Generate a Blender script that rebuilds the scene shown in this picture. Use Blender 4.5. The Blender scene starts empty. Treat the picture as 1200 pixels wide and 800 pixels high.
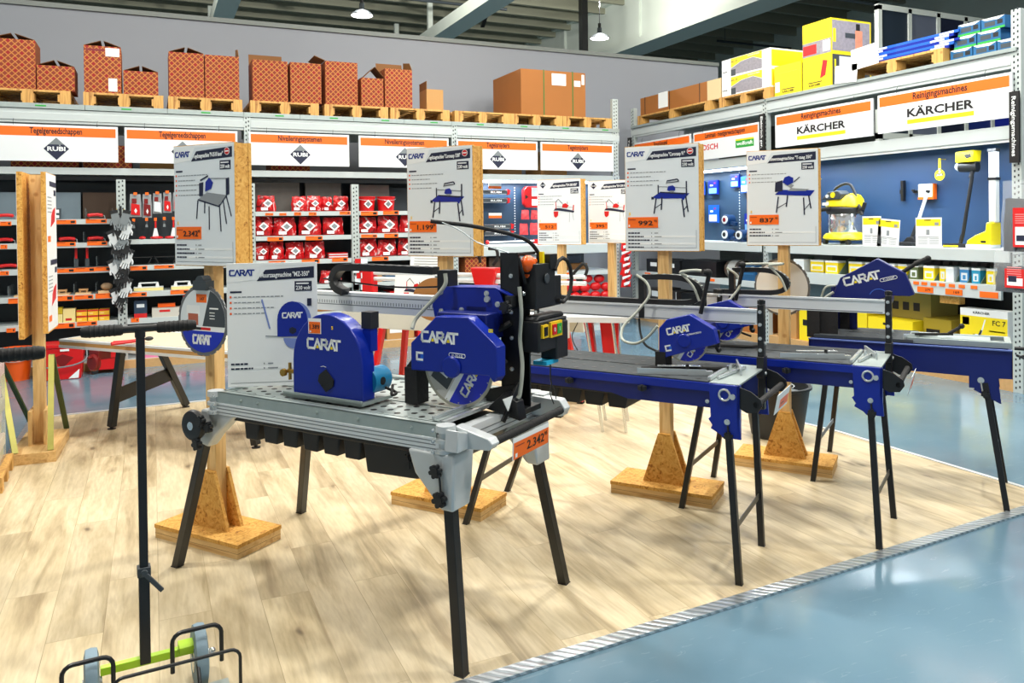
import bpy, math, random
from mathutils import Vector, Matrix, noise
random.seed(7)
S = bpy.context.scene
COL = S.collection
R = math.radians

# ------------------------------------------------------------------ camera
def make_camera():
    f, yaw, pitch, roll, cy, H = 924.0, R(24.5), R(0.5), R(0.68), 267.6, 1.55
    fwd = Vector((math.sin(yaw)*math.cos(pitch), math.cos(yaw)*math.cos(pitch), -math.sin(pitch)))
    r = Vector((math.cos(yaw), -math.sin(yaw), 0)); d = fwd.cross(r)
    r2 = r*math.cos(roll) + d*math.sin(roll); d2 = -r*math.sin(roll) + d*math.cos(roll)
    cd = bpy.data.cameras.new('camera'); co = bpy.data.objects.new('camera', cd); COL.objects.link(co)
    M = Matrix.Identity(4)
    for i, c in enumerate((r2, -d2, -fwd)):
        for k in range(3): M[k][i] = c[k]
    M[0][3], M[1][3], M[2][3] = 0, 0, H
    co.matrix_world = M
    cd.sensor_width = 36; cd.lens = f/1200*36; cd.shift_y = -(400-cy)/1200; cd.clip_end = 200; cd.clip_start = .05
    S.camera = co
make_camera()

# ------------------------------------------------------------------ world, exposure
w = bpy.data.worlds.new('world'); S.world = w; w.use_nodes = True
bg = w.node_tree.nodes['Background']; bg.inputs[0].default_value = (.94, .97, .96, 1); bg.inputs[1].default_value = 0.29
S.view_settings.view_transform = 'Standard'
try: S.view_settings.look = 'None'
except Exception: pass
S.view_settings.gamma = 1.0; S.view_settings.use_curve_mapping = False
S.view_settings.exposure = 0.42
LAMP_W = 85.0

# ------------------------------------------------------------------ materials
def lin(c):
    return tuple(((v/255)/12.92 if v/255 <= .04045 else (((v/255)+.055)/1.055)**2.4) for v in c) + (1,)
MC = {}
def mat(name, rgb, rough=.5, metal=0.0, var=0.0, scale=8.0, alpha=1.0, emit=0.0, bump=0.0, trans=0.0):
    if name in MC: return MC[name]
    m = bpy.data.materials.new(name); m.use_nodes = True; nt = m.node_tree
    b = nt.nodes['Principled BSDF']
    b.inputs['Base Color'].default_value = lin(rgb); b.inputs['Roughness'].default_value = rough
    b.inputs['Metallic'].default_value = metal; b.inputs['Alpha'].default_value = alpha
    if trans: b.inputs['Transmission Weight'].default_value = trans
    if emit:
        b.inputs['Emission Color'].default_value = lin(rgb); b.inputs['Emission Strength'].default_value = emit
    if var or bump:
        tc = nt.nodes.new('ShaderNodeTexCoord'); n = nt.nodes.new('ShaderNodeTexNoise')
        n.inputs['Scale'].default_value = scale; n.inputs['Detail'].default_value = 5
        nt.links.new(tc.outputs['Object'], n.inputs['Vector'])
        if var:
            mx = nt.nodes.new('ShaderNodeMix'); mx.data_type = 'RGBA'
            c = lin(rgb)
            mx.inputs[6].default_value = tuple(x*(1-var) for x in c[:3])+(1,)
            mx.inputs[7].default_value = tuple(min(1, x*(1+var)) for x in c[:3])+(1,)
            nt.links.new(n.outputs['Fac'], mx.inputs[0]); nt.links.new(mx.outputs[2], b.inputs['Base Color'])
        if bump:
            bp = nt.nodes.new('ShaderNodeBump'); bp.inputs['Strength'].default_value = bump; bp.inputs['Distance'].default_value = .01
            nt.links.new(n.outputs['Fac'], bp.inputs['Height']); nt.links.new(bp.outputs[0], b.inputs['Normal'])
    MC[name] = m; return m

def nodes(name, rough=.5):
    m = bpy.data.materials.new(name); m.use_nodes = True; nt = m.node_tree
    b = nt.nodes['Principled BSDF']; b.inputs['Roughness'].default_value = rough
    def N(t, **k):
        n = nt.nodes.new(t)
        for a, v in k.items():
            if a.startswith('i_'): n.inputs[int(a[2:])].default_value = v
            else: setattr(n, a, v)
        return n
    return m, nt, b, N, nt.links.new
def ramp(N, pts):
    r = N('ShaderNodeValToRGB'); e = r.color_ramp.elements
    while len(e) < len(pts): e.new(.5)
    for i, (p, c) in enumerate(pts): e[i].position = p; e[i].color = c
    return r

def m_wood_floor():
    m, nt, b, N, L = nodes('oak_laminate', .42)
    tc = N('ShaderNodeTexCoord'); sep = N('ShaderNodeSeparateXYZ'); L(tc.outputs['Object'], sep.inputs[0])
    cb = N('ShaderNodeCombineXYZ'); L(sep.outputs[1], cb.inputs[0]); L(sep.outputs[0], cb.inputs[1])
    br = N('ShaderNodeTexBrick'); L(cb.outputs[0], br.inputs['Vector'])
    br.offset = .37; br.offset_frequency = 2
    br.inputs['Color1'].default_value = (0, 0, 0, 1); br.inputs['Color2'].default_value = (1, 1, 1, 1)
    br.inputs['Scale'].default_value = 1; br.inputs['Mortar Size'].default_value = .0014; br.inputs['Mortar Smooth'].default_value = .3
    br.inputs['Brick Width'].default_value = 1.28; br.inputs['Row Height'].default_value = .192
    br.inputs['Mortar'].default_value = (.35, .35, .35, 1)
    # grain runs along y; each plank is shifted by its own random value
    sc = N('ShaderNodeMath', operation='MULTIPLY', i_1=37.0); L(br.outputs['Color'], sc.inputs[0])
    cb2 = N('ShaderNodeCombineXYZ')
    mx = N('ShaderNodeMath', operation='MULTIPLY', i_1=9.0); L(sep.outputs[0], mx.inputs[0])
    my = N('ShaderNodeMath', operation='MULTIPLY', i_1=1.1); L(sep.outputs[1], my.inputs[0])
    L(mx.outputs[0], cb2.inputs[0]); L(my.outputs[0], cb2.inputs[1]); L(sc.outputs[0], cb2.inputs[2])
    n1 = N('ShaderNodeTexNoise'); n1.inputs['Scale'].default_value = 1.3; n1.inputs['Detail'].default_value = 8; n1.inputs['Distortion'].default_value = .7
    L(cb2.outputs[0], n1.inputs['Vector'])
    r1 = ramp(N, [(.28, lin((172, 154, 122))), (.45, lin((208, 191, 155))), (.62, lin((226, 211, 178))), (.8, lin((194, 177, 142)))])
    L(n1.outputs['Fac'], r1.inputs[0])
    # plank tone
    tone = N('ShaderNodeMix', data_type='RGBA', blend_type='MULTIPLY'); tone.inputs[0].default_value = 1
    tr = ramp(N, [(0, (.88, .87, .85, 1)), (.5, (.95, .94, .93, 1)), (1, (1.04, 1.03, 1.0, 1))]); L(br.outputs['Color'], tr.inputs[0])
    L(r1.outputs[0], tone.inputs[6]); L(tr.outputs[0], tone.inputs[7])
    # fine grain
    n2 = N('ShaderNodeTexNoise'); n2.inputs['Scale'].default_value = 9; n2.inputs['Detail'].default_value = 6; L(cb2.outputs[0], n2.inputs['Vector'])
    g = N('ShaderNodeMix', data_type='RGBA', blend_type='MULTIPLY'); g.inputs[0].default_value = .55
    gr = ramp(N, [(.35, (.80, .77, .72, 1)), (.6, (1, 1, 1, 1))]); L(n2.outputs['Fac'], gr.inputs[0])
    L(tone.outputs[2], g.inputs[6]); L(gr.outputs[0], g.inputs[7])
    # knots
    kv = N('ShaderNodeCombineXYZ'); ka = N('ShaderNodeMath', operation='MULTIPLY', i_1=5.2); kb = N('ShaderNodeMath', operation='MULTIPLY', i_1=2.0)
    L(sep.outputs[0], ka.inputs[0]); L(sep.outputs[1], kb.inputs[0]); L(ka.outputs[0], kv.inputs[0]); L(kb.outputs[0], kv.inputs[1])
    nd = N('ShaderNodeTexNoise'); nd.inputs['Scale'].default_value = 6; L(tc.outputs['Object'], nd.inputs['Vector'])
    va = N('ShaderNodeVectorMath', operation='MULTIPLY_ADD'); L(nd.outputs['Color'], va.inputs[0]); va.inputs[1].default_value = (.25, .25, 0); L(kv.outputs[0], va.inputs[2])
    vo = N('ShaderNodeTexVoronoi'); vo.inputs['Scale'].default_value = 1.0; L(va.outputs[0], vo.inputs['Vector'])
    kr = ramp(N, [(0.0, (.10, .09, .10, 1)), (.045, (.34, .30, .28, 1)), (.09, (.76, .72, .68, 1)), (.20, (1, 1, 1, 1))]); L(vo.outputs['Distance'], kr.inputs[0])
    k = N('ShaderNodeMix', data_type='RGBA', blend_type='MULTIPLY'); k.inputs[0].default_value = .85
    L(g.outputs[2], k.inputs[6]); L(kr.outputs[0], k.inputs[7])
    # joints
    j = N('ShaderNodeMix', data_type='RGBA', blend_type='MULTIPLY'); L(br.outputs['Fac'], j.inputs[0])
    L(k.outputs[2], j.inputs[6]); j.inputs[7].default_value = (.72, .68, .6, 1)
    L(j.outputs[2], b.inputs['Base Color'])
    return m
def m_epoxy():
    m, nt, b, N, L = nodes('grey_blue_floor_coating', .2)
    tc = N('ShaderNodeTexCoord'); n = N('ShaderNodeTexNoise'); n.inputs['Scale'].default_value = .8; n.inputs['Detail'].default_value = 6
    L(tc.outputs['Object'], n.inputs['Vector'])
    r = ramp(N, [(.3, lin((90, 120, 138))), (.55, lin((103, 134, 152))), (.8, lin((116, 146, 162)))]); L(n.outputs['Fac'], r.inputs[0])
    n3 = N('ShaderNodeTexNoise'); n3.inputs['Scale'].default_value = 3; n3.inputs['Detail'].default_value = 10; L(tc.outputs['Object'], n3.inputs['Vector'])
    mr = N('ShaderNodeMapRange'); mr.inputs[1].default_value = .3; mr.inputs[2].default_value = .7; mr.inputs[3].default_value = .10; mr.inputs[4].default_value = .24; b.inputs['Specular IOR Level'].default_value = .9
    L(n3.outputs['Fac'], mr.inputs[0]); L(mr.outputs[0], b.inputs['Roughness'])
    # fine scratches
    mp = N('ShaderNodeMapping'); mp.inputs['Scale'].default_value = (2, 14, 1); mp.inputs['Rotation'].default_value = (0, 0, .5); L(tc.outputs['Object'], mp.inputs['Vector'])
    w_ = N('ShaderNodeTexNoise'); w_.inputs['Scale'].default_value = 2.2; w_.inputs['Detail'].default_value = 9; w_.inputs['Distortion'].default_value = 1.5; L(mp.outputs[0], w_.inputs['Vector'])
    sr = ramp(N, [(.655, (0, 0, 0, 1)), (.675, (.14, .14, .14, 1)), (.7, (0, 0, 0, 1))]); L(w_.outputs['Fac'], sr.inputs[0])
    mx = N('ShaderNodeMix', data_type='RGBA'); L(sr.outputs[0], mx.inputs[0]); L(r.outputs[0], mx.inputs[6]); mx.inputs[7].default_value = lin((190, 205, 210))
    L(mx.outputs[2], b.inputs['Base Color'])
    return m
def m_osb():
    m, nt, b, N, L = nodes('osb_board', .7)
    tc = N('ShaderNodeTexCoord'); mp = N('ShaderNodeMapping'); mp.inputs['Scale'].default_value = (1, 1, 1); L(tc.outputs['Object'], mp.inputs['Vector'])
    v = N('ShaderNodeTexVoronoi'); v.inputs['Scale'].default_value = 45; v.inputs['Randomness'].default_value = 1
    n = N('ShaderNodeTexNoise'); n.inputs['Scale'].default_value = 30; n.inputs['Detail'].default_value = 3; n.inputs['Distortion'].default_value = 2
    L(mp.outputs[0], n.inputs['Vector']); L(n.outputs['Color'], v.inputs['Vector'])
    r = ramp(N, [(.0, lin((150, 92, 28))), (.4, lin((205, 148, 62))), (.7, lin((228, 180, 96))), (1, lin((176, 118, 44)))]); L(n.outputs['Fac'], r.inputs[0])
    r.color_ramp.elements[0].position = .3
    L(r.outputs[0], b.inputs['Base Color']); return m
def m_pine(name, dark=1.0, base=((203, 160, 96), (226, 190, 130), (190, 143, 82)), sc=(18, 18, 1.6)):
    m, nt, b, N, L = nodes(name, .55)
    tc = N('ShaderNodeTexCoord'); mp = N('ShaderNodeMapping'); mp.inputs['Scale'].default_value = sc; L(tc.outputs['Object'], mp.inputs['Vector'])
    n = N('ShaderNodeTexNoise'); n.inputs['Scale'].default_value = 1.5; n.inputs['Detail'].default_value = 6; n.inputs['Distortion'].default_value = .5; L(mp.outputs[0], n.inputs['Vector'])
    r = ramp(N, [(.3, lin(base[0])), (.5, lin(base[1])), (.7, lin(base[2]))]); L(n.outputs['Fac'], r.inputs[0])
    v = N('ShaderNodeTexVoronoi'); v.inputs['Scale'].default_value = 9; L(tc.outputs['Object'], v.inputs['Vector'])
    kr = ramp(N, [(0, (.35, .2, .1, 1)), (.1, (.7, .55, .4, 1)), (.16, (1, 1, 1, 1))]); L(v.outputs['Distance'], kr.inputs[0])
    k = N('ShaderNodeMix', data_type='RGBA', blend_type='MULTIPLY'); k.inputs[0].default_value = .7; L(r.outputs[0], k.inputs[6]); L(kr.outputs[0], k.inputs[7])
    L(k.outputs[2], b.inputs['Base Color']); return m
def m_lattice():
    """brown carton printed with a slanted lattice and small red diamonds"""
    m, nt, b, N, L = nodes('lattice_printed_carton', .7)
    tc = N('ShaderNodeTexCoord'); sp = N('ShaderNodeSeparateXYZ'); L(tc.outputs['Object'], sp.inputs[0])
    u = N('ShaderNodeMath', operation='ADD'); L(sp.outputs[0], u.inputs[0]); L(sp.outputs[1], u.inputs[1])
    def frac(op, k):
        a = N('ShaderNodeMath', operation=op); L(u.outputs[0], a.inputs[0]); L(sp.outputs[2], a.inputs[1])
        s = N('ShaderNodeMath', operation='MULTIPLY', i_1=k); L(a.outputs[0], s.inputs[0])
        f = N('ShaderNodeMath', operation='FRACT'); L(s.outputs[0], f.inputs[0]); return f
    P = 1/.062
    def line(f):
        a = N('ShaderNodeMath', operation='SUBTRACT', i_1=.5); L(f.outputs[0], a.inputs[0])
        c = N('ShaderNodeMath', operation='ABSOLUTE'); L(a.outputs[0], c.inputs[0])
        g = N('ShaderNodeMath', operation='GREATER_THAN', i_1=.40); L(c.outputs[0], g.inputs[0]); return g
    l1, l2 = line(frac('ADD', P)), line(frac('SUBTRACT', P))
    mx = N('ShaderNodeMath', operation='MAXIMUM'); L(l1.outputs[0], mx.inputs[0]); L(l2.outputs[0], mx.inputs[1])
    def big(f):
        a = N('ShaderNodeMath', operation='SUBTRACT', i_1=.25); L(f.outputs[0], a.inputs[0])
        c = N('ShaderNodeMath', operation='ABSOLUTE'); L(a.outputs[0], c.inputs[0])
        g = N('ShaderNodeMath', operation='LESS_THAN', i_1=.2); L(c.outputs[0], g.inputs[0]); return g
    b1, b2 = big(frac('ADD', P/2)), big(frac('SUBTRACT', P/2))
    mb = N('ShaderNodeMath', operation='MULTIPLY'); L(b1.outputs[0], mb.inputs[0]); L(b2.outputs[0], mb.inputs[1])
    c1 = N('ShaderNodeMix', data_type='RGBA'); L(mb.outputs[0], c1.inputs[0]); c1.inputs[6].default_value = lin((128, 46, 20)); c1.inputs[7].default_value = lin((142, 20, 16))
    c2 = N('ShaderNodeMix', data_type='RGBA'); L(mx.outputs[0], c2.inputs[0]); L(c1.outputs[2], c2.inputs[6]); c2.inputs[7].default_value = lin((186, 118, 50))
    L(c2.outputs[2], b.inputs['Base Color']); return m
def m_checker():
    m, nt, b, N, L = nodes('tread_plate', .3)
    b.inputs['Metallic'].default_value = .8; b.inputs['Base Color'].default_value = lin((190, 200, 205))
    tc = N('ShaderNodeTexCoord'); v = N('ShaderNodeTexWave', wave_type='BANDS', bands_direction='DIAGONAL'); v.inputs['Scale'].default_value = 14; v.inputs['Distortion'].default_value = 1.5
    L(tc.outputs['Object'], v.inputs['Vector'])
    r = ramp(N, [(.3, lin((172, 182, 188))), (.7, lin((222, 229, 233)))]); L(v.outputs['Fac'], r.inputs[0]); L(r.outputs[0], b.inputs['Base Color'])
    bp = N('ShaderNodeBump'); bp.inputs['Strength'].default_value = .6; bp.inputs['Distance'].default_value = .004; L(v.outputs['Fac'], bp.inputs['Height']); L(bp.outputs[0], b.inputs['Normal'])
    return m
def m_deck():
    m, nt, b, N, L = nodes('corrugated_roof_deck', .7)
    tc = N('ShaderNodeTexCoord'); v = N('ShaderNodeTexWave', wave_type='BANDS', bands_direction='Y'); v.inputs['Scale'].default_value = 1.3
    L(tc.outputs['Object'], v.inputs['Vector'])
    r = ramp(N, [(.2, lin((104, 100, 80))), (.8, lin((158, 152, 124)))]); L(v.outputs['Fac'], r.inputs[0]); L(r.outputs[0], b.inputs['Base Color'])
    return m

M_FLOOR = m_wood_floor(); M_EPOXY = m_epoxy(); M_OSB = m_osb(); M_PINE = m_pine('pine_wood'); M_LATT = m_lattice(); M_TREAD = m_checker(); M_DECK = m_deck()
M_PLANK = m_pine('pine_plank', sc=(14, 1.8, 22)); M_PALLET = m_pine('pallet_wood', base=((178, 128, 62), (214, 166, 92), (160, 108, 50)))
white = mat('white_steel', (190, 199, 199), .4, 0, .04, 3); galv = mat('galvanised_steel', (168, 180, 178), .38, .45, .12, 22)
perf = mat('perforated_steel', (190, 200, 198), .4, .2, .05, 5); alu = mat('aluminium', (222, 227, 230), .3, .15, .04, 6)
alud = mat('grey_cast_aluminium', (200, 206, 208), .4, .3, .05, 20); black = mat('black_steel', (22, 24, 27), .38); blackp = mat('black_plastic', (26, 28, 31), .5)
dark = mat('dark_recess_panel', (38, 46, 52), .6, 0, .15, 4); rubber = mat('black_rubber', (18, 18, 19), .75, bump=.3, scale=60)
blue = mat('blue_paint', (5, 36, 146), .3); blued = mat('dark_blue_paint', (8, 26, 104), .38); bluel = mat('bright_blue_paint', (24, 92, 205), .35)
teal = mat('teal_paint', (24, 130, 180), .4); brass = mat('brass', (176, 138, 60), .3, .7); zinc = mat('zinc_plated_steel', (205, 212, 214), .25, .6)
orange = mat('orange_print', (246, 108, 14), .5); whitep = mat('white_print', (236, 240, 240), .5); paper = mat('white_paper', (240, 243, 243), .6)
navy = mat('navy_print', (22, 30, 58), .5); inkb = mat('blue_ink', (16, 50, 140), .5); ink = mat('black_ink', (16, 16, 18), .5); greyi = mat('grey_ink', (140, 146, 150), .5); lgrey = mat('pale_grey_print', (222, 230, 234), .5)
signw = mat('sign_white', (226, 231, 233), .45); red = mat('red_plastic', (206, 18, 22), .35); redd = mat('dark_red', (120, 14, 16), .4); redp = mat('red_print', (205, 26, 28), .45)
yel = mat('yellow_plastic', (244, 222, 20), .35); yelp = mat('yellow_print', (240, 216, 24), .5); yeld = mat('yellow_accent', (250, 205, 20), .5)
card = mat('brown_cardboard', (146, 100, 52), .75, 0, .08, 6); cardl = mat('light_cardboard', (184, 138, 82), .75, 0, .06, 6); cardd = mat('dark_cardboard_inside', (120, 78, 36), .8)
green = mat('green_print', (40, 160, 60), .5); lime = mat('lime_paint', (178, 222, 40), .35); orangep = mat('orange_plastic', (242, 96, 20), .35)
dgrey = mat('dark_grey_plastic', (58, 66, 72), .5); mgrey = mat('mid_grey', (120, 128, 132), .5); blackm = mat('table_black_mat', (52, 58, 62), .75, 0, .25, 25)
glove_w = mat('white_glove_fabric', (205, 210, 212), .8); clear = mat('clear_plastic_bag', (215, 222, 226), .15, alpha=.35); cream = mat('cream_sponge', (238, 222, 150), .8); pinkp = mat('pink_print', (222, 130, 170), .5)
backw = mat('grey_painted_partition', (142, 146, 154), .6, 0, .02, 1); backb = mat('slate_blue_back_panel', (36, 70, 112), .5, 0, .05, 2); pegb = mat('dark_blue_pegboard', (40, 66, 92), .5, 0, .08, 3)
lampe = mat('lamp_diffuser', (255, 252, 245), .4, emit=6.0); tubem = mat('tube_light_diffuser', (225, 240, 255), .4, emit=5.0); chrome = mat('chrome', (225, 228, 230), .12, .9)
olive = mat('yellow_zinc_brace', (170, 165, 84), .4, .35, .25, 12); beamw = mat('white_roof_beam', (214, 222, 212), .6); olived = mat('dark_green_metal', (70, 88, 52), .5, .2)
hosem = mat('grey_hose', (168, 172, 160), .4); duskbag = mat('dark_grey_cloth', (52, 56, 64), .8, 0, .2, 30); tealbox = mat('teal_blue_case', (24, 84, 130), .45)

# ------------------------------------------------------------------ mesh builder
TXT = {}
class MB:
    def __init__(s): s.v = []; s.f = []; s.m = []; s.M = Matrix.Identity(4)
    def _add(s, vs, fs, m):
        o = len(s.v); s.v += [tuple(s.M @ Vector(p)) for p in vs]
        flip = s.M.determinant() < 0
        for f in fs:
            f = [i+o for i in f]
            s.f.append(f[::-1] if flip else f); s.m.append(m)
        return s
    def plane(s, o, u, v, m=0):
        """following shapes are given in (u, v, outward) from the point o"""
        u = Vector(u).normalized(); v = Vector(v).normalized(); n = u.cross(v)
        s.M = Matrix(((u.x, v.x, n.x, o[0]), (u.y, v.y, n.y, o[1]), (u.z, v.z, n.z, o[2]), (0, 0, 0, 1))); return s
    def rot(s, o=(0, 0, 0), rz=0, rx=0, ry=0):
        s.M = Matrix.Translation(o) @ Matrix.Rotation(rz, 4, 'Z') @ Matrix.Rotation(ry, 4, 'Y') @ Matrix.Rotation(rx, 4, 'X'); return s
    def box(s, x0, x1, y0, y1, z0, z1, m=0):
        if x0 > x1: x0, x1 = x1, x0
        if y0 > y1: y0, y1 = y1, y0
        if z0 > z1: z0, z1 = z1, z0
        vs = [(x, y, z) for x in (x0, x1) for y in (y0, y1) for z in (z0, z1)]
        return s._add(vs, [(0, 1, 3, 2), (4, 6, 7, 5), (0, 4, 5, 1), (2, 3, 7, 6), (0, 2, 6, 4), (1, 5, 7, 3)], m)
    def rect(s, u0, u1, v0, v1, m=0, h=.0006): return s.box(u0, u1, v0, v1, 0, h, m)
    def cyl(s, p0, p1, r, r2=None, n=14, m=0, caps=True):
        p0, p1 = Vector(p0), Vector(p1); d = (p1-p0).normalized(); r2 = r if r2 is None else r2
        a = d.orthogonal().normalized(); b = d.cross(a); vs = []
        for p, rr in ((p0, r), (p1, r2)):
            for i in range(n):
                t = 2*math.pi*i/n; vs.append(p+(a*math.cos(t)+b*math.sin(t))*rr)
        fs = [(i, (i+1) % n, n+(i+1) % n, n+i) for i in range(n)]
        if caps: fs += [tuple(range(n))[::-1], tuple(range(n, 2*n))]
        return s._add(vs, fs, m)
    def tube(s, pts, r, n=8, m=0, sq=None):
        pts = [Vector(p) for p in pts]; vs = []; up = None
        for i, p in enumerate(pts):
            d = ((pts[min(i+1, len(pts)-1)]-pts[max(i-1, 0)])).normalized()
            if up is None: up = d.orthogonal().normalized()
            a = (up-d*up.dot(d)); a = a.normalized() if a.length > 1e-6 else d.orthogonal().normalized(); up = a; b = d.cross(a)
            for k in range(n):
                t = 2*math.pi*k/n; vs.append(p+(a*math.cos(t)+b*math.sin(t))*r)
        fs = []
        for i in range(len(pts)-1):
            for k in range(n): fs.append((i*n+k, i*n+(k+1) % n, (i+1)*n+(k+1) % n, (i+1)*n+k))
        fs += [tuple(range(n))[::-1], tuple(range((len(pts)-1)*n, len(pts)*n))]
        return s._add(vs, fs, m)
    def bar(s, p0, p1, w, h, m=0, up=(0, 0, 1)):
        """rectangular bar from p0 to p1, w across, h along up"""
        p0, p1, up = Vector(p0), Vector(p1), Vector(up); d = (p1-p0).normalized(); a = d.cross(up).normalized(); b = a.cross(d).normalized(); vs = []
        for p in (p0, p1):
            for i, j in ((-1, -1), (1, -1), (1, 1), (-1, 1)): vs.append(p+a*(w/2*i)+b*(h/2*j))
        return s._add(vs, [(3, 2, 1, 0), (4, 5, 6, 7), (0, 1, 5, 4), (1, 2, 6, 5), (2, 3, 7, 6), (3, 0, 4, 7)], m)
    def prism(s, pts, ax, a, b, m=0):
        """outline pts extruded from a to b along axis ax (0: pts are y,z; 1: x,z; 2: x,y)"""
        n = len(pts); vs = []
        for c in (a, b):
            for p, q in pts: vs.append(((c, p, q), (p, c, q), (p, q, c))[ax])
        area = sum(pts[i][0]*pts[(i+1) % n][1]-pts[(i+1) % n][0]*pts[i][1] for i in range(n))
        fs = [(i, (i+1) % n, n+(i+1) % n, n+i) for i in range(n)] + [tuple(range(n))[::-1], tuple(range(n, 2*n))]
        if (area > 0) != (b > a) if ax != 1 else (area > 0) == (b > a): fs = [f[::-1] for f in fs]
        return s._add(vs, fs, m)
    def lathe(s, prof, c=(0, 0, 0), n=24, m=0, ax=2, sx=1, sy=1):
        vs = []
        for r, z in prof:
            for i in range(n):
                t = 2*math.pi*i/n; x, y = r*math.cos(t)*sx, r*math.sin(t)*sy
                p = ((z, x, y), (y, z, x), (x, y, z))[ax]; vs.append((p[0]+c[0], p[1]+c[1], p[2]+c[2]))
        fs = []
        for k in range(len(prof)-1):
            for i in range(n): fs.append((k*n+i, k*n+(i+1) % n, (k+1)*n+(i+1) % n, (k+1)*n+i))
        fs += [tuple(range(n))[::-1], tuple(range((len(prof)-1)*n, len(prof)*n))]
        return s._add(vs, fs, m)
    def ball(s, c, r, m=0, n=12, k=8):
        r = (r, r, r) if not isinstance(r, (tuple, list)) else r; vs = [(c[0], c[1], c[2]-r[2])]
        for j in range(1, k):
            p = math.pi*j/k
            for i in range(n):
                t = 2*math.pi*i/n; vs.append((c[0]+r[0]*math.sin(p)*math.cos(t), c[1]+r[1]*math.sin(p)*math.sin(t), c[2]-r[2]*math.cos(p)))
        vs.append((c[0], c[1], c[2]+r[2])); fs = [(0, 1+(i+1) % n, 1+i) for i in range(n)]
        for j in range(k-2):
            for i in range(n): a = 1+j*n; fs.append((a+i, a+(i+1) % n, a+n+(i+1) % n, a+n+i))
        l = len(vs)-1; a = 1+(k-2)*n; fs += [(l, a+i, a+(i+1) % n) for i in range(n)]
        return s._add(vs, fs, m)
    def pouch(s, w, h, d, m=0, seed=0, crump=.012, top=.35):
        """soft bag standing on z=0, centred in x and y"""
        nx, nz = 8, 9; vs = []
        for side in (-1, 1):
            for j in range(nz+1):
                for i in range(nx+1):
                    u = i/nx*2-1; v = j/nz
                    bulge = (1-abs(u)**2.5)*(math.sin(math.pi*min(1, .12+v*.95))**.7 if v < .93 else .12)*(1-(v*(1-top)))
                    q = Vector((u*2, v*3, side+seed*1.7)); cr = noise.noise(q*1.6)*crump
                    x = u*w/2*(1-.12*v*v)+noise.noise(q+Vector((5, 5, 5)))*crump*.7
                    vs.append((x, side*(bulge*d/2+.002)+cr*(.2+bulge), v*h+noise.noise(q*1.1+Vector((9, 0, 0)))*crump*.6*v))
        n1 = (nx+1)*(nz+1); fs = []
        for j in range(nz):
            for i in range(nx):
                a = j*(nx+1)+i; fs.append((a, a+1, a+nx+2, a+nx+1)); fs.append((n1+a, n1+a+nx+1, n1+a+nx+2, n1+a+1))
        for j in range(nz):
            a = j*(nx+1); fs.append((a, a+nx+1, n1+a+nx+1, n1+a)); a += nx; fs.append((a, n1+a, n1+a+nx+1, a+nx+1))
        for i in range(nx):
            fs.append((i, n1+i, n1+i+1, i+1)); a = nz*(nx+1)+i; fs.append((a, a+1, n1+a+1, n1+a))
        return s._add(vs, fs, m)
    def text(s, t, u, v, h, w=None, m=0, depth=.0008, align='c', bold=.012, shear=0):
        """lettering in the current plane; h is the cap height, w squeezes to a width; (u, v) is the baseline point"""
        key = (t, bold, shear)
        if key not in TXT:
            cu = bpy.data.curves.new('t', 'FONT'); cu.body = t; cu.offset = bold; cu.resolution_u = 2; cu.shear = shear; cu.extrude = .5
            ob = bpy.data.objects.new('t', cu); COL.objects.link(ob)
            dg = bpy.context.evaluated_depsgraph_get(); me = bpy.data.meshes.new_from_object(ob.evaluated_get(dg))
            TXT[key] = ([tuple(p.co) for p in me.vertices], [tuple(p.vertices) for p in me.polygons])
            bpy.data.objects.remove(ob); bpy.data.meshes.remove(me); bpy.data.curves.remove(cu)
        vs, fs = TXT[key]
        if not vs: return s
        x0 = min(p[0] for p in vs); x1 = max(p[0] for p in vs); k = h/.70; kx = (w/(x1-x0)) if w else k
        W = (x1-x0)*kx; off = {'c': -W/2, 'l': 0, 'r': -W}[align]
        return s._add([(u+off+(p[0]-x0)*kx, v+p[1]*k, (p[2]+.5)*depth+.0003) for p in vs], fs, m)
    def strokes(s, lines, u, v, k, wd, m=0, depth=.0008, slant=0, ku=None):
        """thick straight strokes; lines of unit-space points scaled by k from (u, v)"""
        ku = ku or k
        for ln in lines:
            P = [Vector((u+(x+slant*y)*ku, v+y*k, depth/2+.0003)) for x, y in ln]
            for a, b in zip(P, P[1:]):
                d = (b-a).normalized()*(wd*.48); s.bar(a-d, b+d, wd, depth, m, up=(0, 0, 1))
        return s
    def obj(s, name, mats, parent=None, label=None, bevel=0, smooth=True, seg=2):
        if not isinstance(mats, (list, tuple)): mats = [mats]
        me = bpy.data.meshes.new(name); me.from_pydata(s.v, [], s.f); me.polygons.foreach_set('material_index', s.m)
        for m_ in mats: me.materials.append(m_)
        if smooth:
            me.polygons.foreach_set('use_smooth', [True]*len(me.polygons)); me.set_sharp_from_angle(angle=R(32))
        me.update()
        o = bpy.data.objects.new(name, me); COL.objects.link(o)
        if parent: o.parent = parent
        if label: o['label'] = label
        if bevel:
            b = o.modifiers.new('bevel', 'BEVEL'); b.width = bevel; b.segments = seg; b.limit_method = 'ANGLE'; b.angle_limit = R(40)
        return o
LOGO = [[(.75, 1), (.12, 1), (0, .85), (0, .15), (.12, 0), (.75, 0)],                # C
        [(.95, 0), (1.38, 1), (1.81, 0)], [(1.98, 0), (1.98, 1), (2.55, 1), (2.7, .85), (2.7, .6), (2.55, .45), (2.05, .45)], [(2.4, .42), (2.75, 0)],
        [(2.92, 0), (3.35, 1), (3.78, 0)], [(3.6, 1), (4.5, 1)], [(4.05, 1), (4.05, 0)]]
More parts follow.
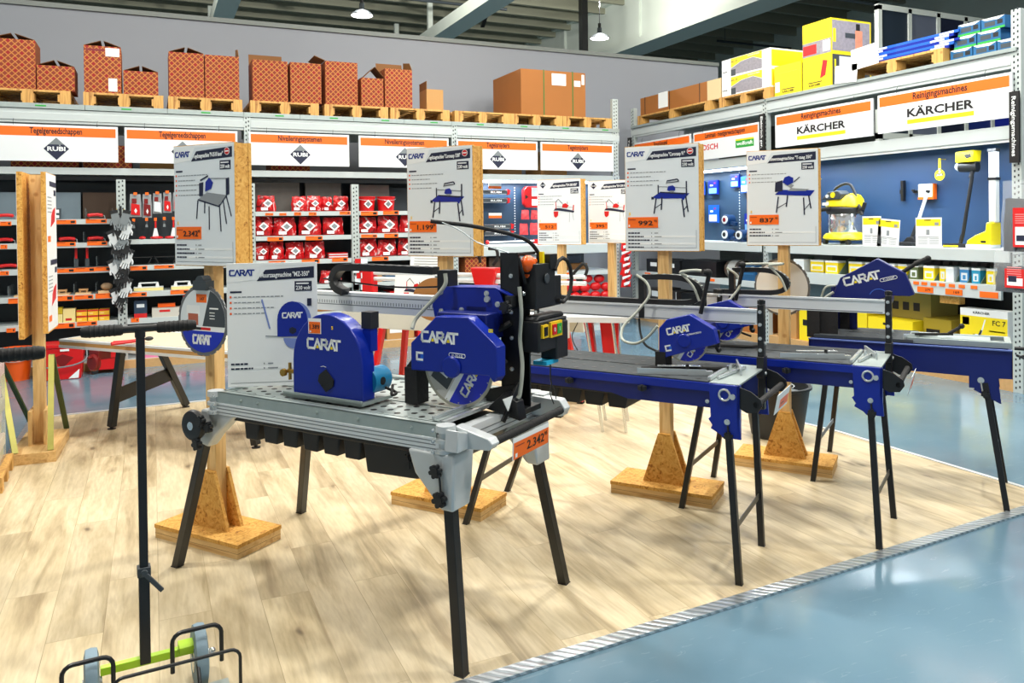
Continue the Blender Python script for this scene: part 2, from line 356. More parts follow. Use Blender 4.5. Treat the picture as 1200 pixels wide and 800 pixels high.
def carat(b, u, v, h, m, my, depth=.0008, slant=0, wd=.265, width=None):
    """the CARAT lettering, left end at u, baseline v"""
    k = h; ku = (width or 4.5*h)/4.5
    b.strokes(LOGO, u, v, k, wd*h, m, depth, slant, ku)
    if my is not None:
        for c in (1.38, 3.35):
            P = [(u+(c-.2+slant*.02)*ku, v+.02*k), (u+(c+.2+slant*.02)*ku, v+.02*k), (u+(c+.1+slant*.3)*ku, v+.34*k), (u+(c-.1+slant*.3)*ku, v+.34*k)]
            b.prism(P, 2, .0003, depth*.8, my)
def tagset(o, label, cat, group=None):
    o['label'] = label; o['category'] = cat
    if group: o['group'] = group
    return o
def thing(name, label, cat, loc=(0, 0, 0), rz=0, group=None):
    o = bpy.data.objects.new(name, None); COL.objects.link(o); o.location = loc; o.rotation_euler = (0, 0, rz); o.empty_display_size = .1
    return tagset(o, label, cat, group)
def struct(name, b, m, **k):
    o = b.obj(name, m, **k); o['kind'] = 'structure'; return o
def place(o, loc, rz=0, rx=0, ry=0):
    o.location = loc; o.rotation_euler = (rx, ry, rz); return o
KIDS = {}
def dup(root, loc, rz=None, label=None, group=None):
    r = root.copy(); COL.objects.link(r); r.location = loc
    if rz is not None: r.rotation_euler = (0, 0, rz)
    if label: r['label'] = label
    if group: r['group'] = group
    ch = [o for o in COL.objects if o.parent == root]
    for c in ch:
        d = c.copy(); COL.objects.link(d); d.parent = r
        for g in [o for o in COL.objects if o.parent == c]:
            e = g.copy(); COL.objects.link(e); e.parent = d
    return r
def arc(c, r, a0, a1, n=10, f=lambda p, q: (p, q)):
    return [f(c[0]+r*math.cos(R(a0+(a1-a0)*i/n)), c[1]+r*math.sin(R(a0+(a1-a0)*i/n))) for i in range(n+1)]
ORD = ['first', 'second', 'third', 'fourth', 'fifth', 'sixth', 'seventh', 'eighth', 'ninth', 'tenth', 'eleventh', 'twelfth', 'thirteenth', 'fourteenth', 'fifteenth', 'sixteenth']
NUM = ['zero', 'one', 'two', 'three', 'four', 'five', 'six', 'seven', 'eight', 'nine', 'ten', 'eleven', 'twelve', 'thirteen', 'fourteen', 'fifteen', 'sixteen']
def nth(i, n):
    """position word in a row of n, counted from the left"""
    if n == 1: return 'the only'
    if i == 0: return 'leftmost'
    if i == n-1: return 'rightmost'
    return ORD[i]+' from the left'
# ================================================================== building shell
b = MB(); b.box(-14, 26, -8, 34, -.12, 0); struct('floor', b, M_EPOXY)
# laminate display floor: front edge, left edge, back edge and slanted right edge
b = MB(); b.prism([(-.88, 2.37), (4.20, 2.68), (4.46, 2.80), (4.46, 4.20), (3.98, 7.45), (-.88, 7.38)], 2, 0.0005, .009); struct('floor_laminate', b, M_FLOOR)
b = MB(); b.bar((-.95, 2.335, .006), (4.26, 2.653, .006), .062, .010)
struct('trim_1', b, M_TREAD)
b = MB(); b.bar((-.90, 2.36, .006), (-.90, 7.40, .006), .05, .010); struct('trim_2', b, M_TREAD)
b = MB(); b.bar((4.48, 2.70, .006), (4.48, 4.20, .006), .03, .010); b.bar((4.48, 4.20, .006), (4.0, 7.45, .006), .03, .010); struct('trim_3', b, alu)
b = MB(); b.bar((-.90, 7.41, .006), (4.0, 7.48, .006), .03, .010); struct('trim_4', b, alu)
b = MB(); b.box(-6, 9.15, 11.2, 11.32, 0, 4.25); struct('wall_back', b, backw)
b = MB(); b.box(-6, 9.15, 11.17, 11.34, 4.25, 4.31); struct('trim_5', b, mat('partition_cap_rail', (120, 126, 122), .5))
b = MB(); b.box(-14, 26, -8, 34, 7.6, 7.75); struct('ceiling', b, M_DECK)
b = MB(); b.box(-14, 26, 34, 34.2, 0, 7.7); struct('wall_far', b, mat('far_hall_wall', (120, 124, 116), .7))
b = MB(); b.box(26, 26.2, -8, 34, 0, 7.7); struct('wall_right', b, mat('far_hall_wall', (120, 124, 116), .7))
k = 0
for i in range(25):
    y = 9+i*.98; b = MB(); b.box(-10, 25.8, y-.05, y+.05, 7.25, 7.6)
    o = struct('trim_%d' % (6+i), b, mat('roof_purlin', (150, 150, 130), .6))
for i, (x, w_, z0) in enumerate([(1.45, .42, 6.0), (6.45, .5, 6.0), (-3.6, .42, 6.0)]):
    b = MB(); b.box(x-w_/2, x+w_/2, 6, 33.9, z0, z0+.28)
    for y in range(7, 33, 3): b.box(x-.06, x+.06, y-.05, y+.05, z0+.28, 7.26)
    struct('trim_%d' % (40+i), b, beamw)
b = MB(); b.box(11.45, 11.95, 4, 33.9, 6.2, 7.5); b.box(11.3, 12.1, 4, 33.9, 6.0, 6.2); b.box(11.3, 12.1, 4, 33.9, 7.4, 7.55)
for y in range(5, 33, 4): b.box(11.38, 12.02, y, y+.12, 6.2, 7.4)
struct('trim_43', b, beamw)
b = MB(); b.box(18.4, 19.2, 4, 33.9, 6.1, 7.5); struct('trim_44', b, beamw)
# services under the roof
t = thing('sprinkler_pipe', 'dark sprinkler pipework hung from thin rods below the roof deck', 'pipe', (0, 0, 0))
for n, (p, q) in enumerate([((4.6, 17.5, 6.7), (7.9, 17.5, 6.7)), ((9.6, 12.6, 6.1), (11.2, 12.6, 6.1)), ((8.0, 13.2, 6.6), (10.9, 14.6, 6.6)), ((14.5, 14, 6.8), (22, 14, 6.8)), ((15.5, 19, 6.9), (24, 19, 6.9))]):
    b = MB(); b.cyl(p, q, .035); b.obj('pipe', mgrey if n % 2 else dgrey, t)
    b = MB(); b.cyl((p[0]+.3, p[1], p[2]), (p[0]+.3, p[1], 7.5), .008, n=6); b.cyl((q[0]-.3, q[1], q[2]), (q[0]-.3, q[1], 7.5), .008, n=6); b.obj('hanger_rod', dgrey, t)
t = thing('cable_tray', 'dark cable trays slanting across under the purlins', 'cable tray', (0, 0, 0))
for p, q in [((-1.5, 14, 6.9), (-.2, 20, 6.9)), ((2.2, 15, 6.9), (3.6, 19, 6.9)), ((4.3, 15, 6.9), (5.2, 18, 6.9)), ((7.0, 16, 6.9), (8.3, 20, 6.9)), ((3.3, 14.5, 6.9), (4.8, 17, 6.9))]:
    b = MB(); b.bar(p, q, .1, .06); b.obj('tray', black, t)
    b = MB(); b.cyl(p, (p[0], p[1], 7.3), .01, n=6); b.cyl(q, (q[0], q[1], 7.3), .01, n=6); b.obj('hanger_rod', dgrey, t)
t = thing('steel_column', 'slim dark roof column rising behind the back partition', 'column', (8.2, 14.3, 0)); b = MB(); b.box(-.07, .07, -.07, .07, 0, 7.5); b.obj('shaft', black, t); b = MB(); b.box(-.16, .16, -.16, .16, 0, .02); b.obj('base_plate', black, t)

# high bay lamps (each holds its own light, plus an added fill for the roof)
def pendant(loc, label, group=None, power=LAMP_W):
    t = thing('pendant_lamp', label, 'lamp', loc, 0, group)
    b = MB(); b.lathe([(.0, .22), (.05, .22), (.055, .10), (.12, .075), (.20, .02), (.225, 0), (.215, -.012), (.20, 0.0)], n=32); b.obj('housing', dgrey, t)
    b = MB(); b.lathe([(.20, -.004), (.20, -.012), (.12, -.02), (0, -.022)], n=32); b.obj('diffuser', lampe, t)
    b = MB(); b.cyl((0, 0, .22), (0, 0, .32), .035); b.cyl((0, 0, .30), (0, 0, 7.25-loc[2]), .008, n=6); b.obj('cord', black, t)
    ld = bpy.data.lights.new('lamp_light', 'AREA'); ld.shape = 'DISK'; ld.size = .4; ld.energy = power; ld.color = (1, .97, .925)
    lo = bpy.data.objects.new('lamp_light', ld); COL.objects.link(lo); lo.parent = t; lo.location = (0, 0, -.035)
    ul = bpy.data.lights.new('roof_fill_light', 'POINT'); ul.energy = power*(2.8 if loc[1] > 12 else 1.6); ul.shadow_soft_size = .08; ul.color = (1, .98, .92)  # added fill above the housing to brighten the roof, not part of the lamp
    uo = bpy.data.objects.new('roof_fill_light', ul); COL.objects.link(uo); uo.parent = t; uo.location = (0.06, 0, .75)
    return t
LX = [(3.72, 15.0), (8.98, 14.95), (3.9, 8.3), (-1.1, 8.0), (9.1, 8.6), (0.9, 5.2), (3.3, 4.7), (5.6, 5.4), (-1.8, 3.1), (2.1, .6), (5.2, 1.5), (9, 2.6), (-1.2, 15)]
LL = ['white lit high bay lamp hanging behind the back wall, left of the two in view', 'white lit high bay lamp hanging before the big white roof girder']
for i, (x, y) in enumerate(LX):
    pendant((x, y, 5.55), LL[i] if i < 2 else 'round high bay lamp hanging above the sales floor out of view', None if i < 2 else 'high bay lamps above the sales floor', LAMP_W*(.55 if i in (2, 3, 4) else 1.0))

# ================================================================== left racking (faces the camera, front at y = 9.64)
YL = 9.64
def upright(x0, x1, z0, z1, y, d=.06, holes=True, ax='x'):
    """perforated upright with punched slots, seen from the front"""
    b = MB()
    if ax == 'x': b.box(x0, x1, y, y+d, z0, z1)
    else: b.box(y, y+d, x0, x1, z0, z1)
    n = int((z1-z0)/.05)
    for i in range(n):
        z = z0+.03+i*.05; c1, c2 = x0+(x1-x0)*.30, x0+(x1-x0)*.70; dz = .012 if i % 2 else 0
        for c, q in ((c1, 0), (c2, .012)):
            if ax == 'x': b.box(c-.007, c+.007, y-.001, y+.002, z+q, z+q+.02, 1)
            else: b.box(y-.001, y+.002, c-.007, c+.007, z+q, z+q+.02, 1)
    return b
def mk_rack(name, label, x0, x1):
    return thing(name, label, 'shelf rack', (x0, YL, 0), 0, None)
RB = [(-3.9, .985, 'left bay of the grey racking along the back wall, with trowels and sponges'), (.985, 3.55, 'middle bay of the grey racking along the back wall, with red bags and buckets'), (3.55, 6.1, 'right bay of the grey racking along the back wall, with the blue pegboard')]
RT = []
for x0, x1, lab in RB:
    t = mk_rack('shelving_rack', lab, x0, x1); RT.append(t); W = x1-x0
    upright(0, .07, 0, 2.84 if x0 > -3 else 2.84, 0).obj('upright', [perf, dark], t)
    if x1 > 6: upright(W-.11, W-.02, 0, 3.28, 0).obj('upright', [perf, dark], t)
    b = MB(); b.box(.07, W, .01, .06, 2.65, 2.80); b.box(.07, W, -.002, .01, 2.68, 2.76); b.box(0.07, W, 1.0, 1.05, 2.65, 2.80); b.obj('top_beam', white, t, bevel=.004)
    b = MB()
    n = int(W/.85)+1
    for i in range(n): b.box(.0+i*W/n, (i+1)*W/n-.004, -.005, 1.08, 2.805, 2.858)
    b.obj('deck', galv, t)
    b = MB()
    for i in range(n): b.box(.35+i*W/n, .45+i*W/n, -.007, -.004, 2.825, 2.84)
    b.obj('green_label', green, t, 'small bright green label')
    b = MB(); b.box(.07, W, .01, .06, 2.11, 2.185); b.box(.07, W, .06, 1.0, 2.15, 2.165); b.obj('middle_beam', white, t, bevel=.003)
    b = MB(); b.box(0, W, 1.06, 1.09, 0, 2.1); b.obj('back_panel', dark, t)
    if x1 < 6:
        b = MB(); b.box(.07, W, -.04, 1.0, 0, .09); b.obj('plinth', white, t)
    else:
        b = MB(); b.box(.07, W, .0, 1.0, .0, .07); b.obj('plinth', white, t)
b = MB()
# --- lower shop shelving, one unit per upright pitch
def tagbox(t, lst, y, par=None, ox=0):
    for (a, c, z0, z1) in lst:
        b = MB(); b.box(a, c, y-.004, y, z0-.004, z1+.004); b.box(a+.01, a+(c-a)*.5, y-.0045, y-.004, z1-.008, z1-.003, 1); b.box(c-(c-a)*.28, c-.012, y-.0045, y-.004, z0+.006, z1-.006, 2)
        o = b.obj('price_tag', [orange, redd, ink], t)
def unit(t, x0, x1, shelves, top, tags, dep=.46, left=True, right=False):
    """shop shelves fixed to the racking bay t, given in world coordinates"""
    I = Matrix.Translation((-t.location.x, -t.location.y, 0))
    def put(o): o.data.transform(I) if o.parent == t else None; return o
    if left: put(upright(x0-.04, x0+.05, .09, top, 9.60).obj('shelf_upright', [perf, dark], t))
    if right: put(upright(x1-.04, x1+.05, .09, top, 9.60).obj('shelf_upright', [perf, dark], t))
    for (z0, z1, q0, q1) in shelves:
        b = MB(); b.box(q0, q1, 9.585, 9.60, z0, z1); b.box(q0, q1, 9.6, 9.6+dep, z1-.025, z1-.003); s = put(b.obj('shelf', white, t, bevel=.002))
        for (a, c, g0, g1) in [g for g in tags if z0-.03 < (g[2]+g[3])/2 < z1+.03 and q0-.02 <= g[0] and g[1] <= q1+.02]:
            b = MB(); y = 9.584; b.box(a, c, y-.004, y, g0-.004, g1+.004); b.box(a+.01, a+(c-a)*.5, y-.0045, y-.004, g1-.008, g1-.003, 1); b.box(c-(c-a)*.28, c-.012, y-.0045, y-.004, g0+.006, g1-.006, 2)
            o = b.obj('price_tag', [orange, redd, ink], s); o.data.transform(I)
    b = MB(); b.box(x0+.05, x1-.04, 9.6+dep+.005, 9.6+dep+.025, .1, top-.02); put(b.obj('shelf_back', dark, t))
    b = MB(); b.box(x0, x1, 9.55, 9.6, 0, .085); put(b.obj('base_board', m_base, t))
m_base = mat('chipboard_base', (196, 156, 104), .7, 0, .15, 30)
TL = [(-1.43, -1.33, 1.573, 1.608), (-1.25, -1.17, 1.579, 1.606), (-0.93, -0.74, 1.584, 1.62), (-0.65, -0.45, 1.59, 1.626), (-1.43, -1.37, 1.335, 1.37), (-1.25, -1.18, 1.348, 1.375), (-0.94, -0.75, 1.349, 1.385), (-0.64, -0.45, 1.351, 1.387), (-1.44, -1.36, 1.062, 1.097), (-1.25, -1.18, 1.073, 1.099), (-0.96, -0.76, 1.068, 1.104), (-0.76, -0.57, 1.07, 1.107), (-0.57, -0.42, 1.073, 1.11), (-1.37, -1.2, 0.765, 0.809), (-0.98, -0.78, 0.77, 0.815), (-0.77, -0.59, 0.778, 0.814), (-0.57, -0.38, 0.777, 0.823), (-0.96, -0.77, 0.479, 0.524), (-0.75, -0.56, 0.493, 0.529), (-1.39, -1.31, 0.467, 0.503)]
unit(RT[0], -1.62, -.315, [(1.575, 1.63, -1.62, -.36), (1.325, 1.378, -1.62, -.36), (1.052, 1.108, -1.62, -.36), (.765, .822, -1.62, -.36), (.472, .530, -1.62, -.36)], 2.06, TL)
TM = [(-0.23, -0.06, 1.069, 1.107), (0.01, 0.21, 1.079, 1.108), (-0.26, -0.07, 0.78, 0.817), (0.17, 0.36, 0.787, 0.825), (-0.23, -0.15, 0.5, 0.537)]
unit(RT[0], -.315, .98, [(1.35, 1.402, -.27, .97), (1.06, 1.12, -.27, .97), (.77, .83, -.27, .97), (.475, .535, -.27, .97)], 2.06, TM)
TR = [(1.2, 1.29, 1.659, 1.679), (1.36, 1.44, 1.658, 1.678), (1.53, 1.61, 1.657, 1.687), (1.7, 1.79, 1.655, 1.686), (2.07, 2.2, 1.663, 1.694), (1.22, 1.4, 1.358, 1.398), (1.66, 1.86, 1.359, 1.4), (1.23, 1.42, 1.077, 1.117), (1.61, 1.82, 1.084, 1.125), (1.97, 2.16, 1.093, 1.135), (1.2, 1.4, .79, .82)]
unit(RT[1], 1.04, 2.26, [(1.648, 1.70, 1.09, 2.21), (1.358, 1.412, 1.09, 2.21), (1.072, 1.128, 1.09, 2.21), (.77, .822, 1.09, 2.21), (.44, .49, 1.09, 2.21)], 2.03, TR)
TS = [(2.33, 2.54, 1.65, 1.692), (2.61, 2.81, 1.659, 1.701), (2.33, 2.53, 1.377, 1.408), (2.62, 2.8, 1.371, 1.414), (2.46, 2.67, 1.088, 1.13)]
unit(RT[1], 2.26, 3.5, [(1.65, 1.70, 2.31, 3.46), (1.37, 1.424, 2.31, 3.46), (1.08, 1.135, 2.31, 3.46), (.77, .82, 2.31, 3.46), (.44, .49, 2.31, 3.46)], 2.03, TS, right=True)
# pegboard wall and stock shelves of the right bay
t = RT[2]; ox = 3.55
b = MB(); b.box(.08, 2.45, .42, .44, 1.22, 2.10)
b.obj('pegboard', pegb, t)
b = MB()
for x in (1.08, 1.9):
    for i in range(22): b.box(x-.006, x+.006, .415, .42, 1.26+i*.036, 1.275+i*.036)
b.obj('slot_strip', whitep, t)
b = MB(); b.box(.07, 2.44, -.005, .45, 1.20, 1.222); b.box(.07, 2.44, -.02, .0, 1.095, 1.222); b.obj('shelf_beam', white, t, bevel=.004)
b = MB(); b.box(.07, 2.44, -.015, .9, .825, .85); b.box(.07, 2.44, -.02, 0, .79, .85); b.obj('shelf', white, t)
b = MB(); b.box(.07, 2.44, -.015, .9, .395, .425); b.box(.07, 2.44, -.02, 0, .366, .425); b.obj('shelf', white, t)
tb = []
for a, c, z0, z1 in [(5.2, 5.32, .795, .835), (4.1, 4.2, .795, .835)]:
    g = MB(); g.box(a-ox, c-ox, -.026, -.021, z0, z1); g.obj('price_tag', orange, t)
b = MB(); b.bar((1.2, .5, .9), (2.3, .5, 1.5), .03, .03, up=(0, 1, 0)); b.bar((1.15, .55, 1.1), (1.0, .55, .45), .03, .03, up=(0, 1, 0)); b.obj('cross_brace', dgrey, t)
# LED tube under the middle beam
b = MB(); b.cyl((.3, .25, 2.10), (2.3, .25, 2.10), .018, n=12); b.obj('light_tube', tubem, t)
for i in range(2):
    ld = bpy.data.lights.new('tube_light', 'AREA'); ld.shape = 'RECTANGLE'; ld.size = .9; ld.size_y = .04; ld.energy = 9; ld.color = (.86, .94, 1)
    lo = bpy.data.objects.new('tube_light', ld); COL.objects.link(lo); lo.parent = t; lo.location = (.75+i*1.1, .25, 2.075)

# ---- hanging category signs
def sign_base(w_, h_):
    b = MB(); b.plane((0, 0, 0), (1, 0, 0), (0, 0, 1)); b.box(-w_/2, w_/2, 0, h_, -.02, 0, 0); return b
def sign(loc, w_, h_, title, kind, label, rz=0):
    t = thing('hanging_sign', label, 'sign', loc, rz, None)
    b = MB(); b.plane((0, 0, 0), (1, 0, 0), (0, 0, 1)); b.box(-w_/2, w_/2, 0, h_, -.022, 0, 0)
    b.rect(-w_/2+.022, w_/2-.022, h_*.685, h_*.935, 1)
    b.obj('sign_board', [signw, orange], t, bevel=.0)
    b = MB(); b.plane((0, -.0008, 0), (1, 0, 0), (0, 0, 1)); tw = len(title)*.0255 if kind != 'K' else len(title)*.0265
    b.text(title, 0, h_*.755, h_*.165, min(w_*.82, tw*w_/1.17), 0, bold=.022); b.obj('lettering', ink, t)
    if kind == 'R':
        b = MB(); b.plane((0, -.0008, 0), (1, 0, 0), (0, 0, 1)); c = h_*.345; r = .118; b.prism([(0, c-r), (r, c), (0, c+r), (-r, c)], 2, 0, .0008, 0)
        b.prism([(-r*.62, c+r*.38), (r*.62, c+r*.38), (0, c+r)], 2, .0009, .0012, 2)
        b.text('RUBI', 0, c-.022, .044, .168, 1, depth=.0022, bold=.03); b.rect(.028, .036, c+.034, c+.042, 1, .002); b.obj('emblem', [navy, whitep, mgrey], t, 'dark diamond emblem')
    if kind == 'K':
        b = MB(); b.plane((0, -.0008, 0), (1, 0, 0), (0, 0, 1)); b.text('K\u00c4RCHER', 0, h_*.33, h_*.20, w_*.50, 0, bold=.03); b.rect(-w_*.25, w_*.25, h_*.155, h_*.26, 1, .001); b.obj('emblem', [ink, yelp], t, 'black lettering over a yellow bar')
    if kind == 'B':
        b = MB(); b.plane((0, -.0008, 0), (1, 0, 0), (0, 0, 1)); b.text('BOSCH', -w_*.25, h_*.33, h_*.19, w_*.30, 0, bold=.02); b.rect(w_*.17, w_*.43, h_*.26, h_*.50, 1, .001); b.rect(w_*.17, w_*.43, h_*.50, h_*.55, 3, .001)
        b.text('wolfcraft', w_*.30, h_*.34, h_*.12, w_*.23, 2, depth=.002, bold=.02); b.obj('emblem', [red, green, whitep, yelp], t, 'red and green brand lettering')
    b = MB()
    for q in (-w_*.33, w_*.33): b.tube([(q, -.01, h_-.01), (q, -.012, h_+.03), (q+.004, .0, h_+.055)], .0025, 6)
    b.obj('hook', dgrey, t)
    return t
T1, T2, T3 = 'Tegelgereedschappen', 'Nivelleringssystemen', 'Tegelsnijders'
for i, (x0, x1, ti) in enumerate([(-1.5, -.33, T1), (-.265, .905, T1), (1.03, 2.2, T2), (2.32, 3.49, T2), (3.6, 4.77, T3), (4.82, 5.97, T3)]):
    sign(((x0+x1)/2, 9.60, 2.245), x1-x0, .385, ti, 'R', 'white orange banded sign, %s of the six along the back racking' % nth(i, 6).replace('leftmost', 'leftmost'))

# ================================================================== right racking (front at x = 6.87, running away from the camera)
XR = 6.87
def mk_rrack(y0, y1, lab, up_top, last=False):
    """local x runs along the rack front (towards the camera side), built with rz = -90: local (x, y) -> world (y0.., x)"""
    t = thing('shelving_rack', lab, 'shelf rack', (XR, y1, 0), R(-90)); W = y1-y0
    upright(W-.085, W, 0, up_top, 0).obj('upright', [perf, dark], t)
    if last: upright(-.02, .07, 0, 3.3, 0).obj('upright', [perf, dark], t)
    b = MB(); b.box(0, W-.085, .005, .05, 2.84, 2.985); b.box(0, W-.085, -.004, .005, 2.87, 2.95); b.box(0, W, 1.0, 1.05, 2.84, 2.98); b.obj('top_beam', white, t, bevel=.004)
    b = MB(); b.box(0, W-.03, -.02, 1.08, 2.985, 3.018); b.obj('deck', galv, t)
    b = MB(); b.box(0, W-.085, .005, .05, 2.225, 2.345); b.box(0, W-.085, .05, 1.0, 2.30, 2.32); b.obj('middle_beam', white, t, bevel=.004)
    b = MB(); b.box(.0, W-.085, -.03, .55, 1.225, 1.25); b.box(0, W-.085, -.04, -.02, 1.135, 1.25); b.obj('display_shelf', white, t, bevel=.004)
    b = MB(); b.box(0, W, 1.06, 1.09, 0, 2.3) if last is False else b.box(0, W, 1.06, 1.09, 1.25, 2.3); b.obj('back_panel', dark, t)
    return t
RK = mk_rrack(4.395, 7.5, 'right racking bay with the yellow cleaning machines in front of a slate blue panel', 3.35)
RE = mk_rrack(7.5, 10.5, 'right racking bay with the blue power tool packs, next to the back racking', 3.0, True)
# vertical sign strips
def vsign(loc, h_, txt, label, w_=.085, txtc=whitep):
    t = thing('aisle_sign', label, 'sign', loc, R(-90)); b = MB(); b.box(-w_/2, w_/2, -.02, 0, 0, h_); b.obj('sign_board', ink, t)
    b = MB(); b.plane((0, -.0205, h_*.93), (0, 0, -1), (1, 0, 0)); b.text(txt, 0, -.018, .036, h_*.84, 0, align='l'); b.obj('lettering', txtc, t); return t
vsign((XR-.025, 4.43, 2.01), .62, 'Reinigingsmachines', 'black vertical sign with white lettering on the right edge upright')
vsign((XR-.025, 7.545, 2.375), .46, 'Elektrisch ger.', 'black vertical sign between the blue pack bay and the yellow machine bay')
vsign((XR-.05, 10.47, 2.35), .49, 'Tegelzagen', 'black vertical sign on the corner upright of both rackings')
sign((XR-.03, 9.69, 2.36), 1.42, .385, 'Steunbeugel', 'N', 'orange banded white sign without emblem, beside the corner upright', R(-90))
sign((XR-.03, 8.26, 2.36), 1.30, .385, 'Laminaat- meetgereedschappen', 'B', 'orange banded sign with red and green brand names', R(-90))
sign((XR-.03, 6.625, 2.40), 1.41, .39, 'Reinigingsmachines', 'K', 'white cleaning machine sign with yellow bar, further of the two', R(-90))
sign((XR-.03, 5.155, 2.41), 1.40, .395, 'Reinigingsmachines', 'K', 'white cleaning machine sign with yellow bar, nearer of the two', R(-90))
# slate blue niche behind the machines, lower price shelves
b = MB(); b.box(.02, 3.0, .50, .52, 1.25, 2.30); b.obj('niche_panel', backb, RK)
b = MB(); b.box(0, 3.02, .02, .05, 2.20, 2.226); b.obj('light_strip_cover', whitep, RK)
for i in range(3):
    ld = bpy.data.lights.new('tube_light', 'AREA'); ld.shape = 'RECTANGLE'; ld.size = .9; ld.size_y = .04; ld.energy = 9; ld.color = (.88, .95, 1)
    lo = bpy.data.objects.new('tube_light', ld); COL.objects.link(lo); lo.parent = RK; lo.location = (.5+i*1.0, .15, 2.19)
b = MB(); b.box(.3, 2.9, -.03, .8, .905, .93); b.box(.3, 2.95, -.05, -.02, .80, .93); b.obj('price_shelf', white, RK, bevel=.003)
b = MB(); b.box(0, 3.02, 0, 1.0, 0, .12); b.obj('plinth', m_base, RK)
b = MB(); b.box(.0, 1.35, .0, .8, .905, .93); b.obj('shelf', white, RK)
for k_, (a, c) in enumerate([(6.98-.0-0, 0)]): pass
for y0 in (5.50, 5.40, 5.31, 5.21, 5.12, 5.02, 4.92, 4.80):
    g = MB(); q = 7.5-y0; g.box(q-.03, q+.03, -.057, -.051, .885, .915); g.obj('price_tag', orange, RK)
for y0, s_ in ((5.30, '279'), (5.0, '169'), (4.66, None)):
    g = MB(); q = 7.5-y0; g.box(q-.085, q+.085, -.057, -.051, .815, .868); 
    if s_: g.plane((q+.03, -.0575, .83), (1, 0, 0), (0, 0, 1)); g.text(s_, 0, 0, .022, .06, 1)
    g.obj('price_tag', [orange, ink], RK)
# power tool bay: back wall and light, stock shelf below
b = MB(); b.box(.02, 2.88, .42, .44, 1.25, 2.30); b.obj('pegboard', pegb, RE)
b = MB()
for x in (1.15, 2.0):
    for i in range(24): b.box(x-.006, x+.006, .415, .42, 1.3+i*.038, 1.315+i*.038)
b.obj('slot_strip', whitep, RE)
b = MB(); b.cyl((.4, .2, 2.215), (2.7, .2, 2.215), .018, n=12); b.obj('light_tube', tubem, RE)
for i in range(2):
    ld = bpy.data.lights.new('tube_light', 'AREA'); ld.shape = 'RECTANGLE'; ld.size = 1.0; ld.size_y = .04; ld.energy = 13; ld.color = (.82, .93, 1)
    lo = bpy.data.objects.new('tube_light', ld); COL.objects.link(lo); lo.parent = RE; lo.location = (.9+i*1.2, .2, 2.19)
b = MB(); b.box(0.0, 2.9, -.01, .9, .73, .755); b.box(0, 2.9, -.03, -.01, .685, .765); b.obj('shelf', white, RE, bevel=.003)
b = MB(); b.box(0, 2.9, 0, .9, .0, .10); b.obj('plinth', m_base, RE)
for q in (.45, 1.3, 1.95):
    g = MB(); g.box(q-.07, q+.07, -.037, -.031, .715, .75); g.obj('price_tag', orange, RE)
# ================================================================== diamond saws on the display floor
def knob(b, c, ax, r=.022, m=0):
    """star knob: hub with six lobes; ax is the unit axis"""
    c = Vector(c); a = Vector(ax).normalized(); p = a.orthogonal().normalized(); q = a.cross(p)
    b.cyl(c-a*.012, c+a*.012, r*.62, m=m, n=12)
    for i in range(6):
        t = i*math.pi/3; o = c+(p*math.cos(t)+q*math.sin(t))*r*.7; b.cyl(o-a*.009, o+a*.009, r*.34, m=m, n=8)
def bolt(b, c, ax, r=.008, m=0):
    c = Vector(c); a = Vector(ax).normalized(); b.cyl(c, c+a*.003, r*1.25, m=m, n=14); b.cyl(c+a*.003, c+a*.008, r*.8, m=m, n=6)
def blade(t, x, cy, cz, r, txt=True, name='blade'):
    """saw blade in the y-z plane, printed side towards -x"""
    b = MB(); b.lathe([(0, -.0015), (r*.94, -.0015), (r*.955, -.0022), (r, -.0022), (r, .0022), (r*.955, .0022), (r*.94, .0015), (0, .0015)], (x, cy, cz), 48, ax=0)
    for i in range(16):
        a = i*math.pi/8
        b.cyl((x-.0024, cy+math.cos(a)*r*.9, cz+math.sin(a)*r*.9), (x-.0018, cy+math.cos(a)*r*.9, cz+math.sin(a)*r*.9), r*.018, n=8, m=0)
    o = b.obj(name, [mat('blade_steel', (178, 176, 160), .3, .6)], t, 'steel blade rim')
    b = MB(); R0 = r*.93
    th = R(-32)   # print is turned about 30 degrees
    b.plane((x-.0016, cy, cz), (0, -math.cos(th), math.sin(th)), (0, math.sin(th), math.cos(th)))
    def seg(u0, u1, m, h):
        pts = []; n = 14
        for i in range(n+1): u = u0+(u1-u0)*i/n; pts.append((u, -math.sqrt(max(0, R0*R0-u*u))))
        for i in range(n+1): u = u1+(u0-u1)*i/n; pts.append((u, math.sqrt(max(0, R0*R0-u*u))))
        b.prism(pts, 2, 0, h, m)
    seg(-R0*.999, R0*.1, 0, .0004); seg(R0*.1, R0*.26, 1, .0006); seg(R0*.26, R0*.999, 2, .0006)
    b.rect(-R0*.55, R0*.05, -R0*.75, -R0*.2, 3, .0007); b.rect(-R0*.5, -R0*.1, -R0*.5, -R0*.15, 1, .0009)
    M0 = b.M.copy(); b.M = M0 @ Matrix.Rotation(R(90), 4, 'Z')
    carat(b, -R0*.55, -R0*.62, R0*.2, 1, 4, .0012)
    b.M = M0
    b.obj('blade_print', [mat('blade_label_grey', (196, 196, 190), .45), whitep, mat('blade_label_blue', (20, 40, 190), .4), dgrey, yelp], o, 'blue, white and grey printed blade label')
    return o
def holes(b, x0, x1, y0, y1, dx, dy, z, r, m):
    i = 0; y = y0
    while y < y1:
        x = x0+(dx/2 if i % 2 else 0)
        while x < x1: b.cyl((x, y, z), (x, y, z+.0006), r, n=14, m=m); x += dx
        y += dy; i += 1
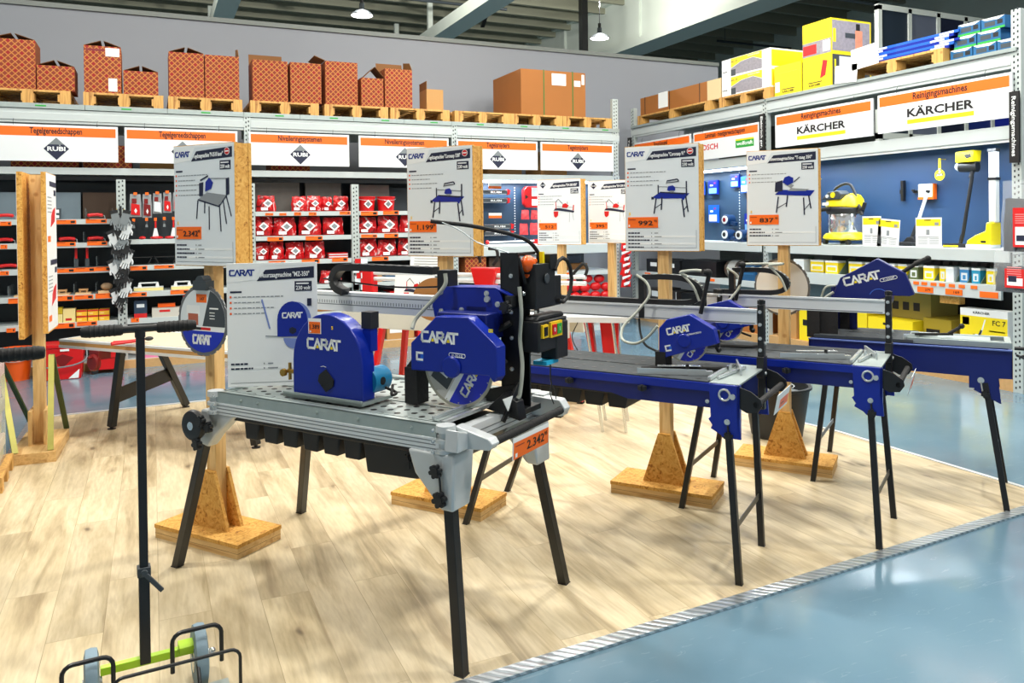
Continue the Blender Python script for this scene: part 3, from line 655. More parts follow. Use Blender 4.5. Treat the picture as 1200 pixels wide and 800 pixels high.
def chain_loop(b, pts, w, th, m=0, m2=1, rungs=True):
    """energy chain: flat links following pts (y, z) centred at x of each point"""
    P = [Vector(p) for p in pts]; L = 0
    out = []
    for a, c in zip(P, P[1:]):
        n = max(1, int((c-a).length/.018))
        for i in range(n): out.append(a+(c-a)*(i/n))
    out.append(P[-1])
    for i, (a, c) in enumerate(zip(out, out[1:])):
        d = (c-a); b.bar(a-d*.06, c+d*.06, w, th, m, up=Vector((1, 0, 0)).cross(d.normalized()))
        if rungs and i % 2 == 0:
            mid = (a+c)/2; nrm = Vector((1, 0, 0)).cross(d.normalized()).normalized()
            b.bar(mid-d*.3+nrm*(-th*.52), mid+d*.3+nrm*(-th*.52), w*.9, .002, m2, up=nrm)
def curve_pts(pts, n=8):
    """Catmull-Rom through 3D points"""
    P = [Vector(p) for p in pts]; P = [P[0]*2-P[1]]+P+[P[-1]*2-P[-2]]; out = []
    for i in range(1, len(P)-2):
        for k in range(n):
            t = k/n; a, b_, c, d = P[i-1:i+3]
            out.append(.5*((2*b_)+(c-a)*t+(2*a-5*b_+4*c-d)*t*t+(3*b_-a-3*c+d)*t**3))
    out.append(P[-2]); return out
UD = ((0, -1, 0), (0, 0, 1))    # prints on faces that look along -x

# ------------------------------------------------------------------ the big aluminium framed saw in front
A = thing('stone_saw', 'large rail saw on an aluminium frame with galvanised plate table, nearest in front', 'saw', (.913, 2.562, 0), R(34.5))
W = .66; LN = 1.245
for x0, nm in ((0, 'near'), (W-.042, 'far')):
    b = MB(); b.box(x0, x0+.042, .03, LN-.03, .752, .800)
    for z in (.760, .775, .788): b.box(x0-.0008, x0, .05, LN-.05, z, z+.004, 1)
    b.obj('frame_rail', [alu, mgrey], A, bevel=.0015)
for y0 in (0, LN-.045): b = MB(); b.box(.03, W-.03, y0, y0+.045, .752, .815); b.box(.05, W-.05, y0-.001, y0, .765, .769, 1); b.box(.05, W-.05, y0-.001, y0, .785, .789, 1); b.obj('end_rail', [alu, mgrey], A, bevel=.0015)
b = MB(); b.box(.004, .010, .05, LN-.04, .80, .846); b.box(.004, .034, .05, LN-.04, .842, .846); b.box(W-.010, W-.004, .05, LN-.04, .80, .846); b.box(W-.034, W-.004, .05, LN-.04, .842, .846)
for y in (.16, .62, 1.05, .95, .41): bolt(b, (.004, y, .822), (-1, 0, 0), .006)
b.obj('rim', galv, A)
b = MB(); b.box(.04, .255, .085, 1.20, .828, .836); b.box(.040, .255, .075, .095, .836, .846); b.box(.040, .05, .075, 1.2, .836, .846); b.box(.04, .255, 1.19, 1.2, .836, .846)
holes(b, .075, .25, .13, 1.18, .058, .058, .8362, .0125, 1); b.obj('table_plate', [galv, ink], A, bevel=.0)
b = MB(); b.box(.268, .62, .085, 1.20, .828, .836); b.box(.61, .62, .075, 1.2, .836, .846); b.box(.268, .62, .075, .095, .836, .846)
holes(b, .305, .60, .13, 1.18, .058, .058, .8362, .0125, 1); b.obj('table_plate', [galv, ink], A)
b = MB(); b.bar((.05, .055, .842), (.62, .055, .842), .018, .012); b.bar((.055, .10, .850), (.40, .10, .850), .012, .016); b.obj('stop_bar', zinc, A)
# corner castings, leg brackets and legs
for i, (cx, cy, sx, sy, fx, fy) in enumerate([(0, 0, 1, 1, -.008, -.054), (W, 0, -1, 1, .771, -.045), (0, LN, 1, -1, .058, 1.554), (W, LN, -1, -1, .811, 1.554)]):
    b = MB(); b.lathe([(.036, .75), (.036, .764), (.026, .766), (.026, .786), (.036, .788), (.036, .80), (.026, .802), (.026, .822), (.036, .824), (.034, .846), (.0, .848)], (cx+sx*.02, cy+sy*.02, 0), 20)
    for z in (.757, .793, .83): bolt(b, (cx-sx*.014, cy+sy*.05, z), (-sx, 0, 0), .006, 1)
    b.obj('corner_casting', [alud, zinc], A)
    b = MB()
    if sy > 0:
        b.prism([(cy-.02, .752), (cy+.165, .752), (cy+.135, .67), (cy+.05, .585), (cy+.03, .56), (cy-.03, .56), (cy-.035, .60), (cy-.03, .72)], 0, cx-sx*.012, cx+sx*.075)
        b.prism([(cx-sx*.012, .752), (cx+sx*.115, .752), (cx+sx*.10, .62), (cx+sx*.085, .56), (cx-sx*.02, .56)], 1, cy-.034, cy+.02)
    else:
        b.prism([(cy+.06, .76), (cy-.15, .752), (cy-.03, .655), (cy+.02, .60), (cy+.07, .61), (cy+.085, .69)], 0, cx+sx*.005, cx+sx*.06)
    b.obj('leg_bracket', alud, A, bevel=.008)
    top = (cx+sx*(.035 if sx > 0 else .03), cy+sy*(.02 if sy > 0 else -.05), .66 if sy > 0 else .68)
    b = MB(); b.bar(top, (fx, fy, .006), .038, .038, up=(1, 0, 0)); b.bar(Vector((fx, fy, .012)), (fx, fy, 0), .042, .042, up=(1, 0, 0)); b.obj('leg', black, A, bevel=.002)
    b = MB(); k0 = (cx-sx*.03, cy+sy*.02, .70); knob(b, (cx-sx*.03, cy+.03*sy, .695 if sy > 0 else .70), (sx, 0, 0), .024); b.obj('knob', blackp, A)
    if sy > 0:
        b = MB(); knob(b, (cx-sx*.03, cy+.015, .60), (sx, 0, 0), .028); b.cyl((cx-sx*.025, cy+.018, .685), (cx-sx*.025, cy+.012, .62), .004, n=8); b.obj('knob', blackp, A)
# transport wheel on the left end
b = MB(); b.lathe([(.012, -.016), (.040, -.018), (.062, -.014), (.067, 0), (.062, .014), (.040, .018), (.012, .016)], (-.035, 1.30, .70), 28, ax=0); b.obj('wheel', black, A)
b = MB(); b.lathe([(.0, -.020), (.018, -.020), (.018, .02), (0, .02)], (-.035, 1.30, .70), 14, ax=0); b.obj('wheel_hub', chrome, A)
b = MB(); knob(b, (-.045, 1.245, .725), (1, 0, 0), .026); b.obj('knob', blackp, A); b = MB(); knob(b, (-.045, 1.27, .625), (1, 0, 0), .026); b.obj('knob', blackp, A)
# handle bar with end brackets, and the price tag
b = MB(); b.prism([(-.01, .84), (-.02, .765), (.04, .765), (.09, .78), (.10, .797), (.085, .81), (.0, .835)], 1, -.055, -.0); b.prism([(-.0, .84), (.0, .76), (-.14, .77), (-.155, .79), (-.14, .81)], 0, .045, .095); b.obj('handle_bracket', alud, A, bevel=.004)
b = MB(); b.prism([(.0, .84), (.0, .76), (-.14, .77), (-.155, .80), (-.13, .835)], 0, .585, .635); b.prism([(.60, .845), (.67, .845), (.68, .76), (.60, .76)], 1, -.05, .0); b.obj('handle_bracket', alud, A, bevel=.004)
b = MB(); b.cyl((.07, -.135, .79), (.61, -.135, .795), .015, n=18); b.obj('handle_grip', rubber, A)
b = MB(); b.plane((.19, -.145, .70), (1, 0, -.0), (0, -.05, 1)); b.rect(0, .265, 0, .078, 0, .002); b.rect(0, .265, .062, .078, 3, .0024); b.rect(.006, .265, 0, .060, 1, .0026); b.rect(.018, .08, .044, .047, 4, .003); b.rect(.018, .032, .006, .02, 3, .003)
b.text('2.342', .165, .016, .032, .13, 2, depth=.0034); b.text('95', .243, .036, .014, .022, 2, depth=.0034)
b.obj('price_tag', [lgrey, orange, ink, paper, redd], A, 'orange price tag hanging under the grip')
# water tray
b = MB(); b.box(.03, W-.03, .07, 1.14, .725, .742)
ys = [1.10, .985, .875, .76, .65, .54, .43]
for y in ys[:-1]: b.prism([(y-.005, .73), (y-.098, .73), (y-.088, .648), (y-.015, .648)], 0, .055, W-.06)
b.prism([(.43, .73), (.09, .73), (.17, .622), (.41, .612)], 0, .05, W-.055); b.obj('water_tray', blackp, A, bevel=.006)
b = MB(); knob(b, (.035, .20, .70), (1, 0, 0), .016); b.cyl((.04, .2, .70), (.04, .2, .66), .004, n=6); b.obj('tray_valve', blackp, A)
# end posts and rail
b = MB(); b.box(.405, .415, -.055, .03, .80, 1.43); b.box(.49, .50, -.05, .03, .80, 1.40); b.box(.405, .50, .02, .03, .80, 1.40); b.box(.38, .56, -.06, .05, .80, .822)
b.prism([(-.055, .82), (-.055, .93), (.30, .84), (.30, .82)], 0, .395, .405); b.obj('post', black, A, bevel=.002)
b = MB()
for z in (.86, .98, 1.10, 1.20, 1.26, 1.34): bolt(b, (.405, -.02, z), (-1, 0, 0), .007)
bolt(b, (.44, -.055, 1.27), (0, -1, 0), .008); bolt(b, (.46, -.055, 1.22), (0, -1, 0), .008)
b.obj('bolts', zinc, A)
b = MB(); b.prism([(-.09, .80), (-.075, .87), (-.02, .90), (.06, .83)], 0, .34, .395); b.bar((.30, -.04, .80), (.395, -.055, .93), .012, .02); b.obj('tilt_bracket', black, A, bevel=.003)
b = MB(); b.prism([(.26, .895), (.33, .895), (.295, .845)], 1, -.068, -.064); b.obj('warning_plate', whitep, A)
b = MB(); b.box(.45, .51, -.02, 1.235, 1.155, 1.24); b.box(.449, .45, 0, 1.22, 1.222, 1.226, 1); b.box(.449, .45, 0, 1.22, 1.183, 1.187, 1)
for i in range(80): b.box(.449, .4495, .03+i*.015, .034+i*.015, 1.19, 1.204, 1)
b.obj('guide_rail', [alu, mgrey], A, bevel=.002)
b = MB(); b.box(.44, .52, 1.17, 1.235, .80, 1.30); b.obj('post', black, A, bevel=.002)
b = MB(); b.box(.36, .404, -.045, -.02, 1.225, 1.265); b.cyl((.37, -.03, 1.225), (.405, -.03, 1.225), .012, m=0); knob(b, (.345, -.03, 1.225), (1, 0, 0), .024); b.obj('clamp_knob', blackp, A)
# saw head
b = MB(); b.prism([(.345, 1.215), (.345, 1.245), (.325, 1.262), (.28, 1.29), (.04, 1.295), (.02, 1.275), (-.005, 1.21), (.05, 1.165), (.335, 1.165)], 0, .385, .40); b.prism([(.28, 1.29), (.04, 1.295), (-.03, 1.268), (-.03, 1.26), (.04, 1.286), (.28, 1.282)], 0, .385, .50)
b.obj('carriage_plate', blue, A, bevel=.002)
b = MB()
for y, z in ((.30, 1.268), (.08, 1.27), (.03, 1.23), (.30, 1.19), (.06, 1.185), (.20, 1.20)): bolt(b, (.385, y, z), (-1, 0, 0), .009)
b.cyl((.39, .075, 1.248), (.374, .075, 1.248), .012); b.obj('carriage_bolts', zinc, A)
G = [(.33, .976), (.33, 1.082), (.208, 1.191), (.062, 1.197), (-.05, 1.108), (-.066, 1.09), (-.064, .982), (-.05, .962), (-.03, .985)]
b = MB(); b.prism(G, 0, .222, .285); g = b.obj('blade_guard', blue, A, bevel=.004)
b = MB(); b.plane((.2218, .33, .976), *UD)
carat(b, .056, .118, .036, 0, 1, width=.166); b.tube([(.19, .068, .0008), (.25, .066, .0008)], .0012, 6, m=0); b.tube([(.19, .082, .0008), (.25, .080, .0008)], .0012, 6, m=0)
b.tube([(p[0], p[1], .0008) for p in arc((.25, .073), .0072, -90, 90, 6)], .0012, 6, m=0); b.tube([(p[0], p[1], .0008) for p in arc((.19, .075), .0072, 90, 270, 6)], .0012, 6, m=0)
b.text('P-3510', .221, .068, .009, .048, 0)
b.strokes([[(1, 1), (0, 1), (0, 0), (1, 0)]], .03, .045, .026, .0085, 0); b.rect(.047, .062, .05, .066, 2); b.rect(.03, .062, .036, .038, 2)
b.obj('lettering', [whitep, yelp, bluel], g, 'white lettering with yellow accents')
b = MB(); b.lathe([(0, -.012), (.036, -.012), (.042, -.006), (.042, 0), (0, 0)], (.222, .135, 1.005), 28, ax=0); b.obj('boss', blue, g)
b = MB(); b.plane((.2218, .0, .0), *UD); b.rect(-.002+.033, .05, 1.145, 1.158, 0); b.rect(.036, .045, 1.15, 1.155, 1); b.obj('warning_sticker', [yelp, whitep], g)
blade(A, .262, .133, 1.005, .16)
b = MB(); b.cyl((.255, .133, 1.005), (.285, .133, 1.005), .03); b.cyl((.285, .133, 1.04), (.44, .133, 1.06), .055, n=20); b.cyl((.30, .133, 1.04), (.43, .133, 1.06), .06, n=20); b.obj('motor', dgrey, A)
b = MB(); b.box(.287, .42, .02, .25, 1.10, 1.20); b.bar((.40, .13, 1.10), (.40, .13, 1.22), .10, .03, up=(1, 0, 0)); b.obj('head_arm', blued, A, bevel=.004)
b = MB(); b.box(.225, .30, .305, .365, .842, .985)
for i in range(40):
    x = .228+random.random()*.07; y = .31+random.random()*.05; b.box(x-.003, x+.003, y-.003, y+.003, .842+random.random()*.004, .985)
b.prism([(.305, .98), (.365, .98), (.33, 1.02), (.305, 1.02)], 0, .23, .29); b.obj('splash_brush', rubber, A)
b = MB(); c = curve_pts([(.43, .86, 1.245), (.43, .905, 1.262), (.43, .925, 1.30), (.43, .895, 1.345), (.43, .82, 1.356), (.43, .6, 1.354), (.43, .36, 1.350)], 5); chain_loop(b, c, .05, .030, 0, 1)
b.obj('cable_chain', [blackp, dgrey], A)
b = MB(); b.box(.40, .46, .27, .33, 1.25, 1.355); b.obj('chain_post', black, A)
b = MB(); b.tube(curve_pts([(.36, .26, 1.345), (.35, .255, 1.30), (.33, .30, 1.24), (.30, .36, 1.17), (.27, .36, 1.13)]), .008); b.obj('water_hose', hosem, A, 'pale grey water hose')
b = MB(); b.tube(curve_pts([(.44, 1.0, 1.30), (.44, .6, 1.275), (.44, .3, 1.285)]), .004, 6); b.obj('cable', black, A)
b = MB(); b.tube(curve_pts([(.40, .02, 1.15), (.38, .10, 1.13), (.37, .05, 1.06), (.39, -.0, 1.0)]), .014); b.tube(curve_pts([(.40, -.02, 1.16), (.37, .06, 1.10), (.385, .01, 1.04)]), .012); b.obj('power_cable', rubber, A)
b = MB(); b.tube(curve_pts([(.40, -.06, 1.30), (.395, -.07, 1.20), (.40, -.06, 1.10), (.39, -.075, 1.0), (.37, -.075, .90), (.36, -.07, .88)]), .008); b.obj('water_hose', hosem, A, 'pale grey hose down the post')
# gearbox with orange cap, switch box, control cables
b = MB(); b.box(.44, .60, -.11, -.055, 1.21, 1.385); b.box(.58, .66, -.105, -.06, 1.21, 1.33); b.prism([(.60, 1.24), (.70, 1.21), (.60, 1.36)], 1, -.10, -.06); b.box(.55, .61, -.115, -.05, 1.36, 1.42); b.cyl((.52, -.112, 1.325), (.52, -.118, 1.325), .02, m=1); b.obj('pump_box', [black, dgrey], A, bevel=.004)
b = MB(); b.ball((.45, -.07, 1.385), (.036, .03, .034), 0); b.cyl((.45, -.07, 1.35), (.46, -.07, 1.33), .018); b.ball((.475, -.08, 1.395), (.016, .016, .014)); b.obj('orange_cap', orangep, A)
b = MB(); b.box(.515, .53, -.10, -.085, 1.385, 1.43); b.obj('yellow_clip', yel, A)
b = MB(); b.tube([(.655+.08*math.cos(a/12*2*math.pi), -.115, 1.31+.09*math.sin(a/12*2*math.pi)) for a in range(-4, 6)], .008); b.tube(curve_pts([(.55, -.08, 1.40), (.48, -.04, 1.48), (.36, .10, 1.53), (.24, .24, 1.555)]), .008); b.tube(curve_pts([(.40, -.06, 1.41), (.405, -.07, 1.36), (.43, -.07, 1.31)]), .006); b.tube([(.40, -.05, 1.425), (.52, -.06, 1.425)], .006); b.obj('control_cable', rubber, A)
b = MB(); b.tube(curve_pts([(.39, -.02, 1.43), (.33, .08, 1.47), (.29, .14, 1.52), (.26, .2, 1.55)]), .0025, 6); b.obj('bowden_wire', zinc, A)
b = MB(); b.box(.425, .66, -.13, -.055, 1.045, 1.165); b.prism([(.43, 1.165), (.66, 1.165), (.64, 1.185), (.45, 1.185)], 1, -.12, -.06); b.box(.56, .66, -.135, -.06, 1.0, 1.15); b.obj('switch_box', blackp, A, bevel=.006)
b = MB(); b.box(.44, .485, -.139, -.13, 1.10, 1.15); b.box(.505, .60, -.139, -.13, 1.095, 1.155); b.box(.449, .476, -.142, -.139, 1.108, 1.142, 1); b.box(.515, .548, -.143, -.139, 1.105, 1.145, 2); b.box(.554, .59, -.143, -.139, 1.105, 1.145, 3)
b.plane((.53, -.1432, 1.117), (1, 0, 0), (0, 0, 1)); b.text('0', 0, 0, .016, None, 4); b.text('I', .042, 0, .016, None, 4); b.obj('switch', [yeld, ink, red, green, whitep], A, 'yellow switch plate with red and green buttons')
b = MB(); b.box(.50, .60, -.12, -.06, .985, 1.0); b.obj('tool_holder', mat('cyan_rubber', (30, 170, 215), .5), A)
b = MB(); b.tube(curve_pts([(.55, -.11, .985), (.55, -.11, .93), (.56, -.11, .90)]), .003, 6); b.tube(curve_pts([(.56, -.11, .90), (.545, -.11, .87), (.575, -.11, .82)]), .0025, 6); b.tube(curve_pts([(.56, -.11, .90), (.585, -.11, .87), (.595, -.11, .83)]), .0025, 6); b.obj('hanging_cord', black, A)

# ------------------------------------------------------------------ wall saw standing on it, and its leaning board
Mz = thing('wall_saw', 'blue arched wall saw with black handle standing on the plate table of the front saw', 'saw', tuple(A.matrix_basis @ Vector((.10, .66, .846))), R(34.5))
def arch(r, w, h, s=0):
    return [(w/2, s), (w/2, h-w*.52)]+[(w/2*math.cos(R(a)), h-w*.52+w*.52*math.sin(R(a))) for a in range(12, 170, 12)]+[(-w/2, h-w*.52), (-w/2, s)]
b = MB(); b.prism([(y*1.0, z) for y, z in arch(0, .375, .345, .012)], 0, .0, .075); g = b.obj('housing', blue, Mz, bevel=.006, seg=3)
b = MB(); b.plane((-.0005, .10, .205), *UD); carat(b, 0, 0, .036, 0, 1, width=.175); b.text('s', .135, .08, .02, None, 3); b.tube([(.07, -.072, .001), (.085, -.069, .001), (.10, -.072, .001)], .001, 5, m=0); b.obj('lettering', [whitep, yelp, yelp, yeld], g, 'white lettering with yellow accents')
b = MB(); b.plane((-.0008, .095, .262), (0, -1, .02), (0, 0, 1)); b.rect(0, .07, 0, .062, 0); b.rect(.004, .066, .002, .048, 1, .0012); b.text('1.389', .035, .02, .017, .054, 2, depth=.0016); b.rect(.008, .016, .005, .012, 3, .0016); b.obj('price_sticker', [paper, orange, ink, paper], g, 'orange price sticker')
b = MB(); b.prism([(0, .035), (.042, .075), (.036, .10), (0, .125), (-.042, .085), (-.038, .06)], 0, -.006, 0); b.cyl((-.008, .02, .06), (-.005, .02, .06), .004); b.obj('flange_plate', ink, g)
b = MB(); b.box(-.02, .165, -.20, .225, -.0, .012); b.box(-.02, -.012, -.2, .225, -.0, .020); b.obj('base_plate', galv, Mz)
b = MB(); b.cyl((.06, -.155, .08), (.155, -.155, .08), .052, n=24); b.cyl((.155, -.155, .08), (.165, -.155, .08), .045, n=24); b.cyl((.10, -.185, .08), (.10, -.207, .08), .016, m=1); b.obj('motor', [teal, ink], Mz, 'teal round motor')
b = MB(); b.tube(curve_pts([(.12, -.2, .05), (.14, -.24, .03), (.10, -.25, .03), (.13, -.23, .06)]), .006); b.obj('cable', rubber, Mz)
b = MB(); b.box(.055, .095, -.185, -.145, .20, .29); b.box(.052, .098, -.19, -.14, .29, .355, 1); b.obj('handle', [blue, blackp], Mz)
b = MB(); b.cyl((.02, .19, .095), (.02, .235, .095), .009); b.cyl((.02, .225, .06), (.02, .225, .13), .007); b.cyl((.01, .245, .09), (-.004, .245, .09), .016, n=8); b.obj('water_valve', brass, Mz)

# ------------------------------------------------------------------ tile saws with blue frames
def tsaw(o, label, L, hy, feet, ch0, tag, far_len=None):
    t = thing('tile_saw', label, 'saw', (o[0], o[1], 0), R(34.5)); W = .48
    b = MB()
    for x0, x1 in ((0, .012), (W-.012, W)): b.prism([(.10, .838), (L, .838), (L, .79), (L-.02, .765), (.58, .755), (.50, .735), (.10, .735)], 0, x0, x1)
    b.obj('side_beam', blued, t)
    b = MB()
    for x0, x1 in ((-.012, .03), (W-.03, W+.012)): b.prism([(x0, .808), (x0, .842), (x1, .842), (x1, .83), (x0+.008, .83), (x0+.008, .808)], 1, .10, L)
    b.box(0, W, L-.02, L, .78, .84); b.obj('table_edge', blue, t)
    b = MB(); b.box(.0, .232, .125, L-.01, .838, .848); b.box(.248, W, .125, L-.01, .838, .848); holes(b, .04, W-.02, .18, L-.05, .085, .075, .8482, .013, 1); b.obj('table_mat', [blackm, ink], t)
    for x0, x1 in ((-.014, .0), (W, W+.014)):
        b = MB(); b.prism([(-.012, .842), (.118, .842), (.112, .70), (.122, .69), (.105, .665), (.112, .65), (.07, .628), (.06, .615), (-.018, .615), (-.012, .70)], 0, x0, x1); b.box(x0, x1+.02 if x0 < 0 else x1, -.012, -.0, .62, .842); b.obj('end_plate', blue, t, bevel=.002)
        b = MB(); s = -1 if x0 < 0 else 1; xx = x0 if s < 0 else x1
        b.tube([(xx+s*.003, .050+.023*math.cos(k*math.pi/10), .800+.023*math.sin(k*math.pi/10)) for k in range(21)], .005, 8); b.cyl((xx, .015, .795), (xx+s*.008, .015, .795), .012); bolt(b, (xx, .04, .685), (s, 0, 0), .010); bolt(b, (xx, .125, .765), (s, 0, 0), .007); b.obj('eye_ring', zinc, t)
        b = MB(); b.cyl((xx+s*.004, .036, .67), (xx+s*.004, .034, .63), .004, n=8); knob(b, (xx+s*.006, .034, .625), (1, 0, 0), .02); b.obj('knob', blackp, t)
    b = MB(); b.box(.0, W, -.008, .12, .838, .846); b.obj('end_deck', galv, t, bevel=.001)
    b = MB(); b.bar((.03, .13, .853), (.40, .13, .853), .014, .018); b.bar((.20, .035, .86), (.42, .115, .862), .008, .034); b.bar((.06, .10, .856), (.36, .06, .856), .01, .012); b.cyl((.22, .09, .85), (.22, .09, .885), .008); b.obj('angle_fence', zinc, t)
    b = MB(); b.bar((.02, .46, .862), (.12, .17, .862), .006, .026); b.bar((.10, .25, .857), (.15, .15, .857), .028, .018); b.bar((.12, .40, .874), (.20, .22, .874), .03, .003); b.cyl((.13, .26, .865), (.13, .26, .89), .008, m=1); b.obj('mitre_gauge', [zinc, blackp], t)
    # legs in pairs with a cross brace
    for (fx0, fy0), (fx1, fy1), ty in ((feet[0], feet[1], .045), (feet[2], feet[3], L-.10)):
        tops = []
        for fx, fy, tx in ((fx0, fy0, .012), (fx1, fy1, W-.012)):
            b = MB(); b.bar((tx, ty, .70), (fx, fy, .002), .028, .028, up=(1, 0, 0)); b.bar((fx, fy, .01), (fx, fy, 0), .031, .031, up=(1, 0, 0)); b.obj('leg', black, t, bevel=.0015); tops.append(((tx, ty, .70), (fx, fy, 0)))
        def at(p, k): return tuple(p[0][i]+(p[1][i]-p[0][i])*k for i in range(3))
        b = MB(); b.bar(at(tops[0], .66), at(tops[1], .66), .005, .026); b.obj('leg_brace', mat('brace_steel', (92, 90, 82), .45, .3), t)
    # handle bar on black side plates
    for x0, x1 in ((-.004, .004), (W-.004, W+.004)):
        b = MB(); b.prism([(-.012, .835), (-.012, .745), (-.04, .73), (-.085, .735), (-.105, .765), (-.10, .79), (-.06, .82)], 0, x0, x1); b.obj('handle_plate', black, t)
    b = MB(); b.cyl((-.004, -.08, .768), (W+.006, -.08, .768), .013, n=16); b.obj('handle_grip', rubber, t)
    if tag:
        b = MB(); b.plane((.22, -.1, .68), (1, 0, 0), (0, -.2, 1)); b.rect(0, .26, 0, .09, 0, .002); b.rect(.08, .255, .012, .055, 1, .0026); b.rect(.1, .16, .03, .036, 2, .003); b.obj('price_tag', [lgrey, mat('salmon_print', (236, 120, 84), .5), redd], t, 'faded orange price tag in a grey holder')
    # water tray
    b = MB(); b.box(.03, W-.03, .50, L-.04, .742, .756); n = int((L-.56)/.12)
    for i in range(n): y = .52+i*.12; b.prism([(y, .745), (y+.11, .745), (y+.10, .672), (y+.015, .672)], 0, .055, W-.05)
    b.obj('water_tray', blackp, t, bevel=.005)
    b = MB(); b.bar((.02, .60, .762), (.05, .45, .757), .03, .004); b.bar((.02, .75, .762), (.05, .62, .757), .03, .004); b.obj('tray_cover', zinc, t)
    for y in (.42, L*.62):
        b = MB(); knob(b, (-.022, y, .795), (0, 0, 1), .02); b.cyl((-.022, y, .78), (-.022, y, .81), .006); b.obj('knob', blackp, t)
    # posts and rail
    for y in (.0, L-.06):
        b = MB(); b.box(.425, .465, y-.012, y+.018, .65 if y == 0 else .80, 1.145); b.box(.41, .48, y-.014, y+.02, .80, .90); b.obj('post', black, t, bevel=.003)
        b = MB()
        for z in (.86, .93, .985, 1.05, 1.11): bolt(b, (.425, y+.005, z), (-1, 0, 0), .007)
        for z in (.82, .96): bolt(b, (.445, y-.012, z), (0, -1, 0), .008)
        b.obj('post_bolts', zinc, t)
    b = MB(); knob(b, (.445, .003, 1.155), (0, 0, 1), .018); b.cyl((.445, .003, 1.14), (.445, .003, 1.16), .006); b.obj('knob', blackp, t)
    b = MB(); b.box(.432, .482, .02, L+.02, 1.048, 1.118); b.box(.4315, .432, .03, L+.01, 1.052, 1.056, 1); b.box(.425, .432, .02, L+.02, 1.112, 1.122); b.obj('guide_rail', [alu, dgrey], t, bevel=.002)
    # head
    d = hy-.29
    G = [(.412+d, 1.04), (.375+d, 1.082), (.265+d, 1.112), (.152+d, 1.052), (.136+d, .985), (.21+d, .962), (.39+d, .902), (.412+d, .912)]
    b = MB(); b.prism(G, 0, .175, .225); g = b.obj('blade_guard', blue, t, bevel=.003)
    b = MB(); s, c = math.sin(R(14)), math.cos(R(14)); b.plane((.1745, .385+d, 1.008), (0, -c, s), (0, s, c)); carat(b, .018, .0, .027, 0, 1, width=.112)
    b.text('CORONAWORXO', .135, -.021, .008, .085, 0); b.strokes([[(1, 1), (0, 1), (0, 0), (1, 0)]], -.008, -.072, .022, .007, 0); b.rect(.008, .02, -.068, -.052, 2); b.obj('lettering', [whitep, yelp, bluel], g, 'white lettering with yellow accents')
    b = MB(); b.lathe([(0, -.008), (.028, -.008), (.032, -.003), (.032, 0), (0, 0)], (.175, .29+d, .99), 24, ax=0); b.obj('boss', blue, g)
    blade(t, .20, .29+d, .988, .104)
    b = MB(); b.cyl((.20, .29+d, 1.0), (.36, .29+d, 1.01), .045, n=18); b.box(.24, .44, .22+d, .36+d, 1.0, 1.05); b.obj('motor', blued, t)
    b = MB(); b.bar((.40, .30+d, 1.05), (.40, .30+d, .92), .02, .05, up=(0, 1, 0)); b.bar((.30, .17+d, 1.03), (.30, .17+d, .94), .015, .02, up=(0, 1, 0)); b.ball((.30, .165+d, .94), .014); b.cyl((.38, .40+d, 1.04), (.38, .40+d, .90), .006); b.obj('head_bracket', black, t)
    b = MB(); b.box(.17, .26, .38+d, .43+d, .852, .93); b.tube(curve_pts([(.12, .48+d, .856), (.16, .35+d, .862), (.24, .18+d, .858), (.30, .12+d, .858)]), .008); b.obj('splash_brush', rubber, t)
    b = MB(); b.cyl((.41, .285+d, 1.09), (.40, .238+d, 1.285), .0105, n=12); b.ball((.40, .243+d, 1.292), .019); b.cyl((.40, .243+d, 1.292), (.375, .262+d, 1.297), .013); b.obj('lever', rubber, t)
    b = MB(); y1 = ch0
    c = curve_pts([(.455, y1+.30, 1.258), (.455, y1+.18, 1.262), (.455, y1+.08, 1.255), (.455, y1+.02, 1.225), (.455, y1, 1.19), (.455, y1+.02, 1.155), (.455, y1+.08, 1.137), (.455, y1+.2, 1.134)], 5)+[Vector((.455, L-.02, 1.134))]
    chain_loop(b, c, .04, .026, 0, 1); b.obj('cable_chain', [blackp, mat('chain_rung', (150, 158, 150), .5)], t)
    b = MB(); b.box(.43, .47, y1+.29, y1+.32, 1.05, 1.262); b.obj('chain_post', black, t)
    b = MB(); b.tube(curve_pts([(.43, y1+.33, 1.27), (.42, y1+.27, 1.23), (.40, y1+.25, 1.17), (.36, y1+.30, 1.09), (.30, y1+.35, 1.02), (.24, y1+.33, .965), (.20, y1+.25, .955), (.18, y1+.18, .99), (.18, y1+.125, 1.05)]), .007); b.tube(curve_pts([(.42, y1+.06, 1.27), (.41, y1+.09, 1.29), (.42, y1+.02, 1.30), (.41, .25+d, 1.295)]), .007); b.tube(curve_pts([(.42, y1+.09, 1.285), (.42, y1+.03, 1.22), (.42, y1-.0, 1.15)]), .006); b.obj('water_hose', hosem, t, 'pale grey water hose')
    b = MB(); b.tube(curve_pts([(.41, y1+.31, 1.05), (.40, y1+.30, .98), (.34, y1+.25, .93), (.28, y1+.16, .91)]), .006); b.obj('cable', rubber, t)
    return t
tsaw((2.25, 2.65), 'blue tile saw with black perforated table and grey rail, second from the front corner', 1.27, .29, [(-.03, -.01), (.42, .005), (-.04, 1.38), (.48, 1.45)], .295, True)
tsaw((3.108, 2.66), 'blue tile saw beside the black bucket, its saw head at the far end', .94, .79, [(-.065, 0), (.385, -.02), (0, .973), (.58, .975)], .51, True)

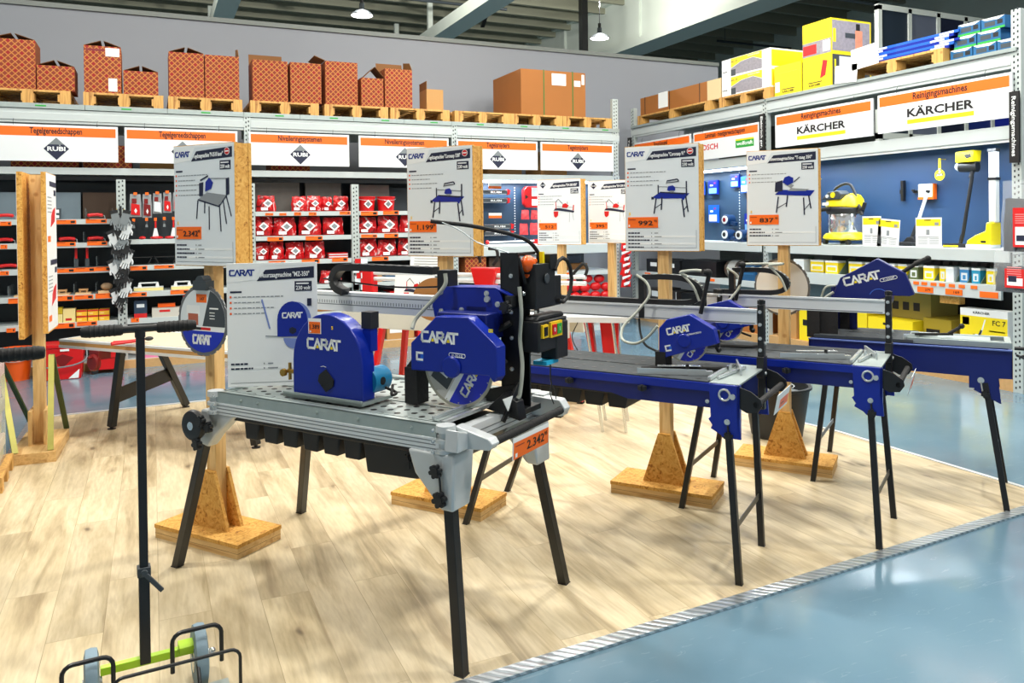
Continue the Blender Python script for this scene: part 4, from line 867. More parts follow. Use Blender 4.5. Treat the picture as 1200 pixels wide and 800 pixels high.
# ------------------------------------------------------------------ block saw on the right
D = thing('block_saw', 'dark blue stone saw at the right with tall slanted blade guard and long beam', 'saw', (4.10, 2.675, 0), R(34.5)); W = .50
b = MB()
for x0, x1 in ((0, .012), (W-.012, W)): b.prism([(0, .838), (1.02, .838), (1.02, .70), (.20, .690), (.20, .628), (.175, .628), (.178, .618), (.06, .556), (.052, .556), (.066, .688), (0, .690)], 0, x0, x1)
b.box(0, W, 1.008, 1.02, .70, .838); b.box(0, W, 0, .01, .70, .80); b.obj('frame', blued, D)
b = MB(); b.box(.012, W-.012, .01, 1.008, .70, .712); b.obj('water_tub', blued, D)
b = MB(); b.bar((-.004, .0, .84), (-.004, 1.02, .84), .02, .006); b.obj('frame_edge', mat('edge_blue', (90, 110, 175), .4), D)
b = MB(); b.bar((.06, .0, .858), (.06, .50, .858), .03, .03); b.bar((.30, .02, .858), (.30, .50, .858), .03, .03); b.bar((.11, .02, .866), (.11, .5, .866), .02, .012); b.bar((.06, .02, .862), (.30, .02, .862), .03, .024); b.box(.05, .31, .10, .5, .865, .869); b.obj('slide_rail', galv, D)
b = MB(); b.box(.02, .44, .47, .995, .842, .862); holes(b, .05, .42, .5, .98, .09, .08, .8622, .013, 1); b.obj('table_mat', [blackm, ink], D)
b = MB(); b.box(.02, .03, .47, .99, .825, .845); b.obj('table_edge', blue, D)
b = MB(); b.tube(curve_pts([(.05, -.03, .80), (.05, -.06, .81), (.08, -.09, .78), (.12, -.02, .80)]), .007); b.cyl((.1, -.01, .84), (.1, -.06, .84), .01); b.obj('crank', black, D)
for (fx, fy, tx, ty) in [(-.048, .03, .014, .125), (.47, .03, W-.014, .125), (-.04, .995, .014, .92), (.63, 1.01, W-.014, .92)]:
    b = MB(); b.bar((tx, ty, .66), (fx, fy, .002), .028, .028, up=(1, 0, 0)); b.bar((fx, fy, .01), (fx, fy, 0), .031, .031, up=(1, 0, 0)); b.obj('leg', black, D, bevel=.0015)
for y, yf in ((.125, .03), (.92, 1.0)):
    b = MB(); b.bar((-.02, y+(yf-y)*.64, .24), (W+.03, y+(yf-y)*.64, .24), .005, .026); b.obj('leg_brace', mgrey, D)
b = MB(); bolt(b, (0, .145, .672), (-1, 0, 0), .013); b.cyl((-.006, .145, .665), (-.006, .135, .60), .004, n=8); knob(b, (-.01, .125, .60), (1, 0, 0), .02, 1); b.obj('clamp_screw', [zinc, blackp], D)
G = [(.915, 1.075), (.905, 1.11), (.872, 1.188), (.668, 1.306), (.52, 1.222), (.474, 1.10), (.50, 1.09), (.60, 1.09), (.70, 1.05), (.88, 1.045)]
b = MB(); b.prism(G, 0, .20, .27); g = b.obj('blade_guard', blued, D, bevel=.004)
b = MB(); s, c = math.sin(R(15)), math.cos(R(15)); b.plane((.1995, .86, 1.125), (0, -c, s), (0, s, c)); carat(b, .02, .012, .042, 0, 1, width=.20)
b.tube([(.222, -.012, .001), (.298, -.012, .001)], .0015, 6, m=0); b.tube([(.222, .006, .001), (.298, .006, .001)], .0015, 6, m=0)
for cc, a0 in ((.222, 90), (.298, -90)): b.tube([(p[0], p[1], .001) for p in arc((cc, -.003), .009, a0, a0+180, 6)], .0015, 6, m=0)
b.text('T-350P', .26, -.008, .010, .066, 0); b.obj('lettering', [whitep, yelp], g, 'white lettering with yellow accents')
b = MB(); b.tube([(.199, p[0], p[1]) for p in arc((.66, 1.075), .052, 20, 160, 12)], .002, 6); b.obj('boss_ring', bluel, g)
blade(D, .235, .67, 1.16, .10)
b = MB(); b.cyl((.27, .67, 1.06), (.44, .67, 1.06), .07, n=20); b.bar((.36, .92, .85), (.36, .92, 1.12), .06, .05, up=(0, 1, 0)); b.bar((.36, .93, 1.10), (.36, .62, 1.12), .06, .06); b.obj('pivot_arm', blued, D)
b = MB(); b.box(.06, .40, .97, 1.04, .84, 1.02); b.obj('splash_curtain', rubber, D); b = MB(); b.box(.08, .09, .87, .97, .862, 1.0); b.obj('curtain_side', rubber, D); b = MB(); b.box(.33, .34, .84, .97, .862, 1.01); b.obj('curtain_side', rubber, D); b = MB(); b.box(.36, .372, .80, .97, .862, 1.03); b.obj('inner_panel', blued, D)
b = MB(); b.cyl((.24, .56, 1.21), (.24, .45, 1.29), .012); b.cyl((.24, .47, 1.275), (.24, .41, 1.305), .016); b.ball((.24, .405, 1.308), .018); b.obj('handle', rubber, D)
b = MB(); b.bar((.10, .48, .885), (.16, .28, .89), .02, .012); b.cyl((.13, .30, .895), (.14, .24, .935), .009); b.ball((.14, .235, .94), .015); b.obj('fence_lever', rubber, D)
b = MB(); b.bar((.05, .52, .875), (.20, .36, .875), .01, .03); b.obj('angle_fence', zinc, D)
b = MB(); b.tube(curve_pts([(.2, .91, 1.10), (.19, .96, 1.06), (.18, .99, 1.0), (.22, 1.02, .95)]), .008); b.tube(curve_pts([(.2, .90, 1.14), (.17, .95, 1.13), (.18, .98, 1.06)]), .006); b.obj('water_hose', hosem, D)
# ================================================================== display stands with product boards
def mini(b, kind, u, v, k, mats):
    """small printed picture of the saw that stands behind the board; mats gives indexes for body, dark, light, red"""
    B_, K_, Lg, Rd = mats; h = .0016
    def ln(p, q, w, m): b.bar((u+p[0]*k, v+p[1]*k, h), (u+q[0]*k, v+q[1]*k, h), w*k, .0008, m, up=(0, 0, 1))
    def poly(P, m, e=0): b.prism([(u+x*k, v+y*k) for x, y in P], 2, .0009, .0018+e, m)
    if kind == 'bridge':
        for p, q in (((.10, .38), (.04, -.02)), ((.26, .42), (.24, .08)), ((.80, .34), (.86, -.12)), ((.90, .42), (.96, .02))): ln(p, q, .035, K_)
        ln((.07, .13), (.25, .24), .02, K_); ln((.84, .06), (.94, .18), .02, K_)
        poly([(.0, .42), (.22, .56), (1.0, .50), (.88, .38), (.84, .32), (.78, .37), (.1, .38)], B_); poly([(.2, .53), (.24, .56), (.92, .51), (.85, .47)], K_, .0004)
        ln((.16, .50), (.16, .74), .03, K_); ln((.92, .44), (.92, .82), .035, K_); ln((.16, .70), (.94, .64), .02, Lg)
        poly([(.40, .60), (.44, .70), (.56, .72), (.62, .66), (.62, .58), (.50, .55)], B_, .0008); poly([(.46, .58), (.50, .53), (.58, .54), (.60, .58)], Lg, .001); ln((.38, .76), (.40, .84), .015, K_); ln((.40, .84), (.68, .88), .03, K_); ln((.68, .88), (.72, .82), .03, K_); ln((.72, .82), (.40, .79), .02, K_); poly([(-.03, .36), (.04, .36), (.04, .43), (-.03, .43)], K_)
    if kind == 'alu':
        for p, q in (((.05, .50), (.0, .08)), ((.28, .46), (.27, .20)), ((.42, .36), (.42, -.18)), ((.76, .40), (.80, -.22)), ((.88, .50), (.98, -.05)), ((.98, .60), (1.14, .12))): ln(p, q, .03, K_)
        poly([(.05, .52), (.75, .35), (1.0, .60), (.36, .68)], Lg); ln((.05, .52), (.75, .35), .03, mats[1]); ln((.75, .35), (1.0, .60), .02, K_)
        ln((.4, 1.0), (1.02, .98), .02, Lg); poly([(.98, .6), (1.08, .62), (1.08, 1.0), (.98, .98)], K_, .0004); poly([(.30, .70), (.32, .92), (.44, 1.02), (.56, .90), (.50, .76)], B_, .0008); poly([(.1, .60), (.22, .60), (.24, .92), (.1, .90)], K_, .0004); ln((.14, .96), (.40, 1.06), .03, K_)
    if kind == 'block':
        for p, q in (((.14, .42), (.08, -.05)), ((.40, .46), (.36, .12)), ((.84, .38), (.86, -.12)), ((.98, .44), (1.04, .06))): ln(p, q, .035, K_)
        ln((.10, .08), (.38, .24), .02, K_); ln((.86, .02), (1.02, .22), .02, K_)
        poly([(.04, .48), (.20, .62), (1.15, .58), (1.02, .42)], B_); poly([(.4, .58), (.5, .66), (1.0, .62), (.9, .57)], Lg, .0004); poly([(.04, .56), (.06, .84), (.26, .90), (.26, .58)], K_, .0006)
        poly([(.26, .84), (.32, .98), (.44, 1.02), (.56, .96), (.56, .82), (.40, .74)], B_, .001); poly([(.3, .78), (.5, .66), (.58, .74), (.5, .78)], Lg, .0006); ln((.58, .84), (.74, .98), .025, K_)
    if kind == 'rubi':
        poly([(.0, .44), (.08, .54), (.30, .54), (.95, .42), (.92, .34), (.66, .38), (.2, .44)], K_); poly([(.0, .40), (.02, .20), (.10, .14), (.2, .22), (.22, .40)], Rd, .0006); ln((.12, .5), (.10, .80), .03, Rd); ln((.10, .80), (.22, .92), .02, K_); ln((.22, .92), (.42, .72), .02, K_)
        poly([(.40, .56), (.42, .70), (.56, .74), (.70, .64), (.62, .54)], Rd, .0008); ln((.1, .62), (.9, .56), .015, Lg); ln((.90, .44), (.92, .66), .05, Rd); ln((.74, .36), (.72, -.05), .012, Lg); ln((.86, .36), (.92, .02), .012, Lg); ln((.64, .7), (.64, .8), .02, K_)
    if kind == 'wall':
        P = [(x*.8+.5, y) for x, y in [(.35, .3), (.35, .62)]+[(.35*math.cos(R(a)), .62+.35*math.sin(R(a))) for a in range(15, 175, 15)]+[(-.35, .62), (-.35, .3)]]
        poly([(x+.07, y-.01) for x, y in P], mats[3], 0); poly(P, B_, .0005); poly([(.3+.22*math.cos(R(a))+.25, .28+.22*math.sin(R(a))) for a in range(182, 359, 12)], 6, 0); ln((.0, .32), (.92, .27), .02, Lg); ln((.08, .46), (-.06, 1.02), .03, mats[3]); poly([(.78, .88), (.86, .88), (.86, 1.02), (.78, 1.02)], K_, .0006)
        poly([(.44, .38), (.50, .34), (.57, .38), (.57, .44), (.50, .48), (.44, .45)], K_, .001); carat(b, u+.32*k, v+.66*k, .09*k, 5, None, .0030, width=.36*k)
def sheet(t, o, ud, title, price, kind, W=.42, H=.585, nlines=4, badge=True, logo='carat', prints=True, th=.0015, spec=4):
    b = MB(); b.plane(o, ud, (0, 0, 1)); b.rect(0, W, 0, H, 0, th)
    mats = [lgrey if price != '1' else whitep, navy, blue, inkb, greyi, whitep, mat('washed_blue', (120, 140, 200), .5), redp, orangep]
    b.M = b.M @ Matrix.Translation((0, 0, th))
    b.rect(.0, W, H-.012, H, 5, .0006); b.rect(0, W, 0, .008, 5, .0006); b.prism([(.0, H), (.155, H), (.118, H-.072), (0, H-.085)], 2, .0002, .0007, 5)
    b.prism([(.125, H-.078), (.162, H-.030), (W-.012, H-.018), (W-.012, H-.068)], 2, .0002, .0009, 1)
    M0 = b.M.copy(); b.M = M0 @ Matrix.Rotation(R(1.2), 4, 'Z')
    b.text(title, .152, H-.066, .020, W-.152-(.062 if badge else .022), 5, depth=.0018, align='l', bold=.02)
    if badge: b.cyl((W-.034, H-.047, .0008), (W-.034, H-.047, .0016), .018, m=5); b.cyl((W-.034, H-.047, .0016), (W-.034, H-.047, .0020), .0155, m=7); b.box(W-.046, W-.022, H-.05, H-.044, .002, .0024, 5)
    b.M = M0
    b.box(W-.095, W-.022, H-.125, H-.082, 0.0002, .0012, 1); b.rect(W-.088, W-.035, H-.095, H-.089, 5, .0018); b.text('230 volt', W-.0585, H-.119, .017, .062, 5, depth=.0024, bold=.02)
    if logo == 'carat': carat(b, .014, H-.052, .022, 3, None, .0016, width=.10)
    else: b.prism([(.055-.03, H-.045), (.055, H-.075), (.085, H-.045), (.055, H-.015)], 2, .0006, .0016, 1); b.text('RUBI', .055, H-.05, .011, .042, 5, depth=.0024)
    b.rect(.014, .062, H-.128, H-.120, 1, .0008)
    for i in range(nlines):
        v = H-.150-i*.024; w_ = (.21, .12, .17, .13, .25)[i]; b.box(.012, .020, v, v+.009, .0002, .001, 8)
        u = .03
        while u < .03+w_: q = .008+.014*((u*977) % 1); b.rect(u, min(u+q, .03+w_), v+.002, v+.0065, 4, .0008); u += q+.004
    mini(b, kind, W*(.38 if kind != 'wall' else .42), H*(.36 if kind != 'wall' else .27), W*(.50 if kind != 'wall' else .60), (2 if kind not in ('rubi',) else 1, 1, 4, 7 if kind == 'rubi' else 6))
    for i in range(spec):
        v = .098-i*.020; b.rect(.012, W-.014, v-.004, v+.006, 5, .0007) if i % 2 else None
        u = .014
        while u < .07+.03*(i % 3): q = .007+.012*((u*613+i) % 1); b.rect(u, u+q, v-.003, v+.0045, 1, .0012); u += q+.003
        b.rect(.15, .155, v-.003, v+.004, 4, .0012); b.rect(.168, .19+.02*(i % 2), v-.002, v+.003, 4, .0012)
    b.rect(W-.016, W-.014, .018, .115, 4, .0008); b.rect(.012, W-.014, .016, .018, 4, .0008)
    s = b.obj('printed_sheet', mats, t)
    if price and price != '1':
        b = MB(); b.plane(o, ud, (0, 0, 1)); b.box(.014, .19, .128, .188, th, th+.003, 0); z = th+.0035
        b.M = b.M @ Matrix.Translation((0, 0, th+.003))
        b.text(price, .118, .142, .026, .105 if len(price) > 3 else .085, 1, depth=.001, bold=.02); b.text('95', .177, .160, .012, .016, 1, depth=.001); b.rect(.018, .06, .172, .175, 2); b.rect(.018, .026, .134, .146, 3)
        b.obj('price_tag', [orange, ink, redd, paper], t, 'orange price tag reading '+price)
        b = MB(); b.plane(o, ud, (0, 0, 1)); b.M = b.M @ Matrix.Translation((0, 0, th)); b.text('s', .025, .200, .022, None, 0); b.obj('fastener', yeld, t)
    return t
def stand(x, y, label, title, price, kind, badge=True, logo='carat', nl=4, grp=None, zb=1.365, spec=4, H=.585, cat='display stand'):
    t = thing('product_sign_stand', label, cat, (x, y, .009), R(37), grp); dz = -.009
    b = MB(); b.box(-.135, .135, -.285, .285, 0, .050); b.box(-.1352, .1352, -.2852, .2852, .024, .0255, 1); b.obj('base', [M_PLANK, cardd], t)
    b = MB(); b.box(-.138, .138, -.288, .288, .050, .068); b.obj('base_top', M_OSB, t)
    b = MB(); b.box(-.032, .032, -.032, .032, .068, zb+H-.02); b.obj('post', M_PINE, t, bevel=.002)
    for s in (-1, 1):
        b = MB(); b.prism([(-.125, .068), (.125, .068), (.034, .345), (-.034, .345)], 0, s*.032, s*.050); b.obj('gusset', M_OSB, t)
    b = MB(); b.box(-.052, -.034, -.212, .212, zb+dz-.004, zb+H+dz+.003); b.box(.034, .052, -.212, .212, zb+dz-.004, zb+H+dz+.003)
    b.obj('board', M_OSB, t)
    b = MB(); b.box(-.034, .034, -.210, -.185, zb+dz, zb+H+dz); b.box(-.034, .034, .185, .210, zb+dz, zb+H+dz); b.obj('board_spacer', M_OSB, t)
    sheet(t, (-.052, .21, zb+dz), (0, -1, 0), title, price, kind, .42, H, nl, badge, logo, spec=spec)
    return t
stand(.27, 4.13, 'wooden sign stand with the 2.342 price board, left of the front saw', 'Tegelzaagmachine "P-3510 laser"', '2.342', 'alu', True, nl=5, zb=1.355)
stand(1.45, 4.06, 'wooden sign stand with the 1.199 price board, behind the front saw', 'Tegelzaagmachine "Coronaxp 1200"', '1.199', 'bridge', True, zb=1.37, spec=5)
stand(2.62, 3.68, 'wooden sign stand with the 992 price board, its base under the second saw', 'Tegelzaagmachine "Coronaxp 91"', '992', 'bridge', True, zb=1.378, spec=5)
stand(3.57, 3.76, 'wooden sign stand with the 837 price board, in front of the black bucket', 'Steenzaagmachine "T-zaag 350"', '837', 'block', False, nl=3, zb=1.385, spec=3)
stand(3.304, 6.188, 'wooden sign stand with a red tile saw board, left of the two small ones', 'Tegelzaagmachine "DV-200 850"', '512', 'rubi', False, 'rubi', zb=1.345, H=.57)
stand(3.865, 6.255, 'wooden sign stand with a red tile saw board, right of the two small ones', 'Tegelzaagmachine "DV-200 650"', '395', 'rubi', False, 'rubi', zb=1.345, H=.57)

# leaning board of the wall saw, standing on the front saw
pA = A.matrix_basis @ Vector((.075, 1.215, .848)); pB = A.matrix_basis @ Vector((.315, .925, .848)); dv = (pB-pA); ang = math.atan2(dv.y, dv.x)
t = thing('price_board', 'white board with a blue wall saw picture, standing on the front saw', 'sign board', tuple(pA), ang)
b = MB(); b.box(-.0, .38, .002, .012, 0, .535); b.obj('panel', paper, t)
sheet(t, (0, .002, 0), (1, 0, 0), 'Muurzaagmachine "MZ-350"', '1', 'wall', .38, .535, 4, False, 'carat', spec=2)

# round blade hung on the left stand, round blade hung on the right one
def disc(loc, rz, r, label):
    t = thing('hanging_saw_blade', label, 'saw blade', loc, rz)
    b = MB(); b.lathe([(0, -.002), (r*.95, -.002), (r, -.0025), (r, .0025), (r*.95, .002), (0, .002)], (0, 0, 0), 56, ax=0)
    for i in range(22):
        a = i*math.pi/11; b.bar((0, math.cos(a)*r*.99, math.sin(a)*r*.99), (0, math.cos(a)*r*1.025, math.sin(a)*r*1.025), .004, r*.2, up=Vector((1, 0, 0)).cross(Vector((0, math.cos(a), math.sin(a)))))
    b.obj('blade_steel', mat('grey_blade', (120, 122, 124), .35, .5), t); return t
t = disc(tuple(Matrix.Translation((.27, 4.13, 0)) @ Matrix.Rotation(R(37), 4, 'Z') @ Vector((-.085, -.02, 1.094))), R(37), .168, 'round saw blade with a blue and grey printed label hung on the left stand')
r = .155; b = MB(); b.plane((-.0028, 0, 0), *UD)
def seg2(b, lo, hi, m, h, axis=1, rr=r):
    pts = []
    for i in range(17):
        q = lo+(hi-lo)*i/16; w_ = math.sqrt(max(0, rr*rr-q*q)); pts.append((w_, q))
    for i in range(17):
        q = hi+(lo-hi)*i/16; w_ = math.sqrt(max(0, rr*rr-q*q)); pts.append((-w_, q))
    b.prism(pts, 2, 0, h, m)
seg2(b, -r*.999, -.052, 0, .0006); seg2(b, -.052, -.028, 1, .0006); seg2(b, -.028, r*.999, 2, .0006)
pts = [(.0, -.028), (.152, -.028)]+[(r*math.cos(R(a)), r*math.sin(R(a))) for a in range(-6, 62, 8)]+[(.055, .143)]
b.prism(pts, 2, .0006, .001, 3); carat(b, -.066, -.112, .038, 1, None, .0014, width=.12)
b.rect(-.10, -.03, -.025, .03, 4, .001); b.rect(-.11, -.02, .02, .07, 1, .0009); b.rect(-.04, .03, .085, .125, 5, .0016); b.text('147', .0, .095, .016, .03, 6, depth=.002); b.rect(.05, .11, .055, .062, 1, .0014)
for i in range(3): b.rect(.05, .085, .036-i*.014, .040-i*.014, 1, .0014)
b.rect(-.12, -.01, -.047, -.034, 6, .0008); b.rect(-.01, .055, -.047, -.034, 7, .0008)
b.obj('blade_print', [bluel if False else mat('label_royal_blue', (18, 46, 180), .4), whitep, lgrey, dgrey, mat('brick_print', (176, 96, 72), .6), orange, ink, redp], t, 'blue and grey printed label with white lettering')
b = MB(); b.box(-.02, .03, -.045, .045, .145, .19); b.cyl((-.018, 0, .185), (.03, 0, .185), .03); b.obj('clamp', dgrey, t)
t = disc((3.63, 3.845, 1.115), R(24), .178, 'large round saw blade with a plain white card hung behind the 837 price stand')
b = MB(); b.plane((-.0028, 0, 0), *UD); b.cyl((0, 0, 0), (0, 0, .002), .168, n=56, m=0); b.obj('blade_card', mat('tan_white_card', (230, 230, 226), .5), t, 'plain off-white card')
b = MB(); b.cyl((-.02, 0, .12), (.01, 0, .12), .006); b.obj('hook', zinc, t)

# ------------------------------------------------------------------ left edge: double board stand with metal braces
t = thing('product_sign_stand', 'wooden stand with two tall back to back boards at the left edge', 'display stand', (-.722, 6.28, .009), R(-2))
b = MB(); b.box(-.135, .135, -.32, .32, 0, .07); b.obj('base', M_PLANK, t, bevel=.002)
b = MB(); b.box(-.035, .035, -.035, .035, .07, 1.9); b.obj('post', M_PINE, t)
for s in (-1, 1):
    b = MB(); b.box(s*.036, s*.055, -.12, .12, .07, .30); b.obj('post_cheek', M_PINE, t)
    b = MB(); x = s*.045; x0, x1 = (-.085, -.055) if s < 0 else (.055, .085)
    b.box(x0, x1, -.20, .22, (.80 if s < 0 else .83)-.0, 1.91); b.obj('board', M_OSB, t)
b = MB(); b.box(.0855, .087, -.20, .22, .84, 1.905)
b.plane((.0872, -.19, .84), (0, 1, 0), (0, 0, 1))
for v0 in (.0, .54):
    b.rect(.12, .40, v0+.44, v0+.475, 1, .001); b.rect(.3, .39, v0+.38, v0+.42, 1, .001); b.rect(.02, .14, v0+.06, v0+.10, 2, .001)
    for i in range(5): b.rect(.03, .2, v0+.36-i*.025, v0+.367-i*.025, 3, .001)
    b.prism([(.15, v0+.16), (.33, v0+.20), (.36, v0+.30), (.25, v0+.28), (.18, v0+.24)], 2, 0, .001, 4)
b.obj('printed_sheet', [signw, navy, orange, greyi, redp], t)
b = MB(); b.box(-.087, -.0855, -.20, .22, .81, 1.905); b.obj('printed_sheet', signw, t)
for s in (-1, 1):
    x = s*.10
    b = MB(); b.bar((x-s*.0, -.30, .075), (x+s*.055-.08, -.02, .66), .035, .012); b.obj('metal_brace', olive, t, 'yellow zinc metal brace')
    b = MB(); b.bar((x+.02, .30, .075), (x+s*.055-.08, .0, .66), .035, .012); b.obj('metal_brace', olived, t, 'dark green metal brace')
# wrapped stack cut by the left edge
t = thing('wrapped_stack', 'film wrapped stack of tile packs on a small pallet at the left edge', 'pallet stack', (-1.125, 5.65, 0.0), R(2))
b = MB(); 
for i in range(3): b.box(-.33, .30, -.28+i*.24, -.2+i*.24, 0, .08)
b.box(-.33, .30, -.28, .28, .08, .10); b.obj('pallet', M_PALLET, t)
b = MB()
for i in range(9): b.box(-.28, .25+.012*math.sin(i*2), -.25, .25, .10+i*.075, .172+i*.075, i % 2)
b.obj('packs', [mat('pale_olive_pack', (186, 184, 150), .4), mat('pale_pink_pack', (214, 196, 190), .4)], t, bevel=.006)
b = MB(); b.box(-.285, .262, -.258, .258, .10, .785); b.obj('film', clear, t, 'clear stretch film')
t = thing('printed_box', 'white box with small red print on top of the wrapped stack at the left edge', 'box', (-1.105, 5.61, .79), R(2))
b = MB(); b.box(-.25, .225, -.2, .2, 0, .345); b.plane((-.25, -.2005, 0), (1, 0, 0), (0, 0, 1)); b.rect(.36, .44, .03, .06, 1); b.rect(.40, .455, .22, .235, 1); b.rect(.39, .42, .12, .15, 1); b.obj('carton', [mat('pink_white_carton', (228, 222, 222), .5), redp], t)
b = MB(); b.box(-.06, .06, -.201, .201, .344, .3465); b.obj('tape', clear, t)

# ------------------------------------------------------------------ hand carts in the foreground
def cart(loc, rz, label):
    t = thing('tile_cart', label, 'cart', loc, rz)
    b = MB(); b.box(-.013, .013, -.013, .013, .13, 1.20); b.box(-.016, .016, -.016, .016, .12, .42); b.obj('pole', black, t, bevel=.002)
    b = MB(); b.cyl((-.17, 0, 1.208), (.17, 0, 1.208), .0125, n=14); b.cyl((0, 0, 1.18), (0, 0, 1.208), .016); b.obj('handlebar', black, t)
    for s in (-1, 1):
        b = MB(); b.lathe([(0.0155, s*.05), (.018, s*.055), (.018, s*.155), (.0155, s*.168), (0, s*.17), (0, s*.168)], (0, 0, 1.208), 16, ax=0)
        for i in range(6): b.lathe([(.0182, s*(.07+i*.014)), (.0194, s*(.074+i*.014)), (.0182, s*(.078+i*.014))], (0, 0, 1.208), 16, ax=0)
        b.obj('grip', rubber, t)
    b = MB(); b.cyl((0, -.03, .42), (0, .0, .42), .011); b.bar((.004, -.026, .415), (.052, -.03, .355), .014, .012, up=(0, 1, 0)); b.box(-.02, .02, -.02, .02, .405, .435); b.obj('clamp_lever', dgrey, t, bevel=.002)
    b = MB(); b.box(-.13, .17, -.012, .012, .115, .14); b.box(.10, .17, -.03, .03, .13, .15); b.obj('axle_beam', lime, t, bevel=.002)
    for s, x in ((-1, -.155), (1, .165)):
        b = MB(); b.lathe([(.02, -.018), (.055, -.019), (.075, -.022), (.096, -.017), (.099, 0), (.096, .017), (.075, .022), (.055, .019), (.02, .018)], (x, 0, .10), 32, ax=0); b.obj('wheel', mat('grey_blue_tyre', (128, 152, 166), .6), t, bevel=.0)
        b = MB(); b.cyl((x-.026, 0, .10), (x+.03, 0, .10), .012); b.cyl((x-.022, 0, .10), (x+.022, 0, .10), .05, n=20); b.obj('wheel_hub', zinc, t)
    def hoop(x0, x1, y, z0, z1, r=.007):
        c = .03; P = [(x0, y, z0), (x0, y, z1-c)]+[(x0+c-c*math.cos(R(a)), y, z1-c+c*math.sin(R(a))) for a in (20, 45, 70)]+[(x0+c, y, z1), (x1-c, y, z1)]+[(x1-c+c*math.sin(R(a)), y, z1-c+c*math.cos(R(a))) for a in (20, 45, 70)]+[(x1, y, z1-c), (x1, y, z0)]
        b = MB(); b.tube(P, r); return b
    hoop(-.235, -.095, -.075, .10, .205).obj('hoop', black, t); hoop(.075, .225, -.075, .10, .225).obj('hoop', black, t)
    hoop(-.10, .27, -.16, .03, .17, .0055).obj('load_hoop', black, t)
    b = MB(); b.box(.06, .24, -.20, -.10, .045, .051); b.box(-.24, -.06, -.20, -.10, .045, .051); b.obj('foot_plate', galv, t)
    b = MB()
    for x in (-.165, .15): b.cyl((x, -.012, .12), (x, -.075, .12), .006); b.cyl((x, -.075, .12), (x, -.16, .05), .006)
    b.obj('support_rod', black, t); b = MB(); b.ball((.205, 0, .10), .014); b.cyl((.17, 0, .1), (.205, 0, .1), .008); b.obj('axle_nut', chrome, t)
    b = MB(); b.ball((-.2, -.16, .012), (.012, .012, .012)); b.cyl((-.2, -.16, .012), (-.2, -.16, .05), .004); b.ball((.2, -.16, .012), (.012, .012, .012)); b.cyl((.2, -.16, .012), (.2, -.16, .05), .004); b.obj('foot', rubber, t)
    return t
c1 = cart((-.042, 2.83, .009), R(4), 'lime and black hand cart with a tall T handle standing in front at bottom left')
dup(c1, (-.435, 2.42, .009), R(182), 'black gripped hand cart cut off by the left picture edge')

# ------------------------------------------------------------------ long cutting bench on the left
t = thing('tile_cutting_bench', 'wood edged cutting bench with black legs beside the left wall shelves', 'bench', (-.65, 6.80, 0), R(41))
# local -y runs along the bench towards the camera right, local x towards the back
b = MB(); b.box(0, .62, -2.0, 0, .665, .690); b.obj('table_board', mat('edge_timber', (190, 146, 84), .6, 0, .2, 12), t)
b = MB(); b.box(-.004, .625, -2.0, .0, .692, .708); b.box(.03, .56, -1.95, -.05, .708, .711, 1); b.obj('table_top', [alu, mat('worn_tan_top', (214, 200, 172), .5, 0, .1, 5)], t)
b = MB(); b.box(-.006, .01, -2.0, 0, .645, .665); b.box(.6, .62, -2, 0, .645, .665); b.obj('edge_profile', alu, t)
pts = {}
for (wx, wy) in [(-.305, 6.713), (.236, 7.236), (.628, 5.687), (1.17, 6.2)]:
    q = Matrix.Rotation(R(-41), 4, 'Z') @ Vector((wx+.65, wy-6.80, 0)); y_top = q.y+(-.12 if q.y > -1 else .12)*1.0
    xt = min(max(q.x, .09), .55)
    b = MB(); b.bar((xt, y_top, .64), (q.x, q.y, .03), .05, .05, up=(1, 0, 0)); b.obj('leg', black, t, bevel=.003)
    b = MB(); b.cyl((q.x, q.y, .03), (q.x, q.y, .0095), .012); b.cyl((q.x, q.y, .016), (q.x, q.y, .0095), .03); b.obj('levelling_foot', black, t)
    pts[(wx > .6, wx in (.236, 1.17))] = (Vector((xt, y_top, .64)), Vector((q.x, q.y, .03)))
for s in (False, True):
    a, c = pts[(s, False)], pts[(s, True)]; b = MB(); b.bar(a[0].lerp(a[1], .62), c[0].lerp(c[1], .50), .012, .11); b.obj('leg_brace', black, t)
b = MB(); b.lathe([(.0, -.02), (.05, -.02), (.062, -.01), (.062, .01), (.05, .02), (0, .02)], (-.02, -.40, .56), 24, ax=0); b.cyl((-.07, -.40, .6), (-.03, -.40, .6), .008); b.box(-.02, .08, -.45, -.35, .58, .645); b.obj('clamp_wheel', redd, t, 'dark red clamp wheel')
t2 = thing('tile_cutter_handle', 'red handled tile nipper lying on the cutting bench', 'tool', (-.12, 6.20, .711), R(10)); b = MB(); b.tube(curve_pts([(-.16, -.02, .02), (-.05, .01, .02), (.06, .02, .025)]), .012); b.tube(curve_pts([(-.14, .04, .02), (-.04, .03, .02), (.06, .02, .025)]), .012); b.obj('handle', red, t2)
b = MB(); b.ball((.09, .02, .03), (.03, .02, .016)); b.obj('jaw', black, t2)
t2 = thing('clamp', 'black corner clamp resting on the cutting bench', 'tool', (.33, 5.88, .711), R(-30)); b = MB(); b.box(-.06, .06, -.02, .02, 0, .03); b.box(-.06, -.03, -.02, .02, 0, .12); b.prism([(-.06, .12), (.06, .06), (.06, .03), (-.03, .03)], 1, -.015, .015); b.obj('body', black, t2, bevel=.004)
b = MB(); b.cyl((-.08, 0, .09), (-.02, 0, .09), .012); b.obj('screw', red, t2)

